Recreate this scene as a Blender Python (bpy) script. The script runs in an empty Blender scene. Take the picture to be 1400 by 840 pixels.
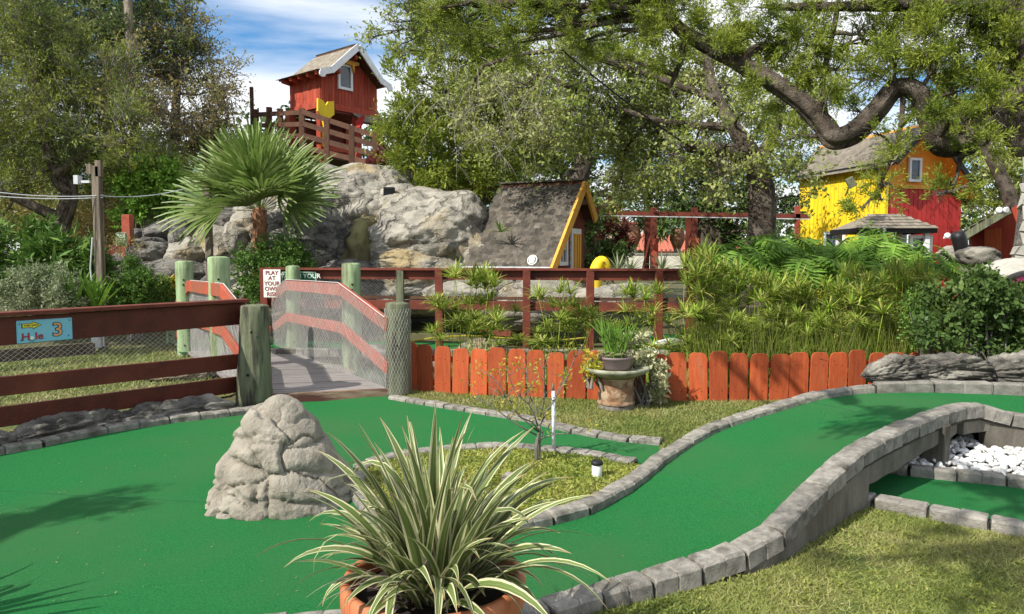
import bpy, bmesh, math, random
import numpy as np
from mathutils import Vector, Matrix, Quaternion
S = bpy.context.scene
C = S.collection
PI = math.pi
R = math.radians
# ---------------------------------------------------------------- camera
CAMZ, FPX, PITCH = 1.6, 1000.0, math.atan2(70, 1000)
cam = bpy.data.cameras.new('camera')
cam.sensor_width = 36; cam.lens = 36 * FPX / 1400; cam.clip_start = .05; cam.clip_end = 3000
co = bpy.data.objects.new('camera', cam); C.objects.link(co)
co.location = (0, 0, CAMZ); co.rotation_euler = (PI / 2 - PITCH, 0, 0)
S.camera = co
# ---------------------------------------------------------------- sun and sky
SUN_EL = R(42); SX, SY = -.80, -.60
sd = Vector((SX, SY, 0)).normalized() * math.cos(SUN_EL) + Vector((0, 0, math.sin(SUN_EL)))
sl = bpy.data.lights.new('sun', 'SUN'); sl.energy = 4.6; sl.angle = R(.5); sl.color = (1, .95, .86)
so = bpy.data.objects.new('sun', sl); C.objects.link(so)
so.rotation_euler = sd.to_track_quat('Z', 'Y').to_euler()
W = bpy.data.worlds.new('World'); S.world = W; W.use_nodes = True
nt = W.node_tree; nt.nodes.clear()
def wn(t, **k):
    n = nt.nodes.new(t)
    for a, b in k.items(): setattr(n, a, b)
    return n
wo = wn('ShaderNodeOutputWorld'); bg = wn('ShaderNodeBackground'); bg2 = wn('ShaderNodeBackground'); mx = wn('ShaderNodeMixShader')
sky = wn('ShaderNodeTexSky', sky_type='NISHITA', sun_disc=False, sun_elevation=SUN_EL, sun_rotation=math.atan2(SX, SY) % (2 * PI))
sky.dust_density = .4; sky.ozone_density = 2.5
bg.inputs[1].default_value = .112
hs = wn('ShaderNodeHueSaturation'); hs.inputs['Saturation'].default_value = 1.38
nt.links.new(sky.outputs[0], hs.inputs['Color']); nt.links.new(hs.outputs[0], bg.inputs[0])
bg2.inputs[0].default_value = (.93, .96, 1, 1); bg2.inputs[1].default_value = .85
tc = wn('ShaderNodeTexCoord'); sp = wn('ShaderNodeSeparateXYZ'); nt.links.new(tc.outputs['Generated'], sp.inputs[0])
ad = wn('ShaderNodeMath', operation='ADD'); ad.inputs[1].default_value = .12; nt.links.new(sp.outputs[2], ad.inputs[0])
d1 = wn('ShaderNodeMath', operation='DIVIDE'); d2 = wn('ShaderNodeMath', operation='DIVIDE')
nt.links.new(sp.outputs[0], d1.inputs[0]); nt.links.new(ad.outputs[0], d1.inputs[1])
nt.links.new(sp.outputs[1], d2.inputs[0]); nt.links.new(ad.outputs[0], d2.inputs[1])
cb = wn('ShaderNodeCombineXYZ'); nt.links.new(d1.outputs[0], cb.inputs[0]); nt.links.new(d2.outputs[0], cb.inputs[1])
mp = wn('ShaderNodeMapping'); mp.inputs['Scale'].default_value = (.55, 1.25, 1); mp.inputs['Location'].default_value = (3.1, 1.7, 0); mp.inputs['Rotation'].default_value = (0, 0, R(-20))
nt.links.new(cb.outputs[0], mp.inputs[0])
cn = wn('ShaderNodeTexNoise'); cn.inputs['Scale'].default_value = .8; cn.inputs['Detail'].default_value = 9; cn.inputs['Roughness'].default_value = .52; cn.inputs['Distortion'].default_value = .3
nt.links.new(mp.outputs[0], cn.inputs['Vector'])
cr = wn('ShaderNodeValToRGB'); cr.color_ramp.elements[0].position = .37; cr.color_ramp.elements[1].position = .52
nt.links.new(cn.outputs[0], cr.inputs[0]); nt.links.new(cr.outputs[0], mx.inputs[0])
nt.links.new(bg.outputs[0], mx.inputs[1]); nt.links.new(bg2.outputs[0], mx.inputs[2]); nt.links.new(mx.outputs[0], wo.inputs[0])
S.view_settings.view_transform = 'Standard'; S.view_settings.look = 'None'; S.view_settings.gamma = 1; S.view_settings.exposure = .56
S.cycles.max_bounces = 6; S.cycles.transparent_max_bounces = 8
random.seed(7); RG = np.random.default_rng(7)
# ---------------------------------------------------------------- pixel rays to world points
cp, sp_ = math.cos(PITCH), math.sin(PITCH)
def ray(px, py):
    u = (px - 700) / FPX; v = (420 - py) / FPX
    return Vector((u, cp + v * sp_, -sp_ + v * cp))
def P(px, py, Y):
    d = ray(px, py); return Vector((0, 0, CAMZ)) + d * (Y / d.y)
def G(px, py, z=0.0):
    d = ray(px, py); return Vector((0, 0, CAMZ)) + d * ((z - CAMZ) / d.z)
# ---------------------------------------------------------------- materials
def _n(t, ty, **k):
    n = t.nodes.new(ty)
    for a, b in k.items(): setattr(n, a, b)
    return n
def mat(name, c1, c2=None, scale=6, rough=.85, bump=.3, bscale=None, stretch=(1, 1, 1), orand=.0, spec=.3, metal=0, c3=None, detail=6, s3=1.3, lo=.35, hi=.65, crack=0, lo3=.48, hi3=.62, island=0, bdist=.02):
    m = bpy.data.materials.new(name); m.use_nodes = True; t = m.node_tree; t.nodes.clear(); L = t.links.new
    o = _n(t, 'ShaderNodeOutputMaterial'); b = _n(t, 'ShaderNodeBsdfPrincipled'); L(b.outputs[0], o.inputs[0])
    b.inputs['Roughness'].default_value = rough; b.inputs['Specular IOR Level'].default_value = spec; b.inputs['Metallic'].default_value = metal
    c2 = c2 or tuple(x * .75 for x in c1)
    tc = _n(t, 'ShaderNodeTexCoord'); mp = _n(t, 'ShaderNodeMapping'); mp.inputs['Scale'].default_value = stretch
    oi = _n(t, 'ShaderNodeObjectInfo'); va = _n(t, 'ShaderNodeVectorMath', operation='ADD')
    vs = _n(t, 'ShaderNodeVectorMath', operation='SCALE'); vs.inputs['Scale'].default_value = 17.0
    cx = _n(t, 'ShaderNodeCombineXYZ')
    for i in range(3): L(oi.outputs['Random'], cx.inputs[i])
    L(cx.outputs[0], vs.inputs[0]); L(tc.outputs['Object'], va.inputs[0]); L(vs.outputs[0], va.inputs[1]); L(va.outputs[0], mp.inputs[0])
    n1 = _n(t, 'ShaderNodeTexNoise'); n1.inputs['Scale'].default_value = scale; n1.inputs['Detail'].default_value = detail; n1.inputs['Roughness'].default_value = .62
    L(mp.outputs[0], n1.inputs['Vector'])
    r1 = _n(t, 'ShaderNodeMapRange'); r1.inputs['From Min'].default_value = lo; r1.inputs['From Max'].default_value = hi; L(n1.outputs[0], r1.inputs[0])
    mx = _n(t, 'ShaderNodeMix', data_type='RGBA'); mx.inputs[6].default_value = (*c1, 1); mx.inputs[7].default_value = (*c2, 1); L(r1.outputs[0], mx.inputs[0])
    col = mx.outputs[2]
    if c3:
        n3 = _n(t, 'ShaderNodeTexNoise'); n3.inputs['Scale'].default_value = s3; n3.inputs['Detail'].default_value = 5; n3.inputs['Roughness'].default_value = .6; L(mp.outputs[0], n3.inputs['Vector'])
        r3 = _n(t, 'ShaderNodeMapRange'); r3.inputs['From Min'].default_value = lo3; r3.inputs['From Max'].default_value = hi3; L(n3.outputs[0], r3.inputs[0])
        m3 = _n(t, 'ShaderNodeMix', data_type='RGBA'); L(col, m3.inputs[6]); m3.inputs[7].default_value = (*c3, 1); L(r3.outputs[0], m3.inputs[0]); col = m3.outputs[2]
    if orand:
        h = _n(t, 'ShaderNodeHueSaturation'); rr = _n(t, 'ShaderNodeMapRange'); rr.inputs['To Min'].default_value = 1 - orand; rr.inputs['To Max'].default_value = 1 + orand * .7
        L(oi.outputs['Random'], rr.inputs[0]); L(rr.outputs[0], h.inputs['Value']); L(col, h.inputs['Color']); col = h.outputs[0]
    if island:
        g = _n(t, 'ShaderNodeNewGeometry'); h = _n(t, 'ShaderNodeHueSaturation'); rr = _n(t, 'ShaderNodeMapRange'); rr.inputs['To Min'].default_value = 1 - island; rr.inputs['To Max'].default_value = 1 + island * .7
        L(g.outputs['Random Per Island'], rr.inputs[0]); L(rr.outputs[0], h.inputs['Value']); L(col, h.inputs['Color']); col = h.outputs[0]
    hgt = None
    if bump:
        n2 = _n(t, 'ShaderNodeTexNoise'); n2.inputs['Scale'].default_value = bscale or scale * 5; n2.inputs['Detail'].default_value = 8; n2.inputs['Roughness'].default_value = .65; L(mp.outputs[0], n2.inputs['Vector'])
        bp = _n(t, 'ShaderNodeBump'); bp.inputs['Strength'].default_value = bump; bp.inputs['Distance'].default_value = bdist; hgt = n2.outputs[0]
        if crack:
            v = _n(t, 'ShaderNodeTexVoronoi', feature='DISTANCE_TO_EDGE'); v.inputs['Scale'].default_value = crack
            nn = _n(t, 'ShaderNodeVectorMath', operation='MULTIPLY_ADD'); nn.inputs[1].default_value = (.5, .5, .5); L(n1.outputs['Color'], nn.inputs[0]); L(mp.outputs[0], nn.inputs[2]); L(nn.outputs[0], v.inputs['Vector'])
            rm = _n(t, 'ShaderNodeMapRange'); rm.inputs['From Max'].default_value = .05; L(v.outputs['Distance'], rm.inputs[0])
            am = _n(t, 'ShaderNodeMath', operation='MULTIPLY_ADD'); am.inputs[1].default_value = .8; L(rm.outputs[0], am.inputs[0]); L(hgt, am.inputs[2]); hgt = am.outputs[0]
        L(hgt, bp.inputs['Height']); L(bp.outputs[0], b.inputs['Normal'])
    L(col, b.inputs['Base Color'])
    return m
def leafmat(name, cols, trans=.3, rough=.55, orand=.12, noise=None, spec=.25):
    m = bpy.data.materials.new(name); m.use_nodes = True; t = m.node_tree; t.nodes.clear(); L = t.links.new
    o = _n(t, 'ShaderNodeOutputMaterial'); b = _n(t, 'ShaderNodeBsdfPrincipled'); tr = _n(t, 'ShaderNodeBsdfTranslucent'); mx = _n(t, 'ShaderNodeMixShader'); mx.inputs[0].default_value = trans
    b.inputs['Roughness'].default_value = rough; b.inputs['Specular IOR Level'].default_value = spec
    g = _n(t, 'ShaderNodeNewGeometry'); cr = _n(t, 'ShaderNodeValToRGB'); e = cr.color_ramp.elements
    while len(e) < len(cols): e.new(.5)
    for i, c in enumerate(cols): e[i].position = i / max(1, len(cols) - 1); e[i].color = (*c, 1)
    fac = g.outputs['Random Per Island']
    if noise:
        tc = _n(t, 'ShaderNodeTexCoord'); n = _n(t, 'ShaderNodeTexNoise'); n.inputs['Scale'].default_value = noise; n.inputs['Detail'].default_value = 2; L(tc.outputs['Object'], n.inputs['Vector'])
        r = _n(t, 'ShaderNodeMapRange'); r.inputs['From Min'].default_value = .3; r.inputs['From Max'].default_value = .7; L(n.outputs[0], r.inputs[0])
        a = _n(t, 'ShaderNodeMix'); a.inputs[0].default_value = .6; L(fac, a.inputs[2]); L(r.outputs[0], a.inputs[3]); fac = a.outputs[0]
    L(fac, cr.inputs[0])
    oi = _n(t, 'ShaderNodeObjectInfo'); h = _n(t, 'ShaderNodeHueSaturation'); rr = _n(t, 'ShaderNodeMapRange'); rr.inputs['To Min'].default_value = 1 - orand; rr.inputs['To Max'].default_value = 1 + orand
    L(oi.outputs['Random'], rr.inputs[0]); L(rr.outputs[0], h.inputs['Value']); L(cr.outputs[0], h.inputs['Color'])
    L(h.outputs[0], b.inputs['Base Color']); L(h.outputs[0], tr.inputs[0]); L(b.outputs[0], mx.inputs[1]); L(tr.outputs[0], mx.inputs[2]); L(mx.outputs[0], o.inputs[0])
    return m
M = {}
M['carpet'] = mat('carpet', (.030, .215, .060), (.014, .140, .036), scale=95, rough=.95, bump=.8, bscale=300, spec=.1, c3=(.050, .165, .055), s3=.9, lo3=.40, hi3=.74, detail=3)
M['seam'] = mat('seam', (.018, .13, .045), (.014, .10, .035), rough=.95, bump=0)
M['soil'] = mat('soil', (.10, .085, .045), (.07, .075, .03), scale=4, rough=1, bump=.6, bscale=60, c3=(.12, .12, .05))
M['lawn'] = mat('lawn', (.115, .125, .028), (.17, .155, .05), scale=9, rough=1, bump=.8, bscale=90, c3=(.07, .11, .02), s3=2)
M['kerb'] = mat('kerb', (.36, .335, .29), (.19, .178, .155), scale=16, rough=.95, bump=.8, bscale=120, orand=.2, c3=(.12, .112, .09), s3=6, lo3=.54, hi3=.68)
M['mortar'] = mat('mortar', (.06, .055, .045), (.035, .032, .028), scale=12, rough=1, bump=.5)
M['concrete'] = mat('concrete', (.19, .172, .14), (.10, .09, .07), scale=5, rough=.95, bump=.5, bscale=70, c3=(.07, .062, .05), s3=2.2, lo3=.5, hi3=.7, stretch=(1, 1, .45))
M['rock'] = mat('rock', (.37, .335, .275), (.24, .215, .17), scale=6, rough=.95, bump=.9, bscale=60, c3=(.19, .17, .135), s3=2.6, lo3=.5, hi3=.78)
M['rockgrey'] = mat('rockgrey', (.25, .235, .205), (.13, .122, .11), scale=4, rough=.95, bump=1, bscale=11, c3=(.07, .067, .06), s3=1.4, crack=2.2, bdist=.07, stretch=(1, 1, 1.6))
M['rocktan'] = mat('rocktan', (.40, .37, .31), (.24, .225, .19), scale=3.5, rough=.95, bump=1, bscale=10, c3=(.36, .28, .15), s3=.7, crack=1.1, lo3=.55, hi3=.7, bdist=.07, stretch=(1, 1, 1.4))
M['rockmoss'] = mat('rockmoss', (.17, .15, .07), (.10, .09, .045), scale=3, rough=.9, bump=.9, bscale=14, c3=(.22, .2, .09), s3=1.4)
M['ledge'] = mat('ledge', (.19, .175, .15), (.065, .06, .052), scale=8, rough=.95, bump=1, bdist=.04, bscale=24, c3=(.33, .31, .26), s3=2.5, stretch=(1, 1, 2))
M['white_stone'] = mat('white_stone', (.72, .71, .68), (.55, .55, .53), scale=9, rough=.8, bump=.2, orand=.2, island=.25)
M['picket'] = mat('picket', (.50, .105, .032), (.36, .065, .02), scale=5, rough=.7, bump=.4, bscale=40, stretch=(6, 6, .7), orand=.3, c3=(.30, .12, .06), s3=2.4, lo3=.55, hi3=.78)
M['rail'] = mat('rail', (.115, .024, .012), (.07, .015, .008), scale=6, rough=.6, bump=.3, bscale=40, stretch=(1, 1, 1), orand=.1, c3=(.15, .035, .018), s3=1.5)
M['railred'] = mat('railred', (.42, .085, .045), (.30, .055, .03), scale=6, rough=.65, bump=.3, orand=.1, c3=(.26, .09, .05), s3=2)
M['midrail'] = mat('midrail', (.18, .042, .024), (.11, .026, .016), scale=5, rough=.65, bump=.3, orand=.12)
M['greenpost'] = mat('greenpost', (.34, .46, .25), (.21, .29, .15), scale=4, rough=.85, bump=.6, bscale=30, stretch=(5, 5, .6), c3=(.12, .11, .065), s3=1.6, lo3=.5, hi3=.66)
M['greypost'] = mat('greypost', (.20, .22, .13), (.11, .115, .075), scale=4, rough=.9, bump=.8, bscale=30, stretch=(5, 5, .6), c3=(.06, .055, .04), s3=1.8, lo3=.5, hi3=.6)
M['deck'] = mat('deck', (.29, .265, .255), (.21, .19, .18), scale=6, rough=.85, bump=.4, stretch=(.6, 6, 6), orand=.14)
M['deckedge'] = mat('deckedge', (.14, .07, .045), (.30, .23, .16), scale=5, rough=.9, bump=.5, c3=(.09, .04, .03), s3=2, stretch=(.6, 1, 4))
M['oldwood'] = mat('oldwood', (.27, .225, .17), (.15, .12, .09), scale=4, rough=.9, bump=.5, stretch=(8, 8, .6), c3=(.10, .08, .06), s3=1)
M['brownwood'] = mat('brownwood', (.12, .055, .03), (.065, .032, .02), scale=5, rough=.8, bump=.3, orand=.15)
M['redsiding'] = mat('redsiding', (.42, .066, .032), (.30, .04, .02), scale=3, rough=.75, bump=.3, stretch=(5, 5, .6), orand=.22, c3=(.36, .12, .075), s3=2.4, lo3=.52, hi3=.75)
M['brownred'] = mat('brownred', (.20, .05, .03), (.13, .03, .02), scale=3, rough=.75, bump=.2, orand=.1)
M['housered'] = mat('housered', (.50, .045, .04), (.40, .035, .03), scale=3, rough=.6, bump=.2, orand=.07)
M['yellow'] = mat('yellow', (.88, .62, .02), (.74, .50, .015), scale=3, rough=.6, bump=.2, orand=.09, stretch=(4, 4, .7), c3=(.62, .46, .06), s3=1.5, lo3=.55, hi3=.8)
M['orange'] = mat('orange', (.80, .30, .03), (.68, .25, .03), scale=3, rough=.6, bump=.15, orand=.05)
M['trimyellow'] = mat('trimyellow', (.72, .37, .06), (.60, .30, .05), scale=6, rough=.6, bump=.15)
M['white'] = mat('white', (.78, .79, .80), (.66, .67, .68), scale=6, rough=.5, bump=.05)
M['blackmat'] = mat('blackmat', (.015, .015, .017), rough=.5, bump=0)
M['darkgap'] = mat('darkgap', (.02, .015, .012), rough=.9, bump=0)
M['glass'] = mat('glass', (.05, .06, .075), (.10, .12, .15), scale=3, rough=.08, bump=0, spec=.6)
M['shingle'] = mat('shingle', (.125, .108, .086), (.065, .057, .046), scale=9, rough=.95, bump=.5, bscale=160, orand=.45, c3=(.17, .145, .12), s3=1.1, lo3=.55, hi3=.7)
M['shingletan'] = mat('shingletan', (.27, .235, .185), (.19, .165, .13), scale=9, rough=.95, bump=.5, bscale=120, orand=.2, island=.22)
M['terracotta'] = mat('terracotta', (.46, .15, .06), (.36, .11, .045), scale=4, rough=.75, bump=.2, bscale=60, c3=(.52, .25, .14), s3=1.2)
M['ornate'] = mat('ornate', (.30, .17, .09), (.17, .10, .06), scale=22, rough=.85, bump=.9, bscale=26, c3=(.40, .30, .2), s3=9)
M['dish'] = mat('dish', (.36, .36, .27), (.24, .25, .17), scale=8, rough=.9, bump=.4, c3=(.12, .13, .07), s3=3)
M['purplebowl'] = mat('purplebowl', (.21, .16, .16), (.16, .12, .125), scale=5, rough=.6, bump=.1)
M['bark'] = mat('bark', (.125, .095, .07), (.03, .024, .018), scale=9, rough=.95, bump=1, bscale=34, c3=(.17, .14, .11), s3=3, bdist=.05)
M['barkdark'] = mat('barkdark', (.11, .085, .06), (.045, .035, .025), scale=4, rough=.95, bump=1, bscale=14, stretch=(3, 3, .8))
M['barkgrey'] = mat('barkgrey', (.24, .225, .195), (.12, .11, .095), scale=6, rough=.95, bump=.8, bscale=24, stretch=(3, 3, .8))
M['paletwig'] = mat('paletwig', (.40, .37, .31), (.28, .26, .22), scale=6, rough=.9, bump=0)
M['palmtrunk'] = mat('palmtrunk', (.34, .17, .09), (.19, .09, .05), scale=8, rough=.95, bump=.8, orand=.2)
M['wire'] = mat('wire', (.62, .60, .58), (.5, .48, .46), scale=9, rough=.45, bump=0, spec=.5, metal=.2)
M['rubber'] = mat('rubber', (.02, .02, .02), rough=.6, bump=0)
M['pvc'] = mat('pvc', (.62, .64, .66), (.5, .52, .54), rough=.4, bump=0)
M['signblue'] = mat('signblue', (.17, .45, .62), (.22, .5, .60), scale=5, rough=.5, bump=0)
M['signyellow'] = mat('signyellow', (.75, .62, .04), rough=.5, bump=0)
M['signorange'] = mat('signorange', (.8, .38, .18), rough=.5, bump=0)
M['signred'] = mat('signred', (.5, .05, .05), rough=.5, bump=0)
M['signmaroon'] = mat('signmaroon', (.28, .03, .05), rough=.5, bump=0)
M['signwhite'] = mat('signwhite', (.76, .80, .72), (.68, .74, .66), scale=5, rough=.5, bump=0)
M['signgreen'] = mat('signgreen', (.012, .14, .06), rough=.5, bump=0)
M['ink'] = mat('ink', (.03, .02, .05), rough=.5, bump=0)
M['pink'] = mat('pink', (.75, .09, .25), rough=.6, bump=.1)
M['water'] = mat('water', (.03, .07, .05), (.05, .10, .07), rough=.06, bump=.1, bscale=6, spec=.5)
M['rooftile'] = mat('rooftile', (.50, .16, .10), (.38, .12, .08), scale=8, rough=.8, bump=.3)
M['plaster'] = mat('plaster', (.66, .62, .54), (.58, .54, .46), scale=3, rough=.9, bump=.1)
M['stonetower'] = mat('stonetower', (.42, .40, .35), (.31, .295, .26), scale=6, rough=.95, bump=.6, bscale=30, orand=.12)
M['juniper'] = leafmat('juniper', [(.05, .085, .014), (.12, .18, .022), (.24, .30, .035), (.34, .38, .06), (.10, .16, .02)], .36, noise=1.6)
M['junipershade'] = leafmat('junipershade', [(.03, .05, .015), (.06, .095, .02), (.12, .165, .028), (.24, .28, .045), (.33, .35, .07), (.07, .10, .02)], .33, noise=1.0)  # darker copy of juniper: shade and highlights mixed into the leaf colours
M['oakleaf'] = leafmat('oakleaf', [(.05, .09, .025), (.10, .15, .04), (.17, .22, .06), (.25, .27, .11)], .3, noise=.8)
M['oakpale'] = leafmat('oakpale', [(.11, .17, .03), (.21, .28, .05), (.32, .37, .085), (.40, .42, .16), (.42, .41, .26)], .38, noise=.8)
M['darkleaf'] = leafmat('darkleaf', [(.038, .075, .018), (.075, .128, .030), (.135, .195, .045)], .2, noise=.8)
M['autumn'] = leafmat('autumn', [(.12, .17, .04), (.22, .25, .07), (.36, .31, .11), (.45, .33, .15), (.20, .24, .06)], .38, noise=.6)
M['brightleaf'] = leafmat('brightleaf', [(.08, .17, .02), (.14, .27, .035), (.2, .33, .05)], .3, noise=2)
M['box'] = leafmat('box', [(.046, .111, .018), (.091, .182, .029), (.156, .260, .046)], .2)
M['greybush'] = leafmat('greybush', [(.172, .218, .103), (.253, .299, .161), (.322, .356, .218)], .2)
M['sedge'] = leafmat('sedge', [(.11, .19, .02), (.20, .30, .035), (.32, .39, .06), (.44, .40, .14)], .32, orand=.4)
M['sedgestem'] = leafmat('sedgestem', [(.11, .16, .03), (.16, .19, .05)], .1, orand=.25)
M['philo'] = leafmat('philo', [(.09, .19, .018), (.14, .27, .03), (.20, .33, .05)], .3, rough=.5, orand=.35, spec=.2)
M['palm'] = leafmat('palm', [(.10, .17, .035), (.16, .24, .05), (.26, .32, .11)], .3, rough=.4, orand=.2, spec=.35)
M['grassy'] = leafmat('grassy', [(.10, .15, .025), (.18, .23, .05), (.30, .31, .10), (.43, .38, .20)], .25, noise=1.2)
M['clover'] = leafmat('clover', [(.120, .180, .024), (.240, .276, .048), (.384, .372, .096)], .25, noise=4)
M['variegated'] = leafmat('variegated', [(.18, .24, .08), (.42, .42, .24), (.62, .58, .38)], .25)
M['succulent'] = leafmat('succulent', [(.16, .26, .07), (.28, .36, .12), (.4, .33, .22)], .15)
M['yellowleaf'] = leafmat('yellowleaf', [(.22, .28, .03), (.42, .38, .04), (.5, .30, .05)], .3)
M['maroonleaf'] = leafmat('maroonleaf', [(.12, .03, .025), (.22, .07, .05)], .2)
def flaxmat(name='flax'):
    m = bpy.data.materials.new(name); m.use_nodes = True; t = m.node_tree; t.nodes.clear(); L = t.links.new
    o = _n(t, 'ShaderNodeOutputMaterial'); b = _n(t, 'ShaderNodeBsdfPrincipled'); tr = _n(t, 'ShaderNodeBsdfTranslucent'); mx = _n(t, 'ShaderNodeMixShader'); mx.inputs[0].default_value = .22
    b.inputs['Roughness'].default_value = .42; b.inputs['Specular IOR Level'].default_value = .35
    uv = _n(t, 'ShaderNodeUVMap'); sx = _n(t, 'ShaderNodeSeparateXYZ'); L(uv.outputs[0], sx.inputs[0])
    oi = _n(t, 'ShaderNodeObjectInfo')
    a = _n(t, 'ShaderNodeMath', operation='SUBTRACT'); a.inputs[1].default_value = .5; L(sx.outputs[0], a.inputs[0])
    ab = _n(t, 'ShaderNodeMath', operation='ABSOLUTE'); L(a.outputs[0], ab.inputs[0])
    cr = _n(t, 'ShaderNodeValToRGB'); cr.color_ramp.interpolation = 'LINEAR'; e = cr.color_ramp.elements
    stops = [(0, (.13, .18, .05)), (.05, (.20, .25, .085)), (.09, (.11, .16, .045)), (.19, (.13, .185, .05)), (.29, (.10, .15, .04)), (.325, (.50, .50, .26)), (.40, (.62, .60, .36)), (.5, (.60, .56, .36))]
    while len(e) < len(stops): e.new(.5)
    for i, (p, c) in enumerate(stops): e[i].position = p; e[i].color = (*c, 1)
    L(ab.outputs[0], cr.inputs[0])
    cx = _n(t, 'ShaderNodeCombineXYZ'); mu = _n(t, 'ShaderNodeMath', operation='MULTIPLY'); mu.inputs[1].default_value = 22; L(sx.outputs[0], mu.inputs[0]); L(mu.outputs[0], cx.inputs[0])
    rm = _n(t, 'ShaderNodeMath', operation='MULTIPLY'); rm.inputs[1].default_value = 50; L(oi.outputs['Random'], rm.inputs[0]); L(rm.outputs[0], cx.inputs[2])
    m2 = _n(t, 'ShaderNodeMath', operation='MULTIPLY'); m2.inputs[1].default_value = 1.2; L(sx.outputs[1], m2.inputs[0]); L(m2.outputs[0], cx.inputs[1])
    no = _n(t, 'ShaderNodeTexNoise'); no.inputs['Scale'].default_value = 1; no.inputs['Detail'].default_value = 3; L(cx.outputs[0], no.inputs['Vector'])
    h = _n(t, 'ShaderNodeHueSaturation'); rr = _n(t, 'ShaderNodeMapRange'); rr.inputs['To Min'].default_value = .65; rr.inputs['To Max'].default_value = 1.35; L(no.outputs[0], rr.inputs[0]); L(rr.outputs[0], h.inputs['Value']); L(cr.outputs[0], h.inputs['Color'])
    h2 = _n(t, 'ShaderNodeHueSaturation'); r2 = _n(t, 'ShaderNodeMapRange'); r2.inputs['To Min'].default_value = .8; r2.inputs['To Max'].default_value = 1.15; L(oi.outputs['Random'], r2.inputs[0]); L(r2.outputs[0], h2.inputs['Value']); L(h.outputs[0], h2.inputs['Color'])
    # dry brown tips
    tp = _n(t, 'ShaderNodeMapRange'); tp.inputs['From Min'].default_value = .90; tp.inputs['From Max'].default_value = 1.0; tp.inputs['To Max'].default_value = .8; L(sx.outputs[1], tp.inputs[0])
    mm = _n(t, 'ShaderNodeMix', data_type='RGBA'); L(tp.outputs[0], mm.inputs[0]); L(h2.outputs[0], mm.inputs[6]); mm.inputs[7].default_value = (.33, .2, .09, 1)
    L(mm.outputs[2], b.inputs['Base Color']); L(mm.outputs[2], tr.inputs[0]); L(b.outputs[0], mx.inputs[1]); L(tr.outputs[0], mx.inputs[2]); L(mx.outputs[0], o.inputs[0])
    return m
M['flax'] = flaxmat()
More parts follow.
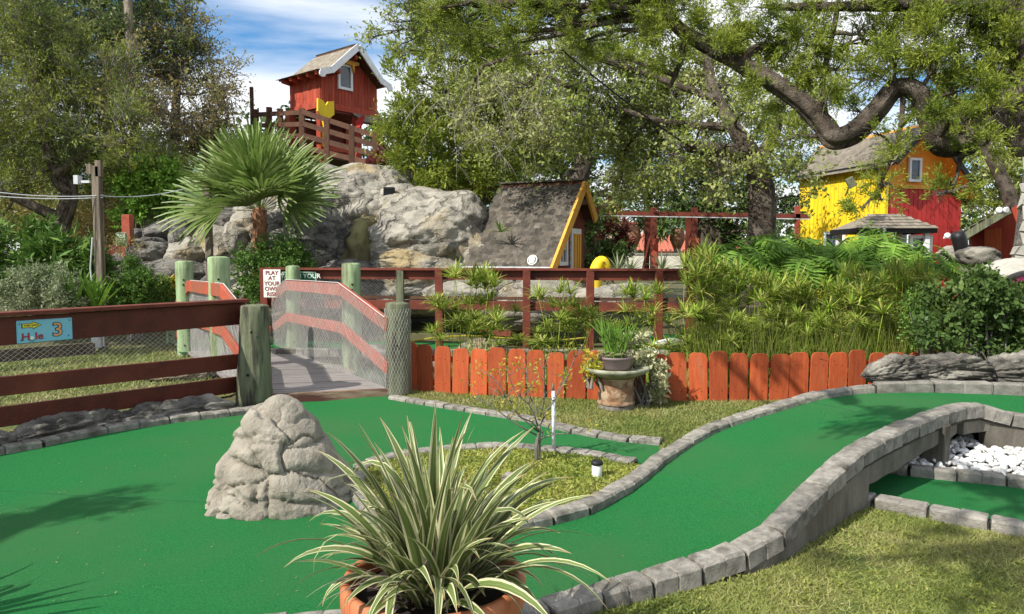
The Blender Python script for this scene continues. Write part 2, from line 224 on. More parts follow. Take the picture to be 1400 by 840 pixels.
# ---------------------------------------------------------------- object helpers
def link(name, me, parent=None, loc=None, rot=None, scl=None):
    o = bpy.data.objects.new(name, me); C.objects.link(o)
    if parent is not None: o.parent = parent
    if loc is not None: o.location = loc
    if rot is not None:
        if isinstance(rot, Quaternion): o.rotation_mode = 'QUATERNION'; o.rotation_quaternion = rot
        else: o.rotation_euler = rot
    if scl is not None: o.scale = scl
    return o
def tag(o, label=None, cat=None, group=None, kind=None):
    if label: o['label'] = label
    if cat: o['category'] = cat
    if group: o['group'] = group
    if kind: o['kind'] = kind
    return o
def thing(name, label, cat, loc=(0, 0, 0), rz=0, group=None, kind=None):
    return tag(link(name, None, None, loc, (0, 0, rz)), label, cat, group, kind)
class MB:
    def __init__(s): s.v = []; s.f = []
    def add(s, vs, fs):
        n = len(s.v); s.v += [tuple(v) for v in vs]; s.f += [tuple(i + n for i in f) for f in fs]; return s
    def box(s, x0, x1, y0, y1, z0, z1, mtx=None):
        vs = [Vector(p) for p in [(x0, y0, z0), (x1, y0, z0), (x1, y1, z0), (x0, y1, z0), (x0, y0, z1), (x1, y0, z1), (x1, y1, z1), (x0, y1, z1)]]
        if mtx is not None: vs = [mtx @ v for v in vs]
        return s.add(vs, [(0, 3, 2, 1), (4, 5, 6, 7), (0, 1, 5, 4), (1, 2, 6, 5), (2, 3, 7, 6), (3, 0, 4, 7)])
    def beam(s, a, b, w, h, up=(0, 0, 1)):
        a = Vector(a); b = Vector(b); d = b - a; L = d.length; x = d / L; up = Vector(up)
        y = up.cross(x)
        if y.length < 1e-4: y = Vector((0, 1, 0)).cross(x)
        y.normalize(); z = x.cross(y)
        vs = []
        for t in (0, L):
            for (i, j) in ((-1, -1), (1, -1), (1, 1), (-1, 1)): vs.append(a + x * t + y * (i * w / 2) + z * (j * h / 2))
        return s.add(vs, [(0, 3, 2, 1), (4, 5, 6, 7), (0, 1, 5, 4), (1, 2, 6, 5), (2, 3, 7, 6), (3, 0, 4, 7)])
    def tube(s, pts, rad, n=8, cap=True):
        pts = [Vector(p) for p in pts]
        if not hasattr(rad, '__len__'): rad = [rad] * len(pts)
        t0 = (pts[1] - pts[0]).normalized(); u = t0.orthogonal().normalized(); base = len(s.v); m = len(pts)
        for i, p in enumerate(pts):
            t = (pts[min(i + 1, m - 1)] - pts[max(i - 1, 0)]).normalized()
            u = (u - t * u.dot(t)).normalized(); w = t.cross(u)
            for k in range(n):
                a = 2 * PI * k / n; q = p + (u * math.cos(a) + w * math.sin(a)) * rad[i]; s.v.append(tuple(q))
        for i in range(m - 1):
            for k in range(n):
                a = base + i * n + k; b = base + i * n + (k + 1) % n; s.f.append((a, b, b + n, a + n))
        if cap: s.f.append(tuple(base + k for k in range(n))[::-1]); s.f.append(tuple(base + (m - 1) * n + k for k in range(n)))
        return s
    def lathe(s, prof, n=24, c=(0, 0, 0), lobes=0):
        base = len(s.v)
        for (r, z) in prof:
            for k in range(n):
                a = 2 * PI * k / n; s.v.append((c[0] + r * math.cos(a), c[1] + r * math.sin(a), c[2] + z))
        for i in range(len(prof) - 1):
            for k in range(n):
                a = base + i * n + k; b = base + i * n + (k + 1) % n; s.f.append((a, b, b + n, a + n))
        s.f.append(tuple(base + (len(prof) - 1) * n + k for k in range(n))); s.f.append(tuple(base + k for k in range(n))[::-1])
        return s
    def prism(s, poly, thick, mtx):
        n = len(poly); vs = [mtx @ Vector((x, 0, z)) for x, z in poly] + [mtx @ Vector((x, thick, z)) for x, z in poly]
        return s.add(vs, [tuple(range(n)), tuple(range(2 * n - 1, n - 1, -1))] + [(i, i + n, (i + 1) % n + n, (i + 1) % n) for i in range(n)])
    def mesh(s, name, m, smooth=False, bevel=0, fix=True):
        me = bpy.data.meshes.new(name); me.from_pydata(s.v, [], s.f)
        if fix or bevel:
            bm = bmesh.new(); bm.from_mesh(me)
            if bevel: bmesh.ops.bevel(bm, geom=bm.edges[:], offset=bevel, segments=1, affect='EDGES')
            bmesh.ops.recalc_face_normals(bm, faces=bm.faces); bm.to_mesh(me); bm.free()
        if m is not None: me.materials.append(M[m] if isinstance(m, str) else m)
        if smooth: me.polygons.foreach_set('use_smooth', [True] * len(me.polygons))
        return me
    def obj(s, name, m, parent=None, smooth=False, bevel=0, loc=None, rot=None):
        return link(name, s.mesh(name, m, smooth, bevel), parent, loc, rot)
def npmesh(name, V, F, m, smooth=False, uv=None):
    me = bpy.data.meshes.new(name); V = np.ascontiguousarray(V, dtype=np.float32); F = np.ascontiguousarray(F, dtype=np.int32)
    k = F.shape[1]; me.vertices.add(len(V)); me.vertices.foreach_set('co', V.ravel())
    me.loops.add(F.size); me.loops.foreach_set('vertex_index', F.ravel())
    me.polygons.add(len(F)); me.polygons.foreach_set('loop_start', np.arange(0, F.size, k, dtype=np.int32)); me.polygons.foreach_set('loop_total', np.full(len(F), k, dtype=np.int32))
    if smooth: me.polygons.foreach_set('use_smooth', np.ones(len(F), dtype=bool))
    if uv is not None:
        l = me.uv_layers.new(name='UVMap'); l.data.foreach_set('uv', np.ascontiguousarray(uv[F.ravel()], dtype=np.float32).ravel())
    if m is not None: me.materials.append(M[m] if isinstance(m, str) else m)
    me.update(calc_edges=True); me.validate(); return me
# ---------------------------------------------------------------- numpy noise
_T = np.random.default_rng(3).random((32, 32, 32))
def vnoise(p):
    p = np.asarray(p, float); i = np.floor(p).astype(int); f = p - i; f = f * f * (3 - 2 * f); o = 0
    for a in (0, 1):
        for b in (0, 1):
            for c in (0, 1):
                w = (f[:, 0] if a else 1 - f[:, 0]) * (f[:, 1] if b else 1 - f[:, 1]) * (f[:, 2] if c else 1 - f[:, 2])
                o = o + w * _T[(i[:, 0] + a) % 32, (i[:, 1] + b) % 32, (i[:, 2] + c) % 32]
    return o * 2 - 1
def fbm(p, n=4):
    o = 0; a = 1
    for k in range(n): o = o + a * vnoise(p * 2 ** k + 7.3 * k); a *= .5
    return o
_sph = {}
def sphere(sub):
    if sub not in _sph:
        bm = bmesh.new(); bmesh.ops.create_icosphere(bm, subdivisions=sub, radius=1)
        V = np.array([v.co[:] for v in bm.verts]); F = np.array([[v.index for v in f.verts] for f in bm.faces]); bm.free(); _sph[sub] = (V, F)
    return _sph[sub]
def rock(name, m, c, rad, sub=5, seed=0, cells=14, depth=.13, flat=(1, 1, 1.8), rough=.05, parent=None, shape=None, lump=.2, rz=0, fine=.0, crease=.2, warp=.22):
    V, F = sphere(sub); rg = np.random.default_rng(seed); n = V.copy(); off = rg.random(3) * 20
    r = 1 + lump * fbm(n * 1.3 + off, 3)
    w = n * np.array(flat) + warp * np.stack([fbm(n * 1.8 + off + k * 5, 3) for k in range(3)], 1)
    s = rg.normal(size=(cells, 3)); s /= np.linalg.norm(s, axis=1)[:, None]; s = s * np.array(flat)
    d = np.sqrt(((w[:, None, :] - s[None]) ** 2).sum(2)); d.sort(axis=1); e = np.clip((d[:, 1] - d[:, 0]) / crease, 0, 1)
    r = r + depth * (1 - (1 - e) ** 2.2) - depth * .7
    r = r + rough * fbm(n * 6 + off, 4) + fine * fbm(n * 22 + off, 3)
    if shape is not None: Q = shape(n, r)
    else: Q = n * r[:, None]
    Q = Q * np.array(rad)
    ca, sa = math.cos(rz), math.sin(rz); Q = np.stack([Q[:, 0] * ca - Q[:, 1] * sa, Q[:, 0] * sa + Q[:, 1] * ca, Q[:, 2]], 1)
    return link(name, npmesh(name, Q, F, m, True), parent, c)
# ---------------------------------------------------------------- leaves
def rdirs(n, rg=RG):
    d = rg.normal(size=(n, 3)); return d / np.linalg.norm(d, axis=1)[:, None]
def leafquads(c, d, nrm, L, Wd):
    """rhombic leaves: base c, direction d, side from d x nrm"""
    sd_ = np.cross(d, nrm); sd_ /= np.linalg.norm(sd_, axis=1)[:, None] + 1e-9
    L = np.asarray(L)[:, None]; Wd = np.asarray(Wd)[:, None]; fold = np.cross(sd_, d)
    n = len(c); V = np.empty((n, 4, 3)); V[:, 0] = c; V[:, 1] = c + d * L * .5 + sd_ * Wd * .5 + fold * Wd * .12; V[:, 2] = c + d * L; V[:, 3] = c + d * L * .5 - sd_ * Wd * .5 + fold * Wd * .12
    return V.reshape(-1, 3), np.arange(4 * n).reshape(n, 4)
def inell(n, rg=RG, shell=.45):
    d = rdirs(n, rg); r = shell + (1 - shell) * rg.random(n) ** .7; return d * r[:, None]
def foliage(clumps, style, dens, rg=RG):
    """returns V,F leaves and list of twig segments. clumps: (centre, (rx,ry,rz)); style: dict"""
    Vs = []; tw = []
    for (c, r) in clumps:
        c = np.array(c); r = np.array(r if hasattr(r, '__len__') else (r, r, r * .8)); vol = (r[0] * r[1] * r[2]) ** (2 / 3)
        nt_ = max(3, int(dens * vol)); ns = max(3, int(nt_ / 22)); sc = inell(ns, rg, .35); q = sc[rg.integers(0, ns, nt_)] + rg.normal(size=(nt_, 3)) * .19; a = c + q * r * 1.08
        out = q * .8 + rdirs(nt_, rg) * .7 + np.array([0, 0, style.get('up', 0)]); out /= np.linalg.norm(out, axis=1)[:, None]
        tl = style['twig'] * (.5 + rg.random(nt_)); b = a + out * tl[:, None]; tw.append((a, b))
        k = style['n']; t = rg.random((nt_, k)); pc = a[:, None] + out[:, None] * (t * tl[:, None])[:, :, None]
        pc = pc.reshape(-1, 3) + rg.normal(size=(nt_ * k, 3)) * style['sp']
        dd = np.repeat(out, k, 0) * style.get('along', .6) + rdirs(nt_ * k, rg) * .8; dd /= np.linalg.norm(dd, axis=1)[:, None]
        L = style['L'] * (.6 + .8 * rg.random(nt_ * k)) * np.repeat(.7 + .7 * rg.random(nt_), k); Wd = L * style['asp']
        V, F = leafquads(pc, dd, rdirs(nt_ * k, rg), L, Wd); Vs.append(V)
    V = np.concatenate(Vs); return V, np.arange(len(V)).reshape(-1, 4), tw
def twigmesh(tw, r, m, frac=1.0, rg=RG):
    a = np.concatenate([x[0] for x in tw]); b = np.concatenate([x[1] for x in tw]); k = rg.random(len(a)) < frac; a = a[k]; b = b[k]
    d = b - a; d /= np.linalg.norm(d, axis=1)[:, None] + 1e-9; a = a - d * .15 * rg.random((len(a), 1)); u = np.cross(d, rdirs(len(a), rg)); u /= np.linalg.norm(u, axis=1)[:, None] + 1e-9; w = np.cross(d, u)
    n = len(a); V = np.empty((n, 4, 3)); V[:, 0] = a + u * r; V[:, 1] = a - u * r * .5 + w * r * .87; V[:, 2] = a - u * r * .5 - w * r * .87; V[:, 3] = b
    base = np.arange(n)[:, None] * 4; F = np.concatenate([base + [0, 1, 3], base + [1, 2, 3], base + [2, 0, 3]])
    return V.reshape(-1, 3), F
JUN = dict(twig=.22, n=16, sp=.025, L=.085, asp=.24, up=.25, along=1.0)
OAK = dict(twig=.30, n=10, sp=.03, L=.055, asp=.5, up=.05, along=.3)
FAR = dict(twig=.4, n=11, sp=.06, L=.12, asp=.55, up=.1, along=.3)
def wob(a, b, n, amp, rg=random):
    a = Vector(a); b = Vector(b); L = (b - a).length; ph = [rg.uniform(0, 6.3) for _ in range(6)]; out = []
    for i in range(n + 1):
        t = i / n; k = math.sin(PI * t) * amp * L
        out.append(a.lerp(b, t) + Vector((math.sin(t * 5 + ph[0]), math.sin(t * 4 + ph[1]), math.sin(t * 6 + ph[2]) * .7 + .5)) * k)
    return out
def smoothpath(pts, sub=4):
    pts = [Vector(p) for p in pts]; out = []
    for i in range(len(pts) - 1):
        p0 = pts[max(i - 1, 0)]; p1 = pts[i]; p2 = pts[i + 1]; p3 = pts[min(i + 2, len(pts) - 1)]
        for k in range(sub):
            t = k / sub; out.append(.5 * ((2 * p1) + (p2 - p0) * t + (2 * p0 - 5 * p1 + 4 * p2 - p3) * t * t + (3 * p1 - p0 - 3 * p2 + p3) * t ** 3))
    out.append(pts[-1]); return out
def tubepath(mb, pts4, sub=4, n=10, rough=.0):
    """pts4: (x,y,z,r)"""
    p = smoothpath([q[:3] for q in pts4], sub); rr = []
    for i in range(len(pts4) - 1):
        for k in range(sub): rr.append(pts4[i][3] * (1 - k / sub) + pts4[i + 1][3] * k / sub)
    rr.append(pts4[-1][3]); base = len(mb.v); mb.tube(p, rr, n)
    if rough:
        VV = np.array(mb.v[base:]).reshape(len(p), n, 3); PC = np.array([q[:] for q in p]); sl_ = np.concatenate([[0], np.cumsum(np.linalg.norm(np.diff(PC, axis=0), axis=1))]); th = np.arange(n) / n * 2 * PI; R0_ = max(rr)
        TH, SS = np.meshgrid(th, sl_); o_ = np.stack([np.cos(TH) * 3.2 + .3 * SS, np.sin(TH) * 3.2, SS * .35 / R0_ * .5], -1).reshape(-1, 3); f1 = 1 - np.abs(fbm(o_ + base, 3)) * 1.5; f2 = fbm(o_ * .35 + 9 + base, 3)
        k = (1 + rough * (f1 - .55) * 1.5 + rough * 1.5 * f2).reshape(len(p), n, 1); VV = PC[:, None] + (VV - PC[:, None]) * k; mb.v[base:] = [tuple(x) for x in VV.reshape(-1, 3)]
    return p
def tree(name, label, trunk, clumps, style, dens, leafm, barkm='bark', limbs=(), cat='tree', group=None, twigr=.005, twigfrac=.5, bare=0, seed=None, nsub=5, br=.35):
    rg = np.random.default_rng(seed if seed is not None else random.randrange(9999)); rnd = random.Random(seed or 5)
    b = Vector(trunk[0][:3]); t = thing(name, label, cat, b, 0, group); L = lambda v: (v[0] - b.x, v[1] - b.y, v[2] - b.z)
    mb = MB(); pts = tubepath(mb, [(*L(q), q[3]) for q in trunk], 14, 44, .13)
    for l in limbs: pts = pts + tubepath(mb, [(*L(q), q[3]) for q in l], 10, 34, .14)
    mb.obj('trunk', barkm, t, True)
    mb = MB(); rmin = min(q[3] for q in trunk)
    cl = [(L(c), r) for c, r in clumps]
    hi = [p for p in pts if p.z > pts[0].z + .3 * (max(q.z for q in pts) - pts[0].z)] or pts
    for (c, r) in cl:
        c = Vector(c); r0 = r if not hasattr(r, '__len__') else sum(r) / 3; s = min(hi, key=lambda p: (p - c).length + .3 * max(0, p.z - c.z) * 2)
        w = wob(s, c, 6, .07, rnd); w0 = min(rmin * .7, .02 + (c - s).length * .022) * (.8 + rnd.random() * .4)
        mb.tube(w, [w0 * (1 - .75 * i / 6) for i in range(7)], 5)
        for k in range(nsub):
            d = Vector(rdirs(1, rg)[0]); e = c + Vector((d.x, d.y, d.z * .8)) * r0 * (.75 + .4 * rnd.random()); st = w[rnd.choice([3, 4, 5, 6])]
            q = wob(st, e, 4, .09, rnd); mb.tube(q, [w0 * br * (1 - .85 * i / 4) for i in range(5)], 4, False)
    if cl: tag(mb.obj('branches', barkm, t, True), kind='stuff')
    V, F, tw = foliage(cl, style, dens, rg); link('crown', npmesh('crown', V, F, leafm), t)
    if twigfrac:
        Vt, Ft = twigmesh(tw, twigr, None, twigfrac, rg); tag(link('twigs', npmesh('twigs', Vt, Ft, 'barkgrey'), t), kind='stuff')
    return t
def cl(*args):
    """clumps given as (px,py,Y,r_px[,flatten])"""
    out = []
    for a in args:
        px, py, Y, r = a[:4]; k = r * Y / FPX; out.append((P(px, py, Y), (k, k, k * (a[4] if len(a) > 4 else .8))))
    return out
def scatter_poly(n, poly, rg=RG):
    poly = np.array([(p[0], p[1]) for p in poly]); lo = poly.min(0); hi = poly.max(0); out = []
    need = n
    while need > 0:
        q = lo + rg.random((need * 3 + 10, 2)) * (hi - lo); ins = np.zeros(len(q), bool); j = len(poly) - 1
        for i in range(len(poly)):
            a = poly[i]; b = poly[j]; c = ((a[1] > q[:, 1]) != (b[1] > q[:, 1])) & (q[:, 0] < (b[0] - a[0]) * (q[:, 1] - a[1]) / (b[1] - a[1] + 1e-12) + a[0]); ins ^= c; j = i
        q = q[ins][:need]; out.append(q); need -= len(q)
    return np.concatenate(out)
def grass(name, label, poly, z, n, h, w, m, lean=.6, cat='grass', zf=None, clumpy=0):
    q = scatter_poly(n, poly)
    if clumpy:
        k = vnoise(np.c_[q * clumpy, np.zeros(len(q))]); q = q[(k + RG.normal(size=len(q)) * .4) > -.5]
    n = len(q); zz = np.full(n, z) if zf is None else zf(q[:, 0], q[:, 1])
    c = np.c_[q, zz]; d = RG.normal(size=(n, 3)) * lean; d[:, 2] = 1; d /= np.linalg.norm(d, axis=1)[:, None]
    L = h * (.4 + RG.random(n)); s = np.cross(d, rdirs(n)); s /= np.linalg.norm(s, axis=1)[:, None]
    V = np.empty((n, 3, 3)); V[:, 0] = c - s * w; V[:, 1] = c + s * w; V[:, 2] = c + d * L[:, None]
    return tag(link(name, npmesh(name, V.reshape(-1, 3), np.arange(3 * n).reshape(n, 3), m)), label, cat, kind='stuff')
def flatpoly(name, pts, m, parent=None, kind='structure', thick=0):
    from mathutils.geometry import tessellate_polygon
    tris = tessellate_polygon([[Vector((p[0], p[1], 0)) for p in pts]])
    mb = MB(); mb.add(pts, [t for t in tris]); me = mb.mesh(name, m, fix=False)
    bm = bmesh.new(); bm.from_mesh(me)
    for f in bm.faces:
        f.normal_update()
        if f.normal.z < 0: f.normal_flip()
    bm.to_mesh(me); bm.free(); o = link(name, me, parent)
    if kind: o['kind'] = kind
    return o
def textmesh(name, s, size, m, parent, mtx, ext=.002, align='CENTER', bold=0):
    cu = bpy.data.curves.new(name, 'FONT'); cu.body = s; cu.size = size; cu.extrude = ext; cu.align_x = align; cu.align_y = 'CENTER'; cu.offset = bold; cu.resolution_u = 3
    o = bpy.data.objects.new('tmp', cu); C.objects.link(o); bpy.context.view_layer.update()
    me = bpy.data.meshes.new_from_object(o.evaluated_get(bpy.context.evaluated_depsgraph_get())); bpy.data.objects.remove(o); me.name = name; me.materials.clear(); me.materials.append(M[m])
    q = link(name, me, parent); q.matrix_local = mtx; return q
def resample(pts, n):
    pts = [Vector(p) for p in pts]; d = [0]
    for a, b in zip(pts, pts[1:]): d.append(d[-1] + (b - a).length)
    out = []; j = 0
    for i in range(n):
        s = d[-1] * i / (n - 1)
        while j < len(pts) - 2 and d[j + 1] < s: j += 1
        t = (s - d[j]) / max(1e-6, d[j + 1] - d[j]); out.append(pts[j].lerp(pts[j + 1], min(1, t)))
    return out
def plen(pts): return sum((Vector(b) - Vector(a)).length for a, b in zip(pts, pts[1:]))
# ================================================================ GROUND, CARPETS, KERBS
GRD = (M['soil'],)
mb = MB()
nx, ny = 90, 90
xs = np.linspace(-1, 1, nx); xs = np.sign(xs) * (np.abs(xs) ** 2.2) * 400; ys = np.linspace(-1, 1, ny); ys = np.sign(ys) * (np.abs(ys) ** 2.2) * 400 + 8
def gz(x, y):
    """gently rising ground behind the fence"""
    return .45 * np.clip((y - 12.5) / 4, 0, 1)
X, Y_ = np.meshgrid(xs, ys); Vg = np.c_[X.ravel(), Y_.ravel(), gz(X.ravel(), Y_.ravel())]
I = np.arange(nx * ny).reshape(ny, nx); Fg = np.stack([I[:-1, :-1].ravel(), I[:-1, 1:].ravel(), I[1:, 1:].ravel(), I[1:, :-1].ravel()], 1)
tag(link('ground', npmesh('ground', Vg, Fg, 'soil', True)), kind='structure')
def GL(lst): return [G(x, y, z) for x, y, z in lst]
KL = GL([(-560, 900, .09), (-150, 650, .09), (0, 610, .09), (54, 601, .09), (93, 592, .09), (129, 585, .09), (164, 579, .09), (200, 574, .09), (232, 569, .09), (268, 565, .09), (304, 561, .09), (352, 555.5, .09)])
KA = GL([(536, 540, .07), (571, 546, .07), (629, 555, .07), (686, 564, .07), (721, 569, .07), (764, 580, .07), (796, 587, .07), (825, 592, .07), (861, 597, .07), (905, 600, .075)])
KI = GL([(489, 636, .08), (521, 624, .08), (564, 615, .08), (614, 610, .08), (682, 606.5, .08), (721, 608, .08), (771, 613, .08), (825, 620, .08), (868, 628, .085)])
KLc = GL([(640, 728, .09), (721, 706, .09), (782, 694, .09), (829, 672, .09), (861, 654, .09), (889, 633, .10), (914, 615, .12), (943, 597, .15), (975, 581, .19), (1014, 567, .24), (1050, 556, .28), (1107, 539, .35), (1150, 531, .40), (1205, 526, .44)])
KR = GL([(200, 862, .09), (430, 844, .09), (600, 842, .09), (740, 828, .09), (789, 811, .09), (861, 792, .10), (929, 772, .12), (996, 751, .14), (1032, 734, .17), (1061, 716, .20), (1096, 679, .27), (1132, 643, .34), (1168, 613, .40), (1211, 591, .44), (1257, 570, .46), (1300, 556, .46), (1336, 551, .45), (1371, 558, .41), (1400, 567, .36)]) + [Vector((4.9, 5.62, .28)), Vector((5.8, 5.5, .16))]
KLc = smoothpath(KLc, 4); KR = smoothpath(KR, 4); KA = smoothpath(KA, 3); KI = smoothpath(KI, 3); KLs = smoothpath(KL, 3)
# block meshes with a score line across the middle
def blockmesh(w, h, seed):
    r = random.Random(seed); mb = MB(); xs = [-.5, -.465, -.03, 0, .03, .465, .5]; prof = [(-w / 2, -h), (w / 2, -h), (w / 2 + .002, -.014), (w / 2 - .010, 0), (0, .002), (-w / 2 + .010, 0), (-w / 2 - .002, -.014)]
    V = []
    for x in xs:
        for (a, b) in prof:
            k = 1 if abs(x) < .48 else .955; V.append((x * .27 + r.uniform(-.003, .003) * (abs(x) > .1), a * (.94 if x == 0 else 1) * k + r.uniform(-.004, .004), b * 1 - (.006 if x == 0 and b > -.1 else 0) + r.uniform(-.0035, .0035) - (.007 if abs(x) > .48 and b > -.02 else 0)))
    n = len(prof); F = [tuple(range(n))[::-1], tuple(range(6 * n, 7 * n))]
    for i in range(6):
        for k in range(n): F.append((i * n + k, i * n + (k + 1) % n, (i + 1) * n + (k + 1) % n, (i + 1) * n + k))
    mb.add(V, F); return mb.mesh('block', 'kerb')
def kerb(name, path, bl=.265, w=.13, h=.12, label=None, side=0):
    t = link(name, None); tag(t, kind='structure')
    n = max(1, round(plen(path) / bl)); q = resample(path, n + 1); vs = [blockmesh(w, h, s) for s in range(8)]
    core = MB()
    for i in range(n):
        a, b = q[i], q[i + 1]; d = b - a; m = (a + b) / 2; dh = Vector((d.x, d.y, 0)); rz = math.atan2(d.y, d.x); ry = -math.atan2(d.z, dh.length)
        o = link('block', vs[random.randrange(8)], t, m + Vector((random.uniform(-.004, .004), random.uniform(-.004, .004), random.uniform(-.004, .003))), None); o.rotation_euler = (random.uniform(-.022, .022), ry + random.uniform(-.012, .012), rz + random.uniform(-.02, .02)); o.scale = (d.length * random.uniform(.94, .972) / .27, 1, 1)
        core.beam(a - Vector((0, 0, .075)), b - Vector((0, 0, .075)), w * .8, .10)
    core.obj('mortar_bed', 'mortar', t); return t
kerb('left_kerb', KLs, .28, .12); kerb('arm_kerb', KA, .27, .12); kerb('island_kerb', KI, .26, .11); kerb('island_kerb', smoothpath(GL([(487, 642, .08), (492, 672, .08), (530, 708, .08), (590, 724, .085), (638, 728, .09)]), 3), .26, .11); kerb('ramp_kerb', KLc, .27, .12, .11); kerb('outer_kerb', KR, .275, .135, .10)
# big flat carpet
i0 = min(range(len(KR)), key=lambda i: (KR[i] - G(740, 828, .09)).length)
j0 = min(range(len(KLc)), key=lambda i: (KLc[i] - G(721, 706, .09)).length)
jI = min(range(len(KLc)), key=lambda i: (KLc[i] - G(889, 633, .10)).length)
z = .03
pl = [Vector((p.x, p.y, z)) for p in KLs] + [G(362, 551, z), G(440, 549, z), G(532, 540, z)] + [Vector((p.x, p.y, z)) for p in KA] + [Vector((KLc[jI + 2].x, KLc[jI + 2].y, z)), Vector((KLc[jI].x, KLc[jI].y, z))] + [Vector((p.x, p.y, z)) for p in KI[::-1]] + [G(488, 660, z), G(500, 690, z), G(560, 722, z)] + [Vector((p.x, p.y, z)) for p in KLc[:j0 + 1]] + [Vector((p.x, p.y, z)) for p in KR[:i0 + 1][::-1]] + [Vector((-5.2, 2.6, z))]
flatpoly('green_carpet', pl, 'carpet')
# ramped carpet ribbon, its slab and walls
NR = 90; A = resample(KLc[j0:] + [Vector((3.9, 6.45, .44)), Vector((4.8, 6.5, .40)), Vector((5.9, 6.4, .3))], NR); B = resample(KR[i0:], NR)
K = 10; V = []; F = []
for i in range(NR):
    for k in range(K + 1):
        p = A[i].lerp(B[i], k / K); f = min(1, i / 14); p.z = p.z - .06 if i else .0295; p.z = (1 - f) * (.03) + f * (p.z) if i < 14 else p.z
        V.append(p)
for i in range(NR - 1):
    for k in range(K): a = i * (K + 1) + k; F.append((a, a + 1, a + K + 2, a + K + 1))
cz = np.array([v[:] for v in V]); tag(link('ramp_carpet', npmesh('ramp_carpet', cz, F, 'carpet', True)), kind='structure')
for sname, ii in (('carpet_seam', 20), ('carpet_seam', 47)):
    q = [V[ii * (K + 1) + k] + Vector((0, 0, .0015)) for k in range(K + 1)]; mbs = MB(); dd_ = (V[(ii + 1) * (K + 1) + 5] - V[ii * (K + 1) + 5]).normalized() * .0035
    for k in range(K): mbs.add([q[k] - dd_, q[k + 1] - dd_, q[k + 1] + dd_, q[k] + dd_], [(0, 1, 2, 3)])
    tag(link(sname, mbs.mesh(sname, 'seam', fix=False)), kind='structure')
for pa_, pb_s in ((G(-60, 668, .0315), G(520, 700, .0315)), (G(352, 560, .0315), G(500, 628, .0315))):
    n_s = (pb_s - pa_).cross(Vector((0, 0, 1))).normalized() * .003; tag(link('carpet_seam', MB().add([pa_ - n_s, pb_s - n_s, pb_s + n_s, pa_ + n_s], [(0, 1, 2, 3)]).mesh('carpet_seam', 'seam', fix=False)), kind='structure')
mb = MB()
for i in range(16, NR - 1):
    q = []
    for p in (A[i], B[i], B[i + 1], A[i + 1]): q.append(p - Vector((0, 0, .075)))
    vs = q + [p - Vector((0, 0, .09)) for p in q]; mb.add(vs, [(0, 1, 2, 3), (7, 6, 5, 4), (0, 4, 5, 1), (2, 6, 7, 3)])
tag(mb.obj('ramp_slab', 'concrete'), kind='structure')
# retaining wall under the outer kerb
ia = min(range(len(KR)), key=lambda i: (KR[i] - G(1005, 747, .15)).length); ib = min(range(len(KR)), key=lambda i: (KR[i] - Vector((2.24, 4.6, .41))).length)
def wall(name, path, z0f, w, m='concrete', zt=.09, parent=None, n=None):
    q = resample(path, n or max(4, int(plen(path) / .08))); mb = MB(); N = []
    for i, p in enumerate(q):
        d = (q[min(i + 1, len(q) - 1)] - q[max(i - 1, 0)]); d.z = 0; d.normalize(); N.append(Vector((-d.y, d.x, 0)))
    for i in range(len(q) - 1):
        vs = []
        for j in (i, i + 1):
            p, nn = q[j], N[j]; zb = z0f(j / (len(q) - 1)); rr = .006 * math.sin(j * 1.7)
            vs += [Vector((p.x, p.y, zb)) + nn * (w / 2), Vector((p.x, p.y, zb)) - nn * (w / 2 + rr), Vector((p.x, p.y, p.z - zt)) - nn * (w / 2), Vector((p.x, p.y, p.z - zt)) + nn * (w / 2)]
        fs = [(1, 5, 6, 2), (4, 0, 3, 7), (0, 4, 5, 1), (2, 6, 7, 3)]
        if i == 0: fs.append((0, 1, 2, 3))
        if i == len(q) - 2: fs.append((7, 6, 5, 4))
        mb.add(vs, fs)
    return mb.obj(name, m, parent)
bw = thing('ramp_wall', 'curved grey concrete wall carrying the raised green ramp beside the lawn', 'wall', (0, 0, 0))
wall('wall_face', KR[ia:ib + 1], lambda t: -.1, .11, parent=bw)
ic = min(range(len(KR)), key=lambda i: (KR[i] - Vector((3.05, 5.3, .46))).length); ie = min(range(len(KR)), key=lambda i: abs(KR[i].x / KR[i].y - .665) + (KR[i].y < 5) * 9)
zz = lambda a, b: (lambda t: a + (b - a) * t)
wall('beam', KR[ib:ic + 3], zz(.16, .26), .10, zt=.10, parent=bw)
wall('beam', KR[ic + 3:ie + 1], lambda t: .235 + .02 * math.sin(t * 9), .10, zt=.10, parent=bw)
wall('wall_face', KR[ie - 1:], lambda t: -.1, .105, parent=bw)
p = KR[ic]; mb = MB(); d = (KR[ic + 1] - KR[ic - 1]); rz = math.atan2(d.y, d.x); mb.box(-.055, .055, -.09, .07, -.1, .37); mb.obj('pier', 'concrete', bw, bevel=.008, loc=(p.x, p.y, 0), rot=(0, 0, rz))
wall('wall_face', [Vector(q) for q in A[22:]], lambda t: -.1, .10, zt=.10, parent=bw)
# lower lane passing under the bridge
LF = [Vector((1.9, 5.0, .09))] + GL([(1190, 676, .09), (1238, 684, .09), (1300, 697, .09), (1370, 710, .09), (1440, 722, .09), (1560, 742, .09), (1900, 800, .09)])
LB = [Vector((2.2, 5.75, .10))] + GL([(1232, 634, .1), (1290, 640, .1), (1345, 645, .1), (1400, 651, .1), (1480, 660, .1), (1600, 672, .1), (2050, 716, .1)])
kerb('lower_front_kerb', LF, .31, .11, .12); kerb('lower_back_kerb', LB, .3, .10, .12)
flatpoly('lower_carpet', [Vector((p.x, p.y, .025)) for p in LF] + [Vector((p.x, p.y, .025)) for p in LB[::-1]], 'carpet')
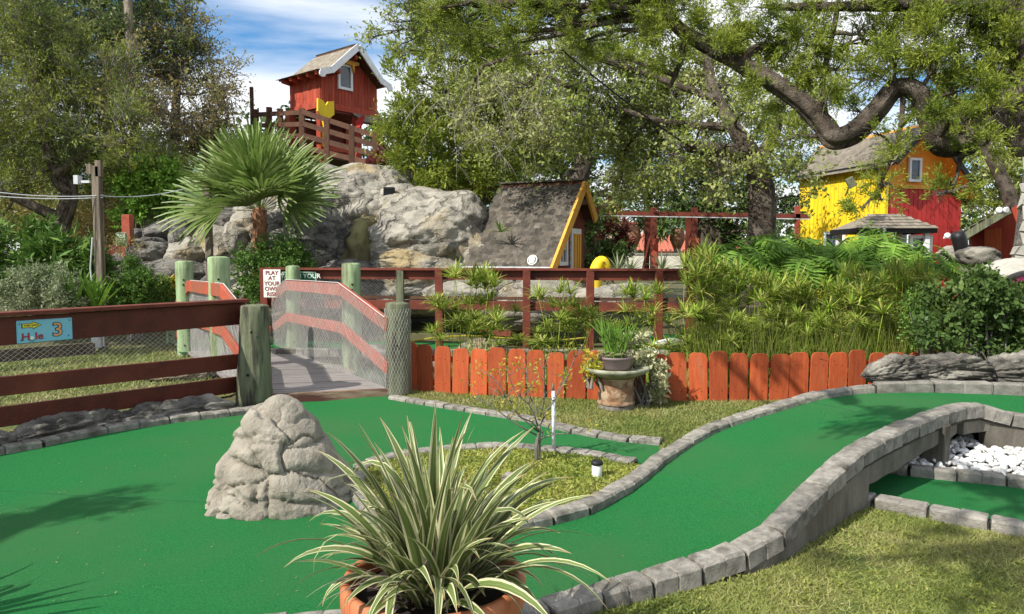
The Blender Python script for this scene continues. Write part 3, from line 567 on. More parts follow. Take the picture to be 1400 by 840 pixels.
# bed of white stones
bed = [Vector((p.x, p.y + .04, .06)) for p in LB] + [Vector((6.2, 5.5, .06)), Vector((4.3, 5.75, .06)), Vector((3.5, 5.95, .06)), Vector((2.6, 6.0, .06))]
rb = flatpoly('stone_bed', bed, 'mortar'); q = scatter_poly(2300, bed)
bV, bF = sphere(2); rg = np.random.default_rng(5); bms = []
for s in range(6): bms.append(npmesh('stone', bV * (1 + .25 * fbm(bV * 1.5 + s * 9, 2))[:, None] * np.array([1, .8, .55]), bF, 'white_stone'))
q = q[np.argsort(np.abs(q[:, 0] / q[:, 1] - .62) + .25 * (q[:, 1] > 5.75) + (q[:, 1] - 5.2) * .12)]
for k, (x, y) in enumerate(q[:290]):
    s = .020 + .014 * rg.random(); link('stone', bms[k % 6], rb, (x, y, .07 + .035 * rg.random() + .1 * max(0, y - 5.5)), (rg.random() * .8, rg.random() * .8, rg.random() * 6), (s, s, s))
VV = []; FF = []; 
for k, (x, y) in enumerate(q[290:]): s = .030; VV.append(bV * s * np.array([1, .8, .6]) + [x, y, .075 + .03 * RG.random() + .1 * max(0, y - 5.5)]); FF.append(bF + len(bV) * k)
tag(link('small_stones', npmesh('small_stones', np.concatenate(VV), np.concatenate(FF), 'white_stone'), rb), kind='stuff')
# lawns
isl = [Vector((p.x, p.y, .055)) for p in KI] + [Vector((p.x, p.y, .055)) for p in KLc[2:jI][::-1]] + [G(560, 716, .055), G(500, 684, .055)]
flatpoly('island_lawn', isl, 'lawn'); grass('island_clover', 'low clumpy green and yellow clover filling the kerbed island bed', isl, .05, 15000, .03, .011, 'clover', 1.3, 'ground cover')
st = [Vector((p.x, p.y + .05, .035)) for p in KA] + [Vector((p.x, p.y + .06, .035)) for p in KLc[jI + 2:]] + [Vector((4.9, 7.95, .035)), Vector((2.65, 7.85, .035)), Vector((1.79, 7.85, .035)), Vector((0, 8.1, .035)), Vector((-1.3, 8.5, .035))]
flatpoly('back_lawn', st, 'lawn'); grass('back_grass', 'short yellow green grass between the back kerb and the orange pickets', st, .035, 26000, .032, .0055, 'grassy', .9)
fl = [Vector((p.x, p.y - .07, .012)) for p in KR[i0 - 2:ib]] + [Vector((2.3, 4.62, .012))] + [Vector((p.x, p.y - .04, .012)) for p in LF[1:]] + [Vector((6, 2, .012)), Vector((3, .6, .012)), Vector((-.2, .6, .012)), Vector((-.6, 2.6, .012))]
flatpoly('front_lawn', fl, 'lawn'); vis = [p for p in fl if p.y > 2.2] 
vis = [Vector((p.x, p.y, 0)) for p in fl[:-4]] + [Vector((3.6, 3.2, 0)), Vector((2.5, 2.5, 0)), Vector((.2, 2.5, 0))]
grass('front_grass', 'dry yellow green lawn grass in front of the ramp wall', vis, .01, 135000, .034, .0033, 'grassy', 1.5, clumpy=2.2)
weeds = scatter_poly(260, vis); wc = np.repeat(np.c_[weeds, np.full(len(weeds), .02)], 14, 0) + RG.normal(size=(len(weeds) * 14, 3)) * [.03, .03, .008]; wd = RG.normal(size=(len(wc), 3)); wd[:, 2] = np.abs(wd[:, 2]) * .5; wd /= np.linalg.norm(wd, axis=1)[:, None]; V_, F_ = leafquads(wc, wd, rdirs(len(wc)), .014 + .014 * RG.random(len(wc)), np.full(len(wc), .010)); tag(link('lawn_weeds', npmesh('lawn_weeds', V_, F_, 'clover')), 'low green weeds scattered through the dry front lawn', 'weeds', kind='stuff')
ll = [Vector((-12, 13.5, .02)), Vector((-3.0, 13.5, .02)), Vector((-3.2, 8.2, .02)), Vector((-4.6, 6.4, .02)), Vector((-9, 5, .02)), Vector((-14, 8, .02))]
flatpoly('left_lawn', ll, 'lawn'); grass('left_grass', 'sunny lawn grass behind the dark red rail fence', [p for p in [Vector((-9, 12.6, 0)), Vector((-3.4, 12.6, 0)), Vector((-3.2, 8.3, 0)), Vector((-4.9, 6.6, 0)), Vector((-6.5, 7.5, 0))]], .02, 22000, .06, .009, 'grassy', .9)
# ================================================================ HERO ROCK
def coneshape(n, r):
    h = np.clip(n[:, 2], 0, 1); w = (1 - h ** 1.12) ** .53; rad_ = np.hypot(n[:, 0], n[:, 1]) + 1e-6; ux, uy = n[:, 0] / rad_, n[:, 1] / rad_
    neg = n[:, 2] < 0; w = np.where(neg, rad_, w); q = np.stack([ux * w, uy * w, np.where(neg, 0, h) * 1.35], 1)
    rg = np.random.default_rng(31); K = 20; sh = rg.random(K) ** 1.3 * .98; sa = rg.random(K) * 2 * PI; sw = (1 - sh ** 1.05) ** .56; sd = np.stack([np.cos(sa) * sw, np.sin(sa) * sw, sh * 1.35], 1)
    A_ = np.array([1, 1, 2.1]); wq = q + .13 * np.stack([fbm(q * 2.6 + k_ * 7, 4) for k_ in range(3)], 1); wq[:, 2] += .16 * wq[:, 0]; sd[:, 2] += .16 * sd[:, 0]
    D = np.sqrt((((wq[:, None] - sd[None]) * A_) ** 2).sum(2)); ix = D.argmin(1); Ds = np.sort(D, 1); ed = np.clip((Ds[:, 1] - Ds[:, 0]) / .13, 0, 1)
    off = rg.uniform(-.07, .07, K)[ix]; pil = (1 - (1 - ed) ** 2.5); amp = np.where(h < .9, 1, (1 - h) / .1)
    cr2 = np.clip((np.abs(fbm(q * np.array([2.2, 2.2, 4.5]) + 4, 3)) - .0) / .05, 0, 1)
    k_ = 1 + amp * (off + .10 * (pil - .8) - .022 * (1 - cr2) - .10 * Ds[:, 0] + .016 * fbm(q * 5 + 2, 4) + .010 * fbm(q * 16, 3))
    led = h * 4.3 + .40 * np.sin(th + 2.4) + .5 * fbm(q * 1.3 + 3, 3) if False else h * 4.3 + .42 * np.sin(np.arctan2(uy, ux) + 2.4) + .42 * fbm(q * 1.3 + 3, 3); fr = led - np.floor(led); bul = np.clip(np.sin(np.clip(fr, 0, 1) ** .75 * PI), 0, 1) ** .35; k_ = k_ + amp * .12 * (bul - .8)
    w = w * k_ * (1 + .25 * (r - 1)); zz = np.where(neg, n[:, 2] * .12, h * (1 + amp * (k_ - 1) * .35))
    return np.stack([ux * w + .08 * (1 - h) ** 2 * ux + .05 * (1 - h), uy * w, zz], 1)
ro = rock('rock', 'rock', G(386, 683, .02), (.455, .42, .69), 7, 12, 26, .05, (1, 1, 1.4), .028, None, coneshape, .05, .3, .008, .07, .3)
tag(ro, 'pale grey cone shaped rock with folded ledges standing on the green carpet', 'rock')
# rock ledges
def ledge(name, label, path, w, h, m, seed, sub=6, z0=0):
    q = resample(path, 9); t = None; pts = q; d = (pts[-1] - pts[0]); L = plen(path)
    V, F = sphere(sub); tt = (V[:, 0] + 1) / 2; n = V
    seg = np.clip(tt * (len(q) - 1), 0, len(q) - 1.001); i = seg.astype(int); f = seg - i; Q = np.array([p[:] for p in q]); c = Q[i] * (1 - f)[:, None] + Q[i + 1] * f[:, None]
    dx = Q[i + 1] - Q[i]; dx[:, 2] = 0; dx /= np.linalg.norm(dx, axis=1)[:, None]; nn = np.stack([-dx[:, 1], dx[:, 0], 0 * tt], 1)
    env = np.clip(1 - np.abs(V[:, 0]) ** 6, .15, 1); rr = np.hypot(V[:, 1], V[:, 2]) + 1e-5; a1 = V[:, 1] / rr; a2 = V[:, 2] / rr
    o = c * 9 / max(L, 1) * .4 + np.stack([tt * L * 2, a1, a2 * 2], 1); k = env * (1 + .35 * fbm(o * 1.1 + seed, 3) + .12 * fbm(o * 4 + seed, 3))
    r1 = 1 - np.abs(fbm(np.stack([tt * L * 2.4, a1 * .8, a2 * 3.2], 1) + seed, 3)); r2 = 1 - np.abs(fbm(np.stack([tt * L * 6.5, a1 * 2.2, a2 * 6], 1) + seed * 2, 3)); k = k - .28 * np.clip(r1 - .82, 0, 1) / .18 - .13 * np.clip(r2 - .8, 0, 1) / .2
    pos = c + nn * (a1 * w / 2 * k)[:, None]; pos[:, 2] = z0 + c[:, 2] + a2 * h / 2 * k + h / 2 * .6
    return tag(link(name, npmesh(name, pos, F, m, True)), label, 'rock')
ledge('rock_ledge', 'long low craggy grey rock ledge along the back edge of the raised ramp, left piece', [Vector((3.22, 6.62, .42)), Vector((3.6, 6.75, .46)), Vector((4.2, 6.75, .46)), Vector((4.55, 6.8, .42))], .38, .27, 'ledge', 2)
ledge('rock_ledge', 'dark craggy rock ledge at the right edge of the ramp below the hedge', [Vector((4.35, 6.75, .40)), Vector((4.9, 6.75, .44)), Vector((5.9, 6.7, .36))], .42, .34, 'ledge', 9)
kerb('ledge_kerb', [Vector((3.25, 6.5, .47)), Vector((3.9, 6.53, .48)), Vector((4.8, 6.52, .45)), Vector((5.9, 6.42, .37))], .5, .10, .12)
# low rocks along the left fence
pp = [KLs[i] + Vector((-.12, .14, -.09)) for i in range(len(KLs))]; n_ = len(pp)
for k, (a, b, wd, h) in enumerate([(.30, .50, .34, .20), (.46, .64, .30, .26), (.60, .80, .32, .26), (.76, .99, .30, .24)]):
    seg = [p + Vector((-.05, .08, 0)) for p in resample(pp, 60)[int(a * 60):int(b * 60)]]
    ledge('low_rock', ['flat grey rock at the left photo edge between kerb and rail fence', 'humped grey rock with pale crest under the rail fence, left of centre', 'wide dark grey rock under the middle of the rail fence', 'smooth dark grey rock beside the foot of the leaning green post'][k], seg, wd, h, 'ledge', 20 + k, 5, -.02)
# ================================================================ LEFT RAIL FENCE
def wirepanel(name, parent, quad, sp, r, m='wire', kinds='stuff'):
    """chicken wire: two families of diagonal wires clipped to a planar quad (a,b,c,d)"""
    a, b, c, d = [Vector(p) for p in quad]; u = (b - a); Lx = u.length; u.normalize(); v = (d - a); n = u.cross(v).normalized(); v = n.cross(u)
    poly = [(0, 0), ((b - a).dot(u), (b - a).dot(v)), ((c - a).dot(u), (c - a).dot(v)), ((d - a).dot(u), (d - a).dot(v))]
    xs = [p[0] for p in poly]; ys = [p[1] for p in poly]; out = []
    for dx, dy in ((.80, .6), (.80, -.6)):
        nx_, ny_ = -dy, dx; pr = [p[0] * nx_ + p[1] * ny_ for p in poly]; s = min(pr)
        while s < max(pr):
            s += sp * random.uniform(.9, 1.1); ts = []
            for i in range(4):
                x0, y0 = poly[i]; x1, y1 = poly[(i + 1) % 4]; e0 = x0 * nx_ + y0 * ny_ - s; e1 = x1 * nx_ + y1 * ny_ - s
                if e0 * e1 < 0: k = e0 / (e0 - e1); x = x0 + (x1 - x0) * k; y = y0 + (y1 - y0) * k; ts.append(x * dx + y * dy)
            if len(ts) == 2:
                ts.sort(); L = ts[1] - ts[0]; nseg = max(1, int(L / .35)); prev = None
                for j in range(nseg + 1):
                    t = ts[0] + L * j / nseg; w = random.uniform(-1, 1) * sp * .12 if 0 < j < nseg else 0; q = a + u * (t * dx + (s + w) * nx_) + v * (t * dy + (s + w) * ny_) + n * (random.uniform(-.004, .004))
                    if prev is not None: out.append((prev, q))
                    prev = q
    A_ = np.array([o[0][:] for o in out]); B_ = np.array([o[1][:] for o in out]); D = B_ - A_; D /= np.linalg.norm(D, axis=1)[:, None]; N = np.array(n[:]); U = np.cross(D, N)
    m_ = len(out); V = np.empty((m_, 6, 3)); 
    for i, (p, q) in enumerate(((0, 1.0), (-.87, -.5), (.87, -.5))): V[:, i] = A_ + (U * p + N * q) * r; V[:, i + 3] = B_ + (U * p + N * q) * r
    base = np.arange(m_)[:, None] * 6; F_ = np.concatenate([base + [0, 1, 4, 3], base + [1, 2, 5, 4], base + [2, 0, 3, 5]])
    o = link(name, npmesh(name, V.reshape(-1, 3), F_, m), parent); 
    if kinds: o['kind'] = kinds
    return o
def post(name, label, base, top, r0, r1, m, lean=(0, 0), group=None, cat='post', holes=()):
    t = thing(name, label, cat, base, 0, group); h = top - base[2]; mb = MB(); n = 18; pr = []
    for i in range(15):
        z_ = h * i / 14; pr.append((r0 + (r1 - r0) * i / 14 + random.uniform(-.003, .003), z_))
    pr += [(r1 * .93, h + .012), (r1 * .6, h + .022), (r1 * .2, h + .024)]; mb.lathe(pr, n)
    for j in range(len(mb.v)):
        x, y, z_ = mb.v[j]; k = 1 + .05 * math.sin((j % n) * 2.1 + z_ * 2) + random.uniform(-.015, .015); mb.v[j] = (x * k + lean[0] * z_ / h, y * k + lean[1] * z_ / h, z_)
    mb.obj('shaft', m, t, True)
    for (a, z_) in holes:
        q = MB(); rr = r0 * 1.01; q.lathe([(.016, 0), (.014, .004), (.009, -.003)], 8); c = Vector((math.cos(a) * rr + lean[0] * z_ / h, math.sin(a) * rr + lean[1] * z_ / h, z_)); q.obj('bolt_hole', 'darkgap', t, loc=c, rot=Vector((math.cos(a), math.sin(a), 0)).to_track_quat('Z', 'Y'))
    return t
F0 = Vector((-2.93, 7.95, 0)); FD = (Vector((-4.30, 6.02, 0)) - F0).normalized(); FN = Vector((-FD.y, FD.x, 0)); FN = FN if FN.y < 0 else -FN
def fp(s, z_, off=0): return F0 + FD * s + FN * off + Vector((0, 0, z_))
lf = thing('rail_fence', 'dark maroon wooden rail fence with chicken wire running off at the left', 'fence', tuple(F0))
lp = lambda v: v - F0
def rl(name, s0, s1, za, zb, th, hh, m='rail', off=0):
    mb = MB(); mb.beam(lp(fp(s0, za, off)), lp(fp(s1, zb, off)), th, hh); return mb.obj(name, m, lf, bevel=.004)
rl('cap_board', -.03, 5.2, 1.115, 1.115, .16, .035, 'midrail')
rl('rail', -.02, 5.2, .975, .965, .045, .235); rl('rail', -.02, 5.2, .455, .58, .045, .16); rl('rail', -.02, 5.2, .205, .315, .045, .17)
for s in (3.9,):
    mb = MB(); mb.box(-.05, .05, -.05, .05, 0, 1.09); mb.obj('fence_post', 'rail', lf, loc=lp(fp(s, 0, -.08)), rot=(0, 0, math.atan2(FD.y, FD.x)))
wirepanel('wire_mesh', lf, [lp(fp(0, .08, -.035)), lp(fp(5, .16, -.035)), lp(fp(5, 1.0, -.035)), lp(fp(0, 1.0, -.035))], .034, .0011)
# ================================================================ SIGN hole 3
def signframe(name, label, c, right, w, h, th, m, cat='sign', group=None, up=Vector((0, 0, 1)), rad=.01):
    right = Vector(right).normalized(); nrm = right.cross(up); t = thing(name, label, cat, c, 0, group); t.rotation_mode = 'QUATERNION'
    mtx = Matrix((right, -nrm, up)).transposed(); t.rotation_quaternion = mtx.to_quaternion()   # local x right, y away, z up
    mb = MB(); mb.box(-w / 2, w / 2, 0, th, -h / 2, h / 2); mb.obj('board', m, t, bevel=min(rad, th * .4)); return t
FACE = Matrix.Rotation(PI / 2, 4, 'X')
def txt(parent, s, x, zc, size, m, y=-.001, name='lettering', ext=.0012, sx=1, rot=0, bold=0):
    return textmesh(name, s, size, m, parent, Matrix.Translation((x, y - ext, zc)) @ Matrix.Rotation(rot, 4, 'Y') @ FACE @ Matrix.Diagonal((sx, 1, 1, 1)), ext, bold=bold)
c = fp(1.0, .97, .045)
# find s for px 55
bs = min([i * .02 for i in range(260)], key=lambda s: abs(700 + 1000 * fp(s, 0).x / (fp(s, 0).y * 1.0) - 56)); s0 = min([i * .02 for i in range(260)], key=lambda s: abs(700 + 1000 * fp(s, 0).x / fp(s, 0).y - 19)); s1 = min([i * .02 for i in range(260)], key=lambda s: abs(700 + 1000 * fp(s, 0).x / fp(s, 0).y - 93)); sw = s0 - s1
sg = signframe('hole_sign', 'light blue painted sign with yellow arrow reading Hole 3 on the maroon fence', fp(bs, .955, .035), -FD, sw, .195, .012, 'signblue')
aw = sw * .32; ax = -sw * .24; poly = [(-.5, -.28), (.05, -.28), (.05, -.5), (.5, 0), (.05, .5), (.05, .28), (-.5, .28)]
MB().prism([(x * aw * 1.1 + ax, z_ * .068 + .052) for x, z_ in poly], .003, Matrix.Translation((0, -.004, 0))).obj('arrow_outline', 'ink', sg)
MB().prism([(x * aw + ax, z_ * .055 + .052) for x, z_ in poly], .003, Matrix.Translation((0, -.006, 0))).obj('arrow', 'signyellow', sg)
txt(sg, 'THIS WAY', ax - .005, .052, .021, 'ink', -.0065, sx=1.2)
for (dx, m_, b_, y_) in ((0, 'ink', .004, -.0015), (0, 'signred', .0, -.0035)):
    txt(sg, 'H', -.35 * sw, -.045, .085, m_, y_, bold=b_ * .5, sx=1.1); txt(sg, 'le', -.115 * sw, -.045, .085, m_, y_, bold=b_ * .5, sx=1.1); txt(sg, '3', .22 * sw, -.004, .165, 'ink' if m_ == 'ink' else 'signorange', y_, bold=b_ * 1.5, sx=1.15)
mb = MB(); mb.lathe([(.017, 0), (.015, .004), (.005, .006)], 14); mb.obj('ball', 'signwhite', sg, loc=(-.245 * sw, -.002, -.058), rot=(PI / 2, 0, 0)); mb = MB(); mb.tube([(-.02, 0, 0), (-.012, 0, -.010), (0, 0, -.013), (.012, 0, -.010), (.02, 0, 0)], .0022, 5); mb.obj('painted_cup', 'ink', sg, loc=(-.245 * sw, -.006, -.07))
for (x, z_) in ((-.45, .07), (.45, .075), (-.43, -.07), (.42, -.06)): mb = MB(); mb.lathe([(.006, 0), (.004, .004)], 8); mb.obj('screw', 'ink', sg, loc=(x * sw, -.001, z_), rot=(PI / 2, 0, 0))
# ================================================================ BRIDGE
BD = Vector((-.535, .845, 0)).normalized(); RL0 = Vector((-1.40, 8.16, 0)); LL0 = Vector((-2.80, 7.80, 0))
br = thing('footbridge', 'small wooden footbridge with arched red rails wrapped in chicken wire', 'bridge', (-2.1, 8, 0)); bo = Vector((-2.1, 8, 0))
def rp(s, z_, side, off=0): return (RL0 if side > 0 else LL0) + BD * s + Vector((BD.y, -BD.x, 0)) * off * side + Vector((0, 0, z_)) - bo
# planks along u
Lb = 5.6; npk = 40
for k in range(npk):
    s = Lb * k / npk; s2 = Lb * (k + 1) / npk - .012; a0 = rp(s, 0, -1, .02); b0 = rp(s, 0, 1, .02); a1 = rp(s2, 0, -1, .02); b1 = rp(s2, 0, 1, .02); f = k / npk
    sk = (1 - f) * .0; zt = .105 + random.uniform(-.002, .002)
    V = [Vector((p.x, p.y, z_)) for z_ in (zt - .03, zt) for p in (a0, b0, b1, a1)]
    MB().add(V, [(0, 3, 2, 1), (4, 5, 6, 7), (0, 1, 5, 4), (1, 2, 6, 5), (2, 3, 7, 6), (3, 0, 4, 7)]).obj('plank', 'deck', br)
mb = MB(); mb.beam(rp(-.03, .055, -1, .06), rp(-.03, .055, 1, .06), .05, .115); mb.obj('front_board', 'deckedge', br, bevel=.006)
for sd_ in (1, -1): mb = MB(); mb.beam(rp(0, .04, sd_, -.03), rp(Lb, .04, sd_, -.03), .05, .07); mb.obj('side_joist', 'deckedge', br)
TS = [(0, .83), (1.535, 1.17), (4.03, 1.14), (5.36, .77)]; LS = [(0, .34), (1.5, .67), (4.05, .63), (5.4, .24)]
for sd_ in (1, -1):
    for (path, hh) in ((TS, .165), (LS, .14)):
        for (a, b) in zip(path, path[1:]): mb = MB(); mb.beam(rp(a[0] + (0.0 if a[0] else -.03), a[1], sd_, .0), rp(b[0], b[1], sd_, .0), .04, hh); mb.obj('rail', 'railred', br, bevel=.004)
    for (a, b) in zip(TS, TS[1:]):
        for off in ((-.035,) if sd_ > 0 else (-.035,)):
            wirepanel('wire_mesh', br, [rp(a[0], .10, sd_, off), rp(b[0], .10, sd_, off), rp(b[0], b[1] + .07, sd_, off), rp(a[0], a[1] + .07, sd_, off)], .022, .0016)
    for k in range(3): a, b = TS[k], TS[k + 1]; mb = MB(); mb.tube([rp(a[0], a[1] + .085, sd_, -.03), rp((a[0] + b[0]) / 2, (a[1] + b[1]) / 2 + .088, sd_, -.03), rp(b[0], b[1] + .085, sd_, -.03)], .006, 5); mb.obj('wire_edge', 'wire', br)
wr = [(-.9 + .3, .5), (-2.3, .3)]
post('bridge_post', 'leaning weathered grey green post at the near left corner of the footbridge', (-2.78, 7.80, 0), 1.06, .185, .15, 'greypost', (.03, 0), 'round timber posts of the footbridge', holes=((-1.6, .35), (-1.4, .8)))
post('bridge_post', 'grey wire wrapped post with dark cracked top at the near right corner of the footbridge', (-1.29, 8.22, 0), 1.06, .14, .13, 'greypost', (0, 0), 'round timber posts of the footbridge', holes=((-1.5, .6),))
for (px, Y, tp, rr, lb) in ((303, 9.7, 1.57, .145, 'tall thick pale green post on the left side of the footbridge'), (256, 11.5, 1.50, .135, 'second tall pale green post on the left side, farther back'), (482, 10.15, 1.48, .135, 'tall pale green post behind the descending right rail of the footbridge'), (403, 11.95, 1.42, .12, 'pale green post in front of the green sign'), (238, 12.9, .62, .11, 'short weathered green stump post left of the tall green posts')):
    b = P(px, 500, Y); post('bridge_post', lb, (b.x, b.y, -.2), tp, rr, rr * .96, 'greenpost', (0, 0), 'round timber posts of the footbridge', holes=((-1.3, 1.2 * tp * .75), (-1.25, tp * .95), (-1.35, .4)))
# bunch of wire on near posts
for (x, y) in ((-1.29, 8.22),):
    t = tag(link('wire_wrap', None, None, (x, y, 0)), 'chicken wire wrapped around the ' + ('near left' if x < -2 else 'near right') + ' bridge post', 'wire netting'); n = 10; mb = MB()
    for k in range(26):
        for sg_ in (1, -1):
            pts = [(math.cos(a) * .150, math.sin(a) * .150, .05 + z_) for a, z_ in [((k / 26) * 6.28 + sg_ * j * .45, j * .16) for j in range(7)]]
            if x > -2 or k % 3 == 0: mb.tube(pts, .0011, 3, False)
    tag(mb.obj('wire_mesh', 'wire', t), kind='stuff')
# ================================================================ PICKET FENCE
pf = thing('picket_fence', 'low orange red picket fence with clipped tops in front of the sedges', 'fence', (0, 8, 0))
pb = [Vector((-1.20, 8.45, 0)), Vector((-.6, 8.2, 0)), Vector((0, 8.06, 0)), Vector((.9, 7.88, 0)), Vector((1.79, 7.8, 0)), Vector((2.65, 7.82, 0)), Vector((5.3, 8.0, 0))]; pb = smoothpath(pb, 4)
npk = round(plen(pb) / .213); q = resample(pb, npk); pms = []
for s in range(6):
    r = random.Random(s); w = .099 + r.uniform(-.005, .004); h = .565; cpr = .03 + r.uniform(-.005, .01)
    mb = MB(); mb.prism([(-w, 0), (w, 0), (w + r.uniform(-.004, .003), h - cpr - .03), (w * .86, h - cpr * .5), (w * .55, h), (-w * .55, h + r.uniform(-.006, .006)), (-w * .87, h - cpr * .6), (-w, h - cpr - .03)], .019, Matrix.Identity(4)); me = mb.mesh('picket', 'picket', bevel=.002); me.materials.append(M['darkgap']); bm_ = bmesh.new(); bm_.from_mesh(me)
    for (nx2, nz2) in ((-.035, .14), (.04, .145), (-.04, .425), (.035, .42)):
        vs_ = [bm_.verts.new((nx2 + r.uniform(-.006, .006) + .0042 * math.cos(k * PI / 3), -.0012, nz2 + .0042 * math.sin(k * PI / 3))) for k in range(6)]; f_ = bm_.faces.new(vs_); f_.material_index = 1
    bm_.to_mesh(me); bm_.free(); pms.append(me)
for i, p in enumerate(q):
    d = q[min(i + 1, npk - 1)] - q[max(i - 1, 0)]; hs_ = [1.05, 1.03][i] if i < 2 else 1 + random.uniform(-.035, .03)
    link('picket', pms[random.randrange(6)], pf, p + Vector((0, -8, .0)), (random.uniform(-.03, .04), random.uniform(-.028, .028), math.atan2(d.y, d.x) + random.uniform(-.05, .05)), (random.uniform(.96, 1.05), 1, hs_))
for z_ in (.14, .42):
    for i in range(0, npk - 4, 4): a = q[i] + Vector((0, .05 - 8, z_)); b = q[i + 4] + Vector((0, .05 - 8, z_)); mb = MB(); mb.beam(a, b, .035, .07); mb.obj('back_rail', 'picket', pf)
# ================================================================ MID FENCE
mf = thing('back_rail_fence', 'long dark red rail fence with wire mesh crossing the middle behind the sedges', 'fence', (0, 11, 0))
def mp_(px, z_, dy=0):
    t = (px - 357) / 603; Yq = 12.3 - 1.1 * t + dy; u = (px - 700) / FPX; return Vector((u * Yq * .997, Yq - 11, z_))
for a, b in ((357, 547), (547, 720), (720, 900), (900, 965)):
    mb = MB(); mb.beam(mp_(a, 1.385), mp_(b, 1.385), .16, .035); mb.obj('cap_board', 'midrail', mf); mb = MB(); mb.beam(mp_(a, 1.29, .03), mp_(b, 1.29, .03), .04, .15); mb.obj('rail', 'rail', mf)
    mb = MB(); mb.beam(mp_(a, .80, .03), mp_(b, .80, .03), .04, .15); mb.obj('rail', 'midrail', mf, bevel=.003)
    wirepanel('wire_mesh', mf, [mp_(a, .80, .06), mp_(b, .80, .06), mp_(b, 1.3, .06), mp_(a, 1.3, .06)], .034, .0011)
    mb = MB(); mb.beam(mp_(a, .92, .035), mp_(b, .92, .035), .03, .05); mb.obj('rail', 'brownwood', mf)
for px, m_, z0 in ((361, 'midrail', 0), (547, 'greypost', .0), (600, 'midrail', 0), (720, 'midrail', 0), (807, 'midrail', 0), (901, 'midrail', 0), (945, 'midrail', 0)):
    c = mp_(px, 0); mb = MB(); mb.box(-.06, .06, -.05, .05, -.1, 1.366); mb.obj('fence_post', m_, mf, bevel=.005, loc=(c.x, c.y - .03, 0))
# signs on its left end
sn = signframe('warning_sign', 'white board with maroon words PLAY AT YOUR OWN RISK', P(372, 388, 12.05), (1, 0, 0), .285, .46, .012, 'signwhite')
for k, s in enumerate(('PLAY', 'AT', 'YOUR', 'OWN', 'RISK')): txt(sn, s, 0, .175 - k * .088, .093, 'signmaroon', bold=.0022)
gs = signframe('step_sign', 'dark green board with white words partly hidden by the green post', P(409, 384, 12.12), (1, 0, 0), .57, .30, .012, 'signgreen')
txt(gs, 'WATCH YOUR', 0, .075, .105, 'signwhite', bold=.002); txt(gs, 'STEP', 0, -.05, .10, 'signwhite', bold=.002)
for (x0, x1, z0, z1) in ((-.28, .28, .137, .143), (-.28, .28, -.143, -.137), (-.283, -.275, -.14, .14), (.275, .283, -.14, .14)): MB().box(x0, x1, -.003, 0, z0, z1).obj('border', 'signwhite', gs)
# ================================================================ ROCK MOUNTAIN
mt = thing('rock_mountain', 'big artificial rock mountain of grey and tan boulders below the red tower house', 'rock', (-3, 15, 0)); MO = Vector((-3, 15, 0))
BL = [(596, 328, 15.2, 92, 66, 1.7, 'rocktan', 1, 10), (548, 262, 17.2, 46, 30, 1.3, 'rocktan', 65, 9), (520, 300, 16.2, 60, 40, 1.3, 'rocktan', 66, 9), (640, 330, 15.6, 55, 40, 1.2, 'rocktan', 67, 9), (445, 300, 16.0, 60, 40, 1.2, 'rocktan', 68, 9), (420, 345, 14.9, 78, 62, 1.4, 'rockgrey', 2, 12), (478, 300, 16.6, 98, 68, 2.0, 'rocktan', 3, 10), (506, 262, 17.6, 62, 36, 1.7, 'rocktan', 4, 9), (440, 262, 17.9, 60, 34, 1.4, 'rocktan', 41, 9),
      (655, 352, 14.6, 50, 58, 1.2, 'rocktan', 5, 10), (502, 352, 15.2, 34, 60, 1.2, 'rockmoss', 6, 6), (619, 340, 14.35, 20, 46, .7, 'rockmoss', 7, 5), (545, 352, 14.5, 44, 42, .9, 'rocktan', 8, 9), (575, 372, 14.2, 80, 40, .9, 'rocktan', 9, 14), (684, 392, 13.4, 34, 26, .5, 'rocktan', 10, 8), (470, 395, 14.2, 85, 40, .9, 'rockgrey', 11, 12),
      (212, 350, 14.8, 36, 22, .8, 'rockgrey', 12, 7), (238, 318, 15.6, 32, 20, .8, 'rockgrey', 13, 7), (272, 352, 14.9, 36, 28, .8, 'rocktan', 14, 7), (262, 322, 15.2, 24, 28, .8, 'rockgrey', 30, 7), (306, 306, 16.2, 40, 24, .9, 'rockgrey', 15, 8), (306, 345, 15.0, 40, 34, .8, 'rocktan', 16, 8), (200, 326, 15.8, 24, 14, .7, 'rockgrey', 17, 6),
      (340, 336, 15.3, 38, 46, .9, 'rocktan', 18, 9), (176, 362, 14.6, 34, 17, .7, 'rockgrey', 19, 6), (288, 290, 16.8, 30, 16, .8, 'rocktan', 20, 7), (365, 298, 16.6, 45, 34, 1.1, 'rocktan', 21, 9), (240, 375, 14.5, 60, 26, .8, 'rockgrey', 22, 9), (330, 385, 14.6, 70, 32, .8, 'rockgrey', 23, 9), (644, 296, 15.0, 9, 6, .14, 'rocktan', 24, 4),
      (250, 400, 14.6, 90, 34, .9, 'rockgrey', 61, 12), (180, 395, 14.9, 50, 30, .8, 'rockgrey', 62, 9), (350, 400, 14.3, 70, 36, .8, 'rocktan', 63, 12), (560, 405, 14.4, 110, 34, 1.0, 'rocktan', 64, 14), (395, 276, 17.6, 52, 34, 1.3, 'rocktan', 31, 9), (548, 288, 16.0, 44, 34, 1.2, 'rocktan', 32, 9), (640, 400, 13.4, 60, 18, .5, 'rocktan', 33, 8), (720, 405, 13.2, 40, 16, .5, 'rocktan', 34, 7), (380, 425, 12.9, 36, 14, .4, 'rocktan', 37, 7)]
for k, (px, py, Y, rx, rz_, ry, m_, sd_, cells) in enumerate(BL):
    c = P(px, py, Y); k_ = Y / FPX; rock('boulder', m_, c - MO, (rx * k_, ry, rz_ * k_), 6 if rx > 70 else (5 if rx > 30 else 4), sd_, cells * 2, .035, (1, 1, 1.2), .035, mt, None, .17, 0, .016)
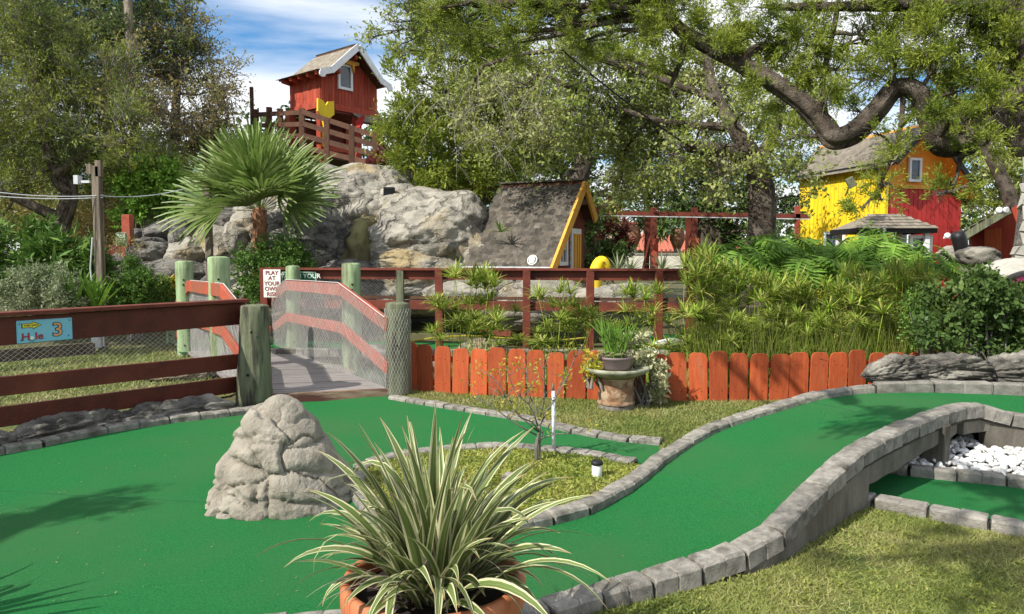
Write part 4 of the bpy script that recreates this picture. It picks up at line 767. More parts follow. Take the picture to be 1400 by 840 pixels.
for lb, px, py, Y, rx, rz_, ry, sd_ in (('grey rock under the hut behind the wire of the middle fence', 745, 405, 12.7, 62, 26, .4, 59), ('low grey rock at the foot of the hut seen under the middle fence rail', 715, 432, 12.5, 58, 20, .4, 62), ('mossy grey bank rock behind the right half of the middle fence', 850, 408, 12.4, 60, 20, .4, 60), ('pale lumpy rock pile seen through the bridge wire, left one', 400, 490, 11.6, 55, 14, .4, 51), ('grey rock below the near right bridge post beside the pickets', 505, 488, 10.9, 40, 15, .4, 52), ('pale rock behind the first pickets beside the middle fence post', 660, 478, 10.6, 34, 14, .35, 53), ('flat pale rock behind the left fence near the bridge foot', 250, 508, 9.6, 55, 12, .5, 54), ('dark waterside rock behind the pickets near the birdbath', 945, 487, 9.9, 30, 13, .3, 55), ('small white painted rock between the sedges', 1030, 463, 9.7, 10, 16, .12, 56), ('black and white stone at the pond edge behind the fence', 915, 470, 10.0, 22, 7, .2, 57), ('pale boulder under the bridge railing at its far end', 450, 515, 10.0, 40, 16, .4, 58)):
    c = P(px, py, Y); k_ = Y / FPX; tag(rock('pond_rock', 'white_stone' if 'white' in lb else ('ledge' if 'dark' in lb else 'rocktan'), c, (rx * k_, ry, rz_ * k_), 4, sd_, 12, .12, (1, 1, 1.5), .06), lb, 'rock')
# pond water and carpets of the hole behind
flatpoly('pond_water', [Vector((-3.2, 9.1, .012)), Vector((-1.2, 8.75, .012)), Vector((3.6, 8.3, .012)), Vector((3.6, 10.6, .012)), Vector((-1, 10.8, .012)), Vector((-4.2, 10.9, .012))], 'water')
flatpoly('far_carpet', [Vector((-5.2, 11.3, .10)), Vector((-.6, 11.0, .12)), Vector((-.6, 12.4, .12)), Vector((-5.6, 13.0, .12))], 'carpet')
flatpoly('far_carpet', [Vector((1.9, 10.9, .10)), Vector((3.6, 10.7, .12)), Vector((3.6, 11.9, .3)), Vector((1.9, 12.2, .3))], 'carpet')
kerb('pond_kerb', [Vector((-4.4, 11.2, .18)), Vector((-.2, 10.95, .2)), Vector((1.9, 10.8, .2)), Vector((4.5, 10.6, .2))], .4, .1, .12)
kerb('pond_kerb', [Vector((-1.6, 10.2, .13)), Vector((0.4, 10.1, .13)), Vector((1.6, 10.2, .13))], .4, .1, .14)
for k, (z_, a) in enumerate(((.36, 0), (.25, .15))): MB().tube([P(560, 452, 10.9) + Vector((0, 0, z_ - .36)), P(620, 453 + 2, 10.95) + Vector((0, 0, z_ - .36)), P(720, 452, 11) + Vector((0, 0, z_ - .36))], .012, 6).obj('tmp', 'rubber') if False else None
hz = thing('garden_hose', 'pale yellow hose lying along the kerb of the pond behind the middle fence', 'hose', P(640, 462, 10.7)); MB().tube([P(x, y, 10.7) - P(640, 462, 10.7) for x, y in ((560, 467), (600, 461), (640, 459), (700, 463), (760, 466), (800, 462))], .012, 6).obj('hose_line', 'yellowleaf', hz)
# rocky banks / ground behind
# ================================================================ BUILDING HELPERS
def frame(u, v=None):
    u = Vector(u).normalized(); return u
def shingles(parent, O, U, V, nu, nv, m, part=True, name='shingle', thick=.02, skip=0):
    O = Vector(O); U = Vector(U); V = Vector(V); n = U.cross(V).normalized(); n = n if n.z > 0 else -n; w = U.length / nu; h = V.length / nv; u = U.normalized(); v = V.normalized()
    ms = []
    for s in range(4):
        r = random.Random(s); mb = MB(); a = -w * .48; b = w * .48; th = thick; d = h * 1.35; j = r.uniform(-.06, .06) * h
        mb.add([(a, 0 + j, 0), (b, j + r.uniform(-.03, .03) * h, 0), (b, d, -.004), (a, d, -.004), (a, j, th), (b, j, th), (b, d, .001), (a, d, .001)], [(0, 3, 2, 1), (4, 5, 6, 7), (0, 1, 5, 4), (1, 2, 6, 5), (3, 0, 4, 7)]); ms.append(mb.mesh(name, m))
    mt_ = Matrix((u, v, n)).transposed(); q = (mt_ @ Matrix.Rotation(.03, 3, 'X')).to_quaternion(); VV = []; FF = []
    for j in range(nv):
        for i in range(nu + (j % 2)):
            x = (i + .5 - .5 * (j % 2)) * w; x = min(max(x, w * .25), U.length - w * .25)
            p = O + u * x + v * (j * h) + n * (.006 + random.uniform(0, .003))
            if part: link(name, ms[random.randrange(4)], parent, p, q)
            else:
                me = ms[random.randrange(4)]; mm = q.to_matrix(); b0 = len(VV); VV += [p + mm @ vv.co for vv in me.vertices]; FF += [tuple(b0 + k for k in f.vertices) for f in me.polygons]
    if not part: mb = MB(); mb.add(VV, FF); o = link(name + 's', mb.mesh(name + 's', m, fix=False), parent); o['kind'] = 'stuff'
def boards(parent, O, U, n, z0, z1f, m, gap=.008, th=.018, name='board', nrm=None):
    """vertical boards: z1f(t) gives the top at fraction t"""
    O = Vector(O); U = Vector(U); w = U.length / n; u = U.normalized(); nr = nrm or Vector((u.y, -u.x, 0))
    for i in range(n):
        a = i * w + gap / 2; b = (i + 1) * w - gap / 2; ta, tb = a / U.length, b / U.length; za, zb = z1f(ta), z1f(tb); k = th + random.uniform(-.002, .002)
        V = []
        for (s, z0_, z1_) in ((a, z0, za), (b, z0, zb)):
            for o_ in (0, k): V += [O + u * s + nr * o_ + Vector((0, 0, z0_)), O + u * s + nr * o_ + Vector((0, 0, z1_))]
        MB().add(V, [(0, 1, 3, 2), (4, 6, 7, 5), (0, 4, 5, 1), (2, 3, 7, 6), (1, 5, 7, 3), (0, 2, 6, 4)]).obj(name, m, parent)
def slab(parent, name, pts, th, m):
    """thick planar polygon"""
    pts = [Vector(p) for p in pts]; n = (pts[1] - pts[0]).cross(pts[2] - pts[0]).normalized() * th; k = len(pts)
    if n.z < -.1 * th: n = -n
    return MB().add(pts + [p - n for p in pts], [tuple(range(k)), tuple(range(2 * k - 1, k - 1, -1))] + [(i, i + k, (i + 1) % k + k, (i + 1) % k) for i in range(k)]).obj(name, m, parent)
def bar(parent, name, a, b, w, h, m, up=(0, 0, 1), bevel=0): mb = MB(); mb.beam(a, b, w, h, up); return mb.obj(name, m, parent, bevel=bevel)
def window(parent, c, u, w, h, fm='white', gm='glass', cross=False, fw=.07):
    u = Vector(u).normalized(); nr = Vector((u.y, -u.x, 0)); c = Vector(c); f = MB()
    mx_ = Matrix((u, -nr, Vector((0, 0, 1)))).transposed().to_4x4()
    f.box(-w / 2, w / 2, -.05, .02, -h / 2, -h / 2 + fw); f.box(-w / 2, w / 2, -.05, .02, h / 2 - fw, h / 2); f.box(-w / 2, -w / 2 + fw, -.047, .02, -h / 2 + fw, h / 2 - fw); f.box(w / 2 - fw, w / 2, -.047, .02, -h / 2 + fw, h / 2 - fw)
    o = f.obj('window', fm, parent, loc=c, rot=mx_.to_quaternion())
    MB().box(-w / 2 + fw * .8, w / 2 - fw * .8, -.015, .01, -h / 2 + fw * .8, h / 2 - fw * .8).obj('pane', gm, o)
    if cross: MB().box(-.012, .012, -.03, -.016, -h / 2 + fw, h / 2 - fw).box(-w / 2 + fw, w / 2 - fw, -.029, -.0165, -.012, .012).obj('glazing_bar', fm, o)
    return o
# ================================================================ TOWER HOUSE
u = Vector((.643, .766, 0)); v = Vector((-.766, .643, 0)); O = Vector((-.257 * 20.5, 20.5, 0)); Wd, Ld = 1.97, 1.45
th_ = thing('tower_house', 'small red board house with grey shingle roof on posts atop the rock mountain', 'house', (O.x, O.y, 3.9)); TO = Vector((O.x, O.y, 3.9)); o = O - TO
zb, ze, za = 5.68, 6.56, 7.46; Z = lambda z_: Vector((0, 0, z_))
ins = .02
slab(th_, 'wall', [o + Z(zb) + u * ins + v * ins, o + u * (Wd - ins) + v * ins + Z(zb), o + u * (Wd - ins) + v * ins + Z(ze), o + u * Wd / 2 + v * ins + Z(za - .1), o + u * ins + v * ins + Z(ze)], .03, 'brownred')
slab(th_, 'wall', [o + Z(zb) + u * ins + v * ins, o + u * ins + v * Ld + Z(zb), o + u * ins + v * Ld + Z(ze), o + u * ins + v * ins + Z(ze)], .03, 'brownred')
slab(th_, 'wall', [o + Z(zb) + u * Wd + v * ins, o + u * Wd + v * Ld + Z(zb), o + u * Wd + v * Ld + Z(ze), o + u * Wd + v * ins + Z(ze)], .03, 'brownred')
slab(th_, 'wall', [o + Z(zb) + v * Ld, o + u * Wd + v * Ld + Z(zb), o + u * Wd + v * Ld + Z(ze), o + u * Wd / 2 + v * Ld + Z(za - .1), o + v * Ld + Z(ze)], .03, 'brownred')
boards(th_, o, u * Wd, 17, zb + .16, lambda t: ze + (za - .1 - ze) * (1 - abs(2 * t - 1)) - .02, 'redsiding', nrm=-v)
boards(th_, o + v * Ld, -v * Ld, 9, zb + .16, lambda t: ze, 'redsiding', nrm=-u)
bar(th_, 'band_board', o - v * .03 + Z(zb + .08) - u * .03, o - v * .03 + u * Wd + Z(zb + .08), .05, .17, 'redsiding'); bar(th_, 'band_board', o - u * .03 + Z(zb + .08), o - u * .03 + v * Ld + Z(zb + .08), .05, .17, 'redsiding')
slab(th_, 'floor', [o + Z(zb), o + u * Wd + Z(zb), o + u * Wd + v * Ld + Z(zb), o + v * Ld + Z(zb)], .06, 'brownred')
ap0 = o + u * Wd / 2 - v * .42 + Z(za + .06); ap1 = o + u * Wd / 2 + v * (Ld + .12) + Z(za + .06)
for sgn, wd2 in ((-1, 1.28), (1, 1.15)):
    kk = .74; k0 = ap0 + u * sgn * wd2 * kk - Z((za + .06 - ze) * .86); k1 = ap1 + u * sgn * wd2 * kk - Z((za + .06 - ze) * .86); e0 = ap0 + u * sgn * wd2 - Z((za - ze) * 1.02); e1 = ap1 + u * sgn * wd2 - Z((za - ze) * 1.02)
    slab(th_, 'roof_panel', [ap0, ap1, k1, k0] if sgn > 0 else [ap0, k0, k1, ap1], .05, 'brownwood'); slab(th_, 'roof_panel', [k0, k1, e1, e0] if sgn > 0 else [k0, e0, e1, k1], .05, 'brownwood')
    shingles(th_, k0, k1 - k0, ap0 - k0, 14, 11, 'shingletan', part=False); shingles(th_, e0, e1 - e0, k0 - e0, 14, 4, 'shingletan', part=False)
    # white barge boards with curled foot
    for a, b in ((ap0, k0), (k0, e0)): bar(th_, 'barge_board', a - v * .03 - Z(.06), b - v * .03 - Z(.08), .04, .17, 'white', up=-v.cross((b - a).normalized()))
    q = MB(); q.lathe([(.10, -.02), (.10, .02)], 12); q.obj('barge_scroll', 'white', th_, loc=e0 - v * .032 - Z(.11) - u * sgn * .04, rot=v.to_track_quat('Z', 'Y'))
for k in range(5):
    c = o - u * .02 + v * (-.3 + k * .4) + Z(ze - .03); MB().prism([(-.02, -.09), (.30, -.05), (.34, .02), (.30, .09), (-.02, .09)], .09, Matrix((-u, v, Vector((0, 0, 1)))).transposed().to_4x4()).obj('rafter_tail', 'redsiding', th_, loc=c)
bar(th_, 'bracket', o + u * .35 - v * .38 + Z(ze + .12), o + u * .35 - v * .0 + Z(ze + .12), .14, .15, 'redsiding', bevel=.03); bar(th_, 'bracket', o + u * (Wd / 2) - v * .36 + Z(za - .28), o + u * (Wd / 2) + Z(za - .28), .12, .14, 'redsiding', bevel=.03)
window(th_, o + u * .80 - v * .03 + Z(ze + .08), u, .50, .72)
MB().prism([(-.36, -.02), (-.36, .06), (.36, .06), (.36, -.02), (.20, -.06), (.18, -.26), (.12, -.06)], .10, Matrix((u, v, Vector((0, 0, 1)))).transposed().to_4x4()).obj('window_hood', 'trimyellow', th_, loc=o + u * .86 - v * .16 + Z(ze + .48))
# posts, dark bay and railings below
for a, b in ((0, 0), (.62, 0), (1, 0), (0, 1), (1, 1), (.5, 1)): bar(th_, 'stilt', o + u * Wd * a + v * Ld * b + Z(3.6), o + u * Wd * a + v * Ld * b + Z(zb - .06), .2, .2, 'redsiding', up=v, bevel=.005)
bar(th_, 'rear_wall', o + v * Ld + u * .1 + Z((3.9 + zb) / 2 - .05), o + v * Ld + u * (Wd - .1) + Z((3.9 + zb) / 2 - .05), .03, 1.7, 'brownred')
slab(th_, 'lower_floor', [o + Z(4.35) - v * .2, o + u * Wd + Z(4.35) - v * .2, o + u * Wd + v * Ld + Z(4.35), o + v * Ld + Z(4.35)], .08, 'brownwood')
bar(th_, 'red_sill', o + u * -.05 + Z(4.62) - v * .05, o + u * .9 + Z(4.62) - v * .05, .05, .2, 'redsiding')
# lean-to roof on the right
l0 = o + u * 1.05 - v * .55 + Z(5.36); slab(th_, 'porch_roof', [l0, l0 + u * 1.2, l0 + u * 1.2 + v * .55 + Z(.33), l0 + v * .55 + Z(.33)], .05, 'brownwood'); shingles(th_, l0, u * 1.2, v * .55 + Z(.33), 8, 5, 'shingletan', part=False)
MB().prism([(-.05, .1), (.3, -.02), (.34, -.16), (.22, -.28), (.12, -.2), (.02, -.12)], .05, Matrix((v, u, Vector((0, 0, 1)))).transposed().to_4x4()).obj('porch_bracket', 'housered', th_, loc=l0 - v * .02 + Z(.1) - u * .06)
# yellow carved shutter
MB().prism([(-.25, .46), (-.08, .42), (0, .30), (.08, .42), (.26, .46), (.27, .1), (.12, -.02), (.09, -.14), (.10, -.40), (.05, -.55), (.06, -.80), (-.12, -.80), (-.10, -.45), (-.06, -.30), (-.10, -.14), (-.12, -.02), (-.26, .12)], .06, Matrix((u, v, Vector((0, 0, 1)))).transposed().to_4x4()).obj('carved_board', 'yellow', th_, loc=P(446, 160, 20.1) - TO)
dr = thing('deck_railing', 'brown wooden deck railing stepping down the mountain in front of the tower house', 'railing', P(413, 200, 19.6)); D0 = P(413, 200, 19.6)
def pb_(px, py, Y): return P(px, py, Y) - D0
for k in range(4):
    bar(dr, 'railing_board', pb_(413, 153 + 16 * k, 19.6), pb_(514, 186 + 13 * k, 19.0), .05, .13, 'brownwood'); bar(dr, 'rail', pb_(514, 187 + 13 * k, 19.0), pb_(540, 213 + 11 * k, 20.6), .05, .11, 'brownwood')
    if k < 3: bar(dr, 'rail', pb_(350, 157 + 15 * k, 21.2), pb_(413, 154 + 16 * k, 19.6), .05, .12, 'brownwood')
for px, y0, y1, Y in ((350, 150, 215, 21.2), (383, 149, 215, 20.4), (413, 149, 225, 19.65), (447, 163, 240, 19.4), (481, 172, 235, 19.2), (513, 182, 232, 18.95), (524, 195, 240, 19.8), (540, 207, 250, 20.7), (368, 147, 215, 20.8)): bar(dr, 'railing_post', pb_(px, y1, Y), pb_(px, y0, Y), .13, .13, 'brownwood', up=(0, 1, 0))
# ================================================================ A-FRAME HUT
rd = Vector((-.9, .44, 0)).normalized(); pd = Vector((-.44, -.9, 0)).normalized(); A0 = P(798, 247, 14.0); zr = A0.z
hu = thing('shingled_hut', 'steep roofed hut with mossy dark shingles, yellow trim and yellow door', 'hut', (A0.x, A0.y, .4)); HO = Vector((A0.x, A0.y, .4)); a0 = A0 - HO
ex = -rd * 0; RLn = 1.75; SL = pd * 1.58 - Z(1.63); SR = -pd * .62 - Z(.66)
ms_ = a0; r1 = a0 + rd * RLn
slab(hu, 'roof_panel', [ms_, r1, r1 + SL, ms_ + SL][::-1], .06, 'brownwood'); slab(hu, 'roof_panel', [ms_, ms_ + SR, r1 + SR, r1][::-1], .06, 'brownwood')
shingles(hu, ms_ + SL + rd * .02, rd * (RLn - .02), -SL, 14, 20, 'shingle'); shingles(hu, r1 + SR, -rd * RLn, -SR, 12, 9, 'shingle', part=False)
bar(hu, 'ridge_cap', ms_ + Z(.02), r1 + Z(.02), .12, .03, 'shingle'); bar(hu, 'drip_edge', ms_ + SL + Z(.0) - rd * .02, r1 + SL, .03, .03, 'pvc')
f = -rd
for s_, e_ in ((SL, 1), (SR, 1)): bar(hu, 'barge_board', ms_ + f * .03 - Z(.08) , ms_ + s_ + f * .03 - Z(.06), .05, .17, 'trimyellow', up=f.cross(s_.normalized()))
wl = ms_ - f * .26; base = .0
slab(hu, 'wall', [wl + SL * .93, wl + Z(-.12), wl + SR * .93, Vector(((wl + SR * .93).x, (wl + SR * .93).y, 0)), Vector(((wl + SL * .93).x, (wl + SL * .93).y, 0))], .05, 'brownred')
# lap siding boards across the gable
for k in range(17):
    z_ = .25 + k * .145; zt = a0.z - .12
    def at_z(S_, z0_): t = (wl.z - .12 - z0_) / -S_.z; return wl + S_ * min(t, .93) * 1.0
    pL = wl + SL * min(.93, (wl.z - z_ - .16) / -SL.z); pR = wl + SR * min(.93, (wl.z - z_ - .16) / -SR.z); pL = Vector((pL.x, pL.y, z_)); pR = Vector((pR.x, pR.y, z_))
    if (pL - pR).length > .15: bar(hu, 'lap_board', pL + f * .055, pR + f * .055, .022, .138, 'brownred', up=Vector((0, 0, 1)) + f * .12)
dc = P(781, 345, 1); 
def onwall(px):
    # intersect pixel column with the gable wall plane
    uu = (px - 700) / FPX; w0 = wl + HO; d = pd; t = (uu * w0.y - w0.x) / (d.x - uu * d.y); return w0 + d * t - HO
for px, w_, z0_, z1_, m_ in ((781.5, .50, .1, 1.72, 'white'),):
    c = onwall(px); bar(hu, 'door_frame', c + f * .07 + Z(z0_ - c.z) , c + f * .07 + Z(z1_ - c.z), .06, w_, m_, up=pd); d = bar(hu, 'door', c + f * .11 + Z(z0_ - c.z), c + f * .11 + Z(z1_ - .1 - c.z), .05, w_ - .17, 'trimyellow', up=pd)
    for k in (-1, 1): bar(hu, 'door_plank_joint', c + f * .137 + pd * (k * .055) + Z(z0_ - c.z), c + f * .137 + pd * (k * .055) + Z(z1_ - .12 - c.z), .004, .008, 'darkgap', up=pd)
c = onwall(763); window(hu, c + f * .07 + Z(1.33 - c.z), pd * -1, .42, .62, cross=True)
bar(hu, 'tie_beam', ms_ + SL * .28 - f * .03 , ms_ + SR * .56 - f * .03, .08, .1, 'brownwood')
bar(hu, 'eave_wall', wl + SL * .9 - Z(.75), wl + SL * .9 + rd * 1.2 - Z(.75), .05, 1.3, 'brownred')
# round plaque near the eave
pq = thing('round_plaque', 'small round black and white plaque mounted on the hut roof by its eave', 'plaque', ms_ + SL * .93 + rd * .38 + HO); nq = SL.cross(rd).normalized(); nq = nq if nq.z > 0 else -nq; pq.rotation_mode = 'QUATERNION'; pq.rotation_quaternion = (nq + pd * .9).to_track_quat('Z', 'X')
MB().lathe([(.095, .02), (.095, .05), (.085, .055)], 20).obj('disc', 'signwhite', pq); MB().lathe([(.078, .05), (.078, .058), (.07, .06)], 20).obj('ring', 'blackmat', pq)
for k in range(5): MB().box(-.01, .01, -.06 + .01 * abs(k - 2), .06 - .01 * abs(k - 2), .058, .066, Matrix.Translation(((k - 2) * .028, 0, 0))).obj('bar', 'signwhite', pq)
# yellow bird-like figure
yb = thing('yellow_figure', 'bright yellow curved figure with hooked head rising behind the middle fence', 'statue', P(818, 372, 12.6)); q = MB()
tubepath(q, [(-.06, 0, -.5, .10), (-.05, 0, -.15, .12), (-.03, 0, .05, .115), (.03, 0, .17, .10), (.10, 0, .17, .085), (.155, 0, .09, .06), (.165, 0, .02, .02)], 4, 14); q.obj('body', 'yellow', yb, True); 
q = MB(); q.lathe([(.014, 0), (.012, .008)], 8); q.obj('eye', 'blackmat', yb, loc=(.09, -.085, .16), rot=(PI / 2, 0, 0))
# ================================================================ YELLOW AND RED HOUSE
C0 = Vector((.507 * 18, 18, 0)); gu = Vector((.967, .258, 0)).normalized(); sv = Vector((-.258, .967, 0)).normalized(); Wg, Ls = 2.26, 3.3
hs_ = thing('storybook_house', 'tall yellow and red board house with steep tan shingle roof and orange gable', 'house', tuple(C0)); e = Vector((0, 0, 0))
zap, zel, zer = 4.8, 3.80, 3.1; zs = 3.24; s_ap = .85
gt = lambda t: min(zap - .06 - abs(t * Wg - s_ap) * (.96 if t * Wg < s_ap else 1.06), 9)
slab(hs_, 'wall', [e + sv * .03, e + gu * Wg + sv * .03, e + gu * Wg + sv * .03 + Z(gt(1)), e + gu * s_ap + sv * .03 + Z(zap - .12), e + sv * .03 + Z(gt(0))], .04, 'brownred')
sv2 = Vector((-.52, .85, 0)).normalized()
slab(hs_, 'wall', [e + gu * .03, e + gu * .03 + Z(zel), e + gu * .03 + sv * Ls + Z(zel), e + gu * .03 + sv * Ls], .04, 'orange'); slab(hs_, 'wall', [e + gu * Wg, e + gu * Wg + sv * Ls, e + gu * Wg + sv * Ls + Z(zer), e + gu * Wg + Z(zer)], .04, 'housered')
slab(hs_, 'wall', [e + sv * Ls, e + sv * Ls + Z(zel), e + gu * s_ap + sv * Ls + Z(zap - .1), e + gu * Wg + sv * Ls + Z(gt(1)), e + gu * Wg + sv * Ls], .04, 'orange')
boards(hs_, e, gu * Wg, 17, .1, lambda t: min(zs, gt(t)), 'housered', gap=.014, th=.03, nrm=-sv)
slab(hs_, 'gable_panel', [e - sv * .012 + Z(zs + .02), e + gu * Wg - sv * .012 + Z(zs + .02), e + gu * Wg - sv * .012 + Z(zs + .03), e + gu * s_ap - sv * .012 + Z(zap - .1), e - sv * .012 + Z(gt(0))], .03, 'orange')
boards(hs_, e + sv * Ls, -sv * Ls, 20, .1, lambda t: zel - .03, 'yellow', gap=.014, th=.03, nrm=-gu)
bar(hs_, 'band_board', e - sv * .045 + Z(zs + .05) + gu * .4, e + gu * 1.5 - sv * .045 + Z(zs + .05), .05, .09, 'trimyellow'); bar(hs_, 'corner_board', e - sv * .03 - gu * .03, e - sv * .03 - gu * .03 + Z(zel), .08, .08, 'yellow', up=gu)
OV = .42; a0_ = e + gu * s_ap - sv * OV + Z(zap); a1_ = e + gu * s_ap + sv * (Ls + .3) + Z(zap)
lft = -gu * 1.0 - Z(.96); rgt = gu * 1.66 - Z(1.76)
slab(hs_, 'roof_panel', [a0_, a0_ + lft, a1_ + lft, a1_], .08, 'orange'); slab(hs_, 'roof_panel', [a0_, a1_, a1_ + rgt, a0_ + rgt], .08, 'orange')
shingles(hs_, a0_ + lft, a1_ - a0_, -lft, 22, 13, 'shingletan', part=False); shingles(hs_, a1_ + rgt, a0_ - a1_, -rgt, 20, 17, 'shingletan', part=False)
bar(hs_, 'barge_board', a0_ - sv * .03 - Z(.04), a0_ + lft - sv * .03 - Z(.04), .04, .13, 'blackmat', up=sv.cross(lft.normalized())); bar(hs_, 'barge_board', a0_ - sv * .03 - Z(.04), a0_ + rgt - sv * .03 - Z(.04), .04, .13, 'blackmat', up=sv.cross(rgt.normalized())); bar(hs_, 'fascia', a0_ + lft - gu * .02 - Z(.03), a1_ + lft - gu * .02 - Z(.03), .03, .12, 'blackmat')
window(hs_, e + gu * .76 - sv * .06 + Z(3.70), gu, .37, .58, fw=.06)
window(hs_, e + sv * 1.7 - gu * .05 + Z(1.75), -sv, .8, 1.0)
window(hs_, e + gu * .42 - sv * .06 + Z(2.1), gu, .5, .5)
# porch
pr = P(1208, 305, 16.6); po = thing('entrance_porch', 'small hipped porch roof of tan shingles in front of the yellow and red house', 'porch', (pr.x, pr.y, 0)); x0, x1, y0, y1, zt, zc = -.86, .86, -.6, .75, 2.2, 2.54
K4 = [Vector((x0, y0, zt)), Vector((x1, y0, zt)), Vector((x1, y1, zt)), Vector((x0, y1, zt))]; T1, T2 = Vector((-.3, 0, zc)), Vector((.3, 0, zc))
for nm, pp_ in (('f', [K4[0], K4[1], T2, T1]), ('r', [K4[1], K4[2], T2]), ('b', [K4[2], K4[3], T1, T2]), ('l', [K4[3], K4[0], T1])): slab(po, 'roof_panel', pp_, .04, 'shingletan')
for j in range(5):
    t0 = j / 5; a = K4[0].lerp(T1, t0) + Vector((.0, -.01, .03)); b = K4[1].lerp(T2, t0) + Vector((0, -.01, .03)); n = 16 - j * 2
    for i in range(n): p = a.lerp(b, i / n); q = a.lerp(b, (i + .95) / n); bar(po, 'shingle', p, q, .16, .012, 'shingletan', up=Vector((0, -.43, 1)))
for a, b in ((0, 1), (1, 2), (2, 3), (3, 0)): bar(po, 'fascia', K4[a] - Z(.05), K4[b] - Z(.05), .035, .11, 'blackmat')
for x, y in ((x0 + .15, y0 + .12), (x1 - .15, y0 + .12), (x1 - .15, y1 - .1), (x0 + .15, y1 - .1)): bar(po, 'porch_post', (x, y, 0), (x, y, zt - .08), .1, .1, 'white', up=(0, 1, 0))
window(po, (.62, y0 + .2, 1.78), (1, 0, 0), .5, .55); window(po, (-.3, y0 + .2, 1.7), (1, 0, 0), .6, .6, 'brownwood')
bar(po, 'knee_wall', (x0 + .15, y0 + .25, .8), (x1 - .15, y0 + .25, .8), .05, 1.4, 'trimyellow')
# twin flood lights on a post
def floods(c, label, hgt, n=2, pm='blackmat', up=True):
    t = thing('flood_light', label, 'flood light', (c.x, c.y, c.z))
    if hgt: bar(t, 'light_post', (0, 0, -hgt / .62), (0, 0, 0), .09, .09, 'oldwood', up=(0, 1, 0))
    t.scale = (.62, .62, .62); hgt = hgt / .62
    MB().box(-.16, .16, -.03, .03, -.03, .03).obj('bracket', pm, t)
    for k in range(n):
        x = (k - (n - 1) / 2) * .19; h = MB(); h.lathe([(.02, -.10), (.055, -.06), (.085, .0), (.09, .05), (.075, .055)], 14); l = h.obj('lamp_head', pm if pm != 'white' else 'white', t, True, loc=(x, -.06, .07), rot=Vector((.25 * (k * 2 - 1), -1, -.05)).to_track_quat('Z', 'Y')); MB().lathe([(.078, .05), (.07, .062)], 14).obj('lens', 'white', l)
    return t
floods(P(1202, 318, 15.4), 'black twin flood light with white lenses on a grey post before the porch', 1.6)
floods(P(1297, 325, 15), 'white twin flood light on the pale rock right of the red wall', 0, pm='white')
floods(P(1368, 291, 13.2), 'white twin flood light under the roof edge of the orange hut', 0, pm='white')
fx = thing('flood_light', 'grey flood light box on the yellow wall below the roof shade', 'flood light', P(1163, 250, 17.2)); MB().box(-.09, .09, -.05, .03, -.12, .12, Matrix.Rotation(-.5, 4, 'Y')).obj('lamp_head', 'greypost', fx, bevel=.01); bar(fx, 'arm', (0, 0, 0), (.12, .5, -.25), .03, .03, 'blackmat')
# ================================================================ RIGHT HUT, TOWER, ROCKS
oh = thing('orange_hut', 'small orange hut with sloping brown shingle roof beside the stone tower', 'hut', P(1350, 350, 17)); OH = P(1350, 350, 17)
q_ = lambda px, py, Y: P(px, py, Y) - OH
slab(oh, 'wall', [q_(1345, 365, 16.5), q_(1400, 365, 16.0), q_(1400, 275, 16.0), q_(1345, 308, 16.5)], .05, 'redsiding'); slab(oh, 'wall', [q_(1345, 365, 16.5), q_(1345, 308, 16.5), q_(1325, 318, 18.5), q_(1325, 360, 18.5)], .05, 'brownred')
slab(oh, 'panel', [q_(1346, 350, 16.4), q_(1369, 352, 16.2), q_(1369, 312, 16.2), q_(1346, 314, 16.4)], .04, 'picket')
E0, E1, T0_, T3 = q_(1308, 322, 15.9), q_(1322, 320, 18.6), q_(1378, 280, 14.9), q_(1378, 276, 18.0); slab(oh, 'roof_panel', [E0, E1, T3, T0_][::-1], .06, 'brownwood'); shingles(oh, E0, E1 - E0, T0_ - E0, 14, 12, 'shingletan', part=False); bar(oh, 'barge', E0 - Z(.09) - Vector((0, .04, 0)), T0_ - Z(.09) - Vector((0, .04, 0)), .04, .2, 'greypost'); bar(oh, 'bracket', q_(1351, 305, 15.6), q_(1351, 305, 16.4), .1, .15, 'pink')
stt = thing('stone_tower', 'tapered pale stone tower with dark joints at the right edge of the photo', 'tower', (9.02, 12, 0)); rt = lambda z_: 0.60 + .26 * max(0, (3.6 - z_) / 3.6)
MB().lathe([(rt(z_) - .05, z_) for z_ in np.linspace(-.2, 3.75, 12)], 28).obj('core', 'ledge', stt)
rr = random.Random(4); rows = 19; nst = 24; cnt = 0
grid = [[((i + (.5 if j % 2 else 0) + rr.uniform(-.22, .22)) / nst * 2 * PI, j * .2 + rr.uniform(-.05, .05)) for i in range(nst)] for j in range(rows + 1)]
for j in range(rows):
    i = 0
    while i < nst:
        w = 1; a = [grid[j][i % nst], grid[j][(i + w) % nst], grid[j + 1][(i + w) % nst], grid[j + 1][i % nst]]
        pts = [[x + (2 * PI if x < a[0][0] - PI else 0) - (2 * PI if x > a[0][0] + PI else 0), z_] for x, z_ in a]; cx_ = sum(p[0] for p in pts) / 4; cz_ = sum(p[1] for p in pts) / 4
        if not (PI * .98 < cx_ % (2 * PI) < PI * 2.05): i += w; continue
        V = []; b = rr.uniform(-.015, .02)
        for (sh, o_) in ((.985, -.06), (.965, .005), (.80, .03)):
            for p in pts: th = cx_ + (p[0] - cx_) * sh; z_ = cz_ + (p[1] - cz_) * sh; r = rt(z_) + o_ + b * (o_ > 0); V.append((r * math.cos(th), r * math.sin(th), z_))
        MB().add(V, [(8, 9, 10, 11)] + [(k + 4 * l, (k + 1) % 4 + 4 * l, (k + 1) % 4 + 4 * l + 4, k + 4 * l + 4) for l in (0, 1) for k in range(4)]).obj('stone', 'stonetower', stt, bevel=0); i += w
MB().tube([(-.55, -.2, 3.4), (-.57, -.2, 4.3)], .05, 8).obj('pipe', 'pvc', stt)
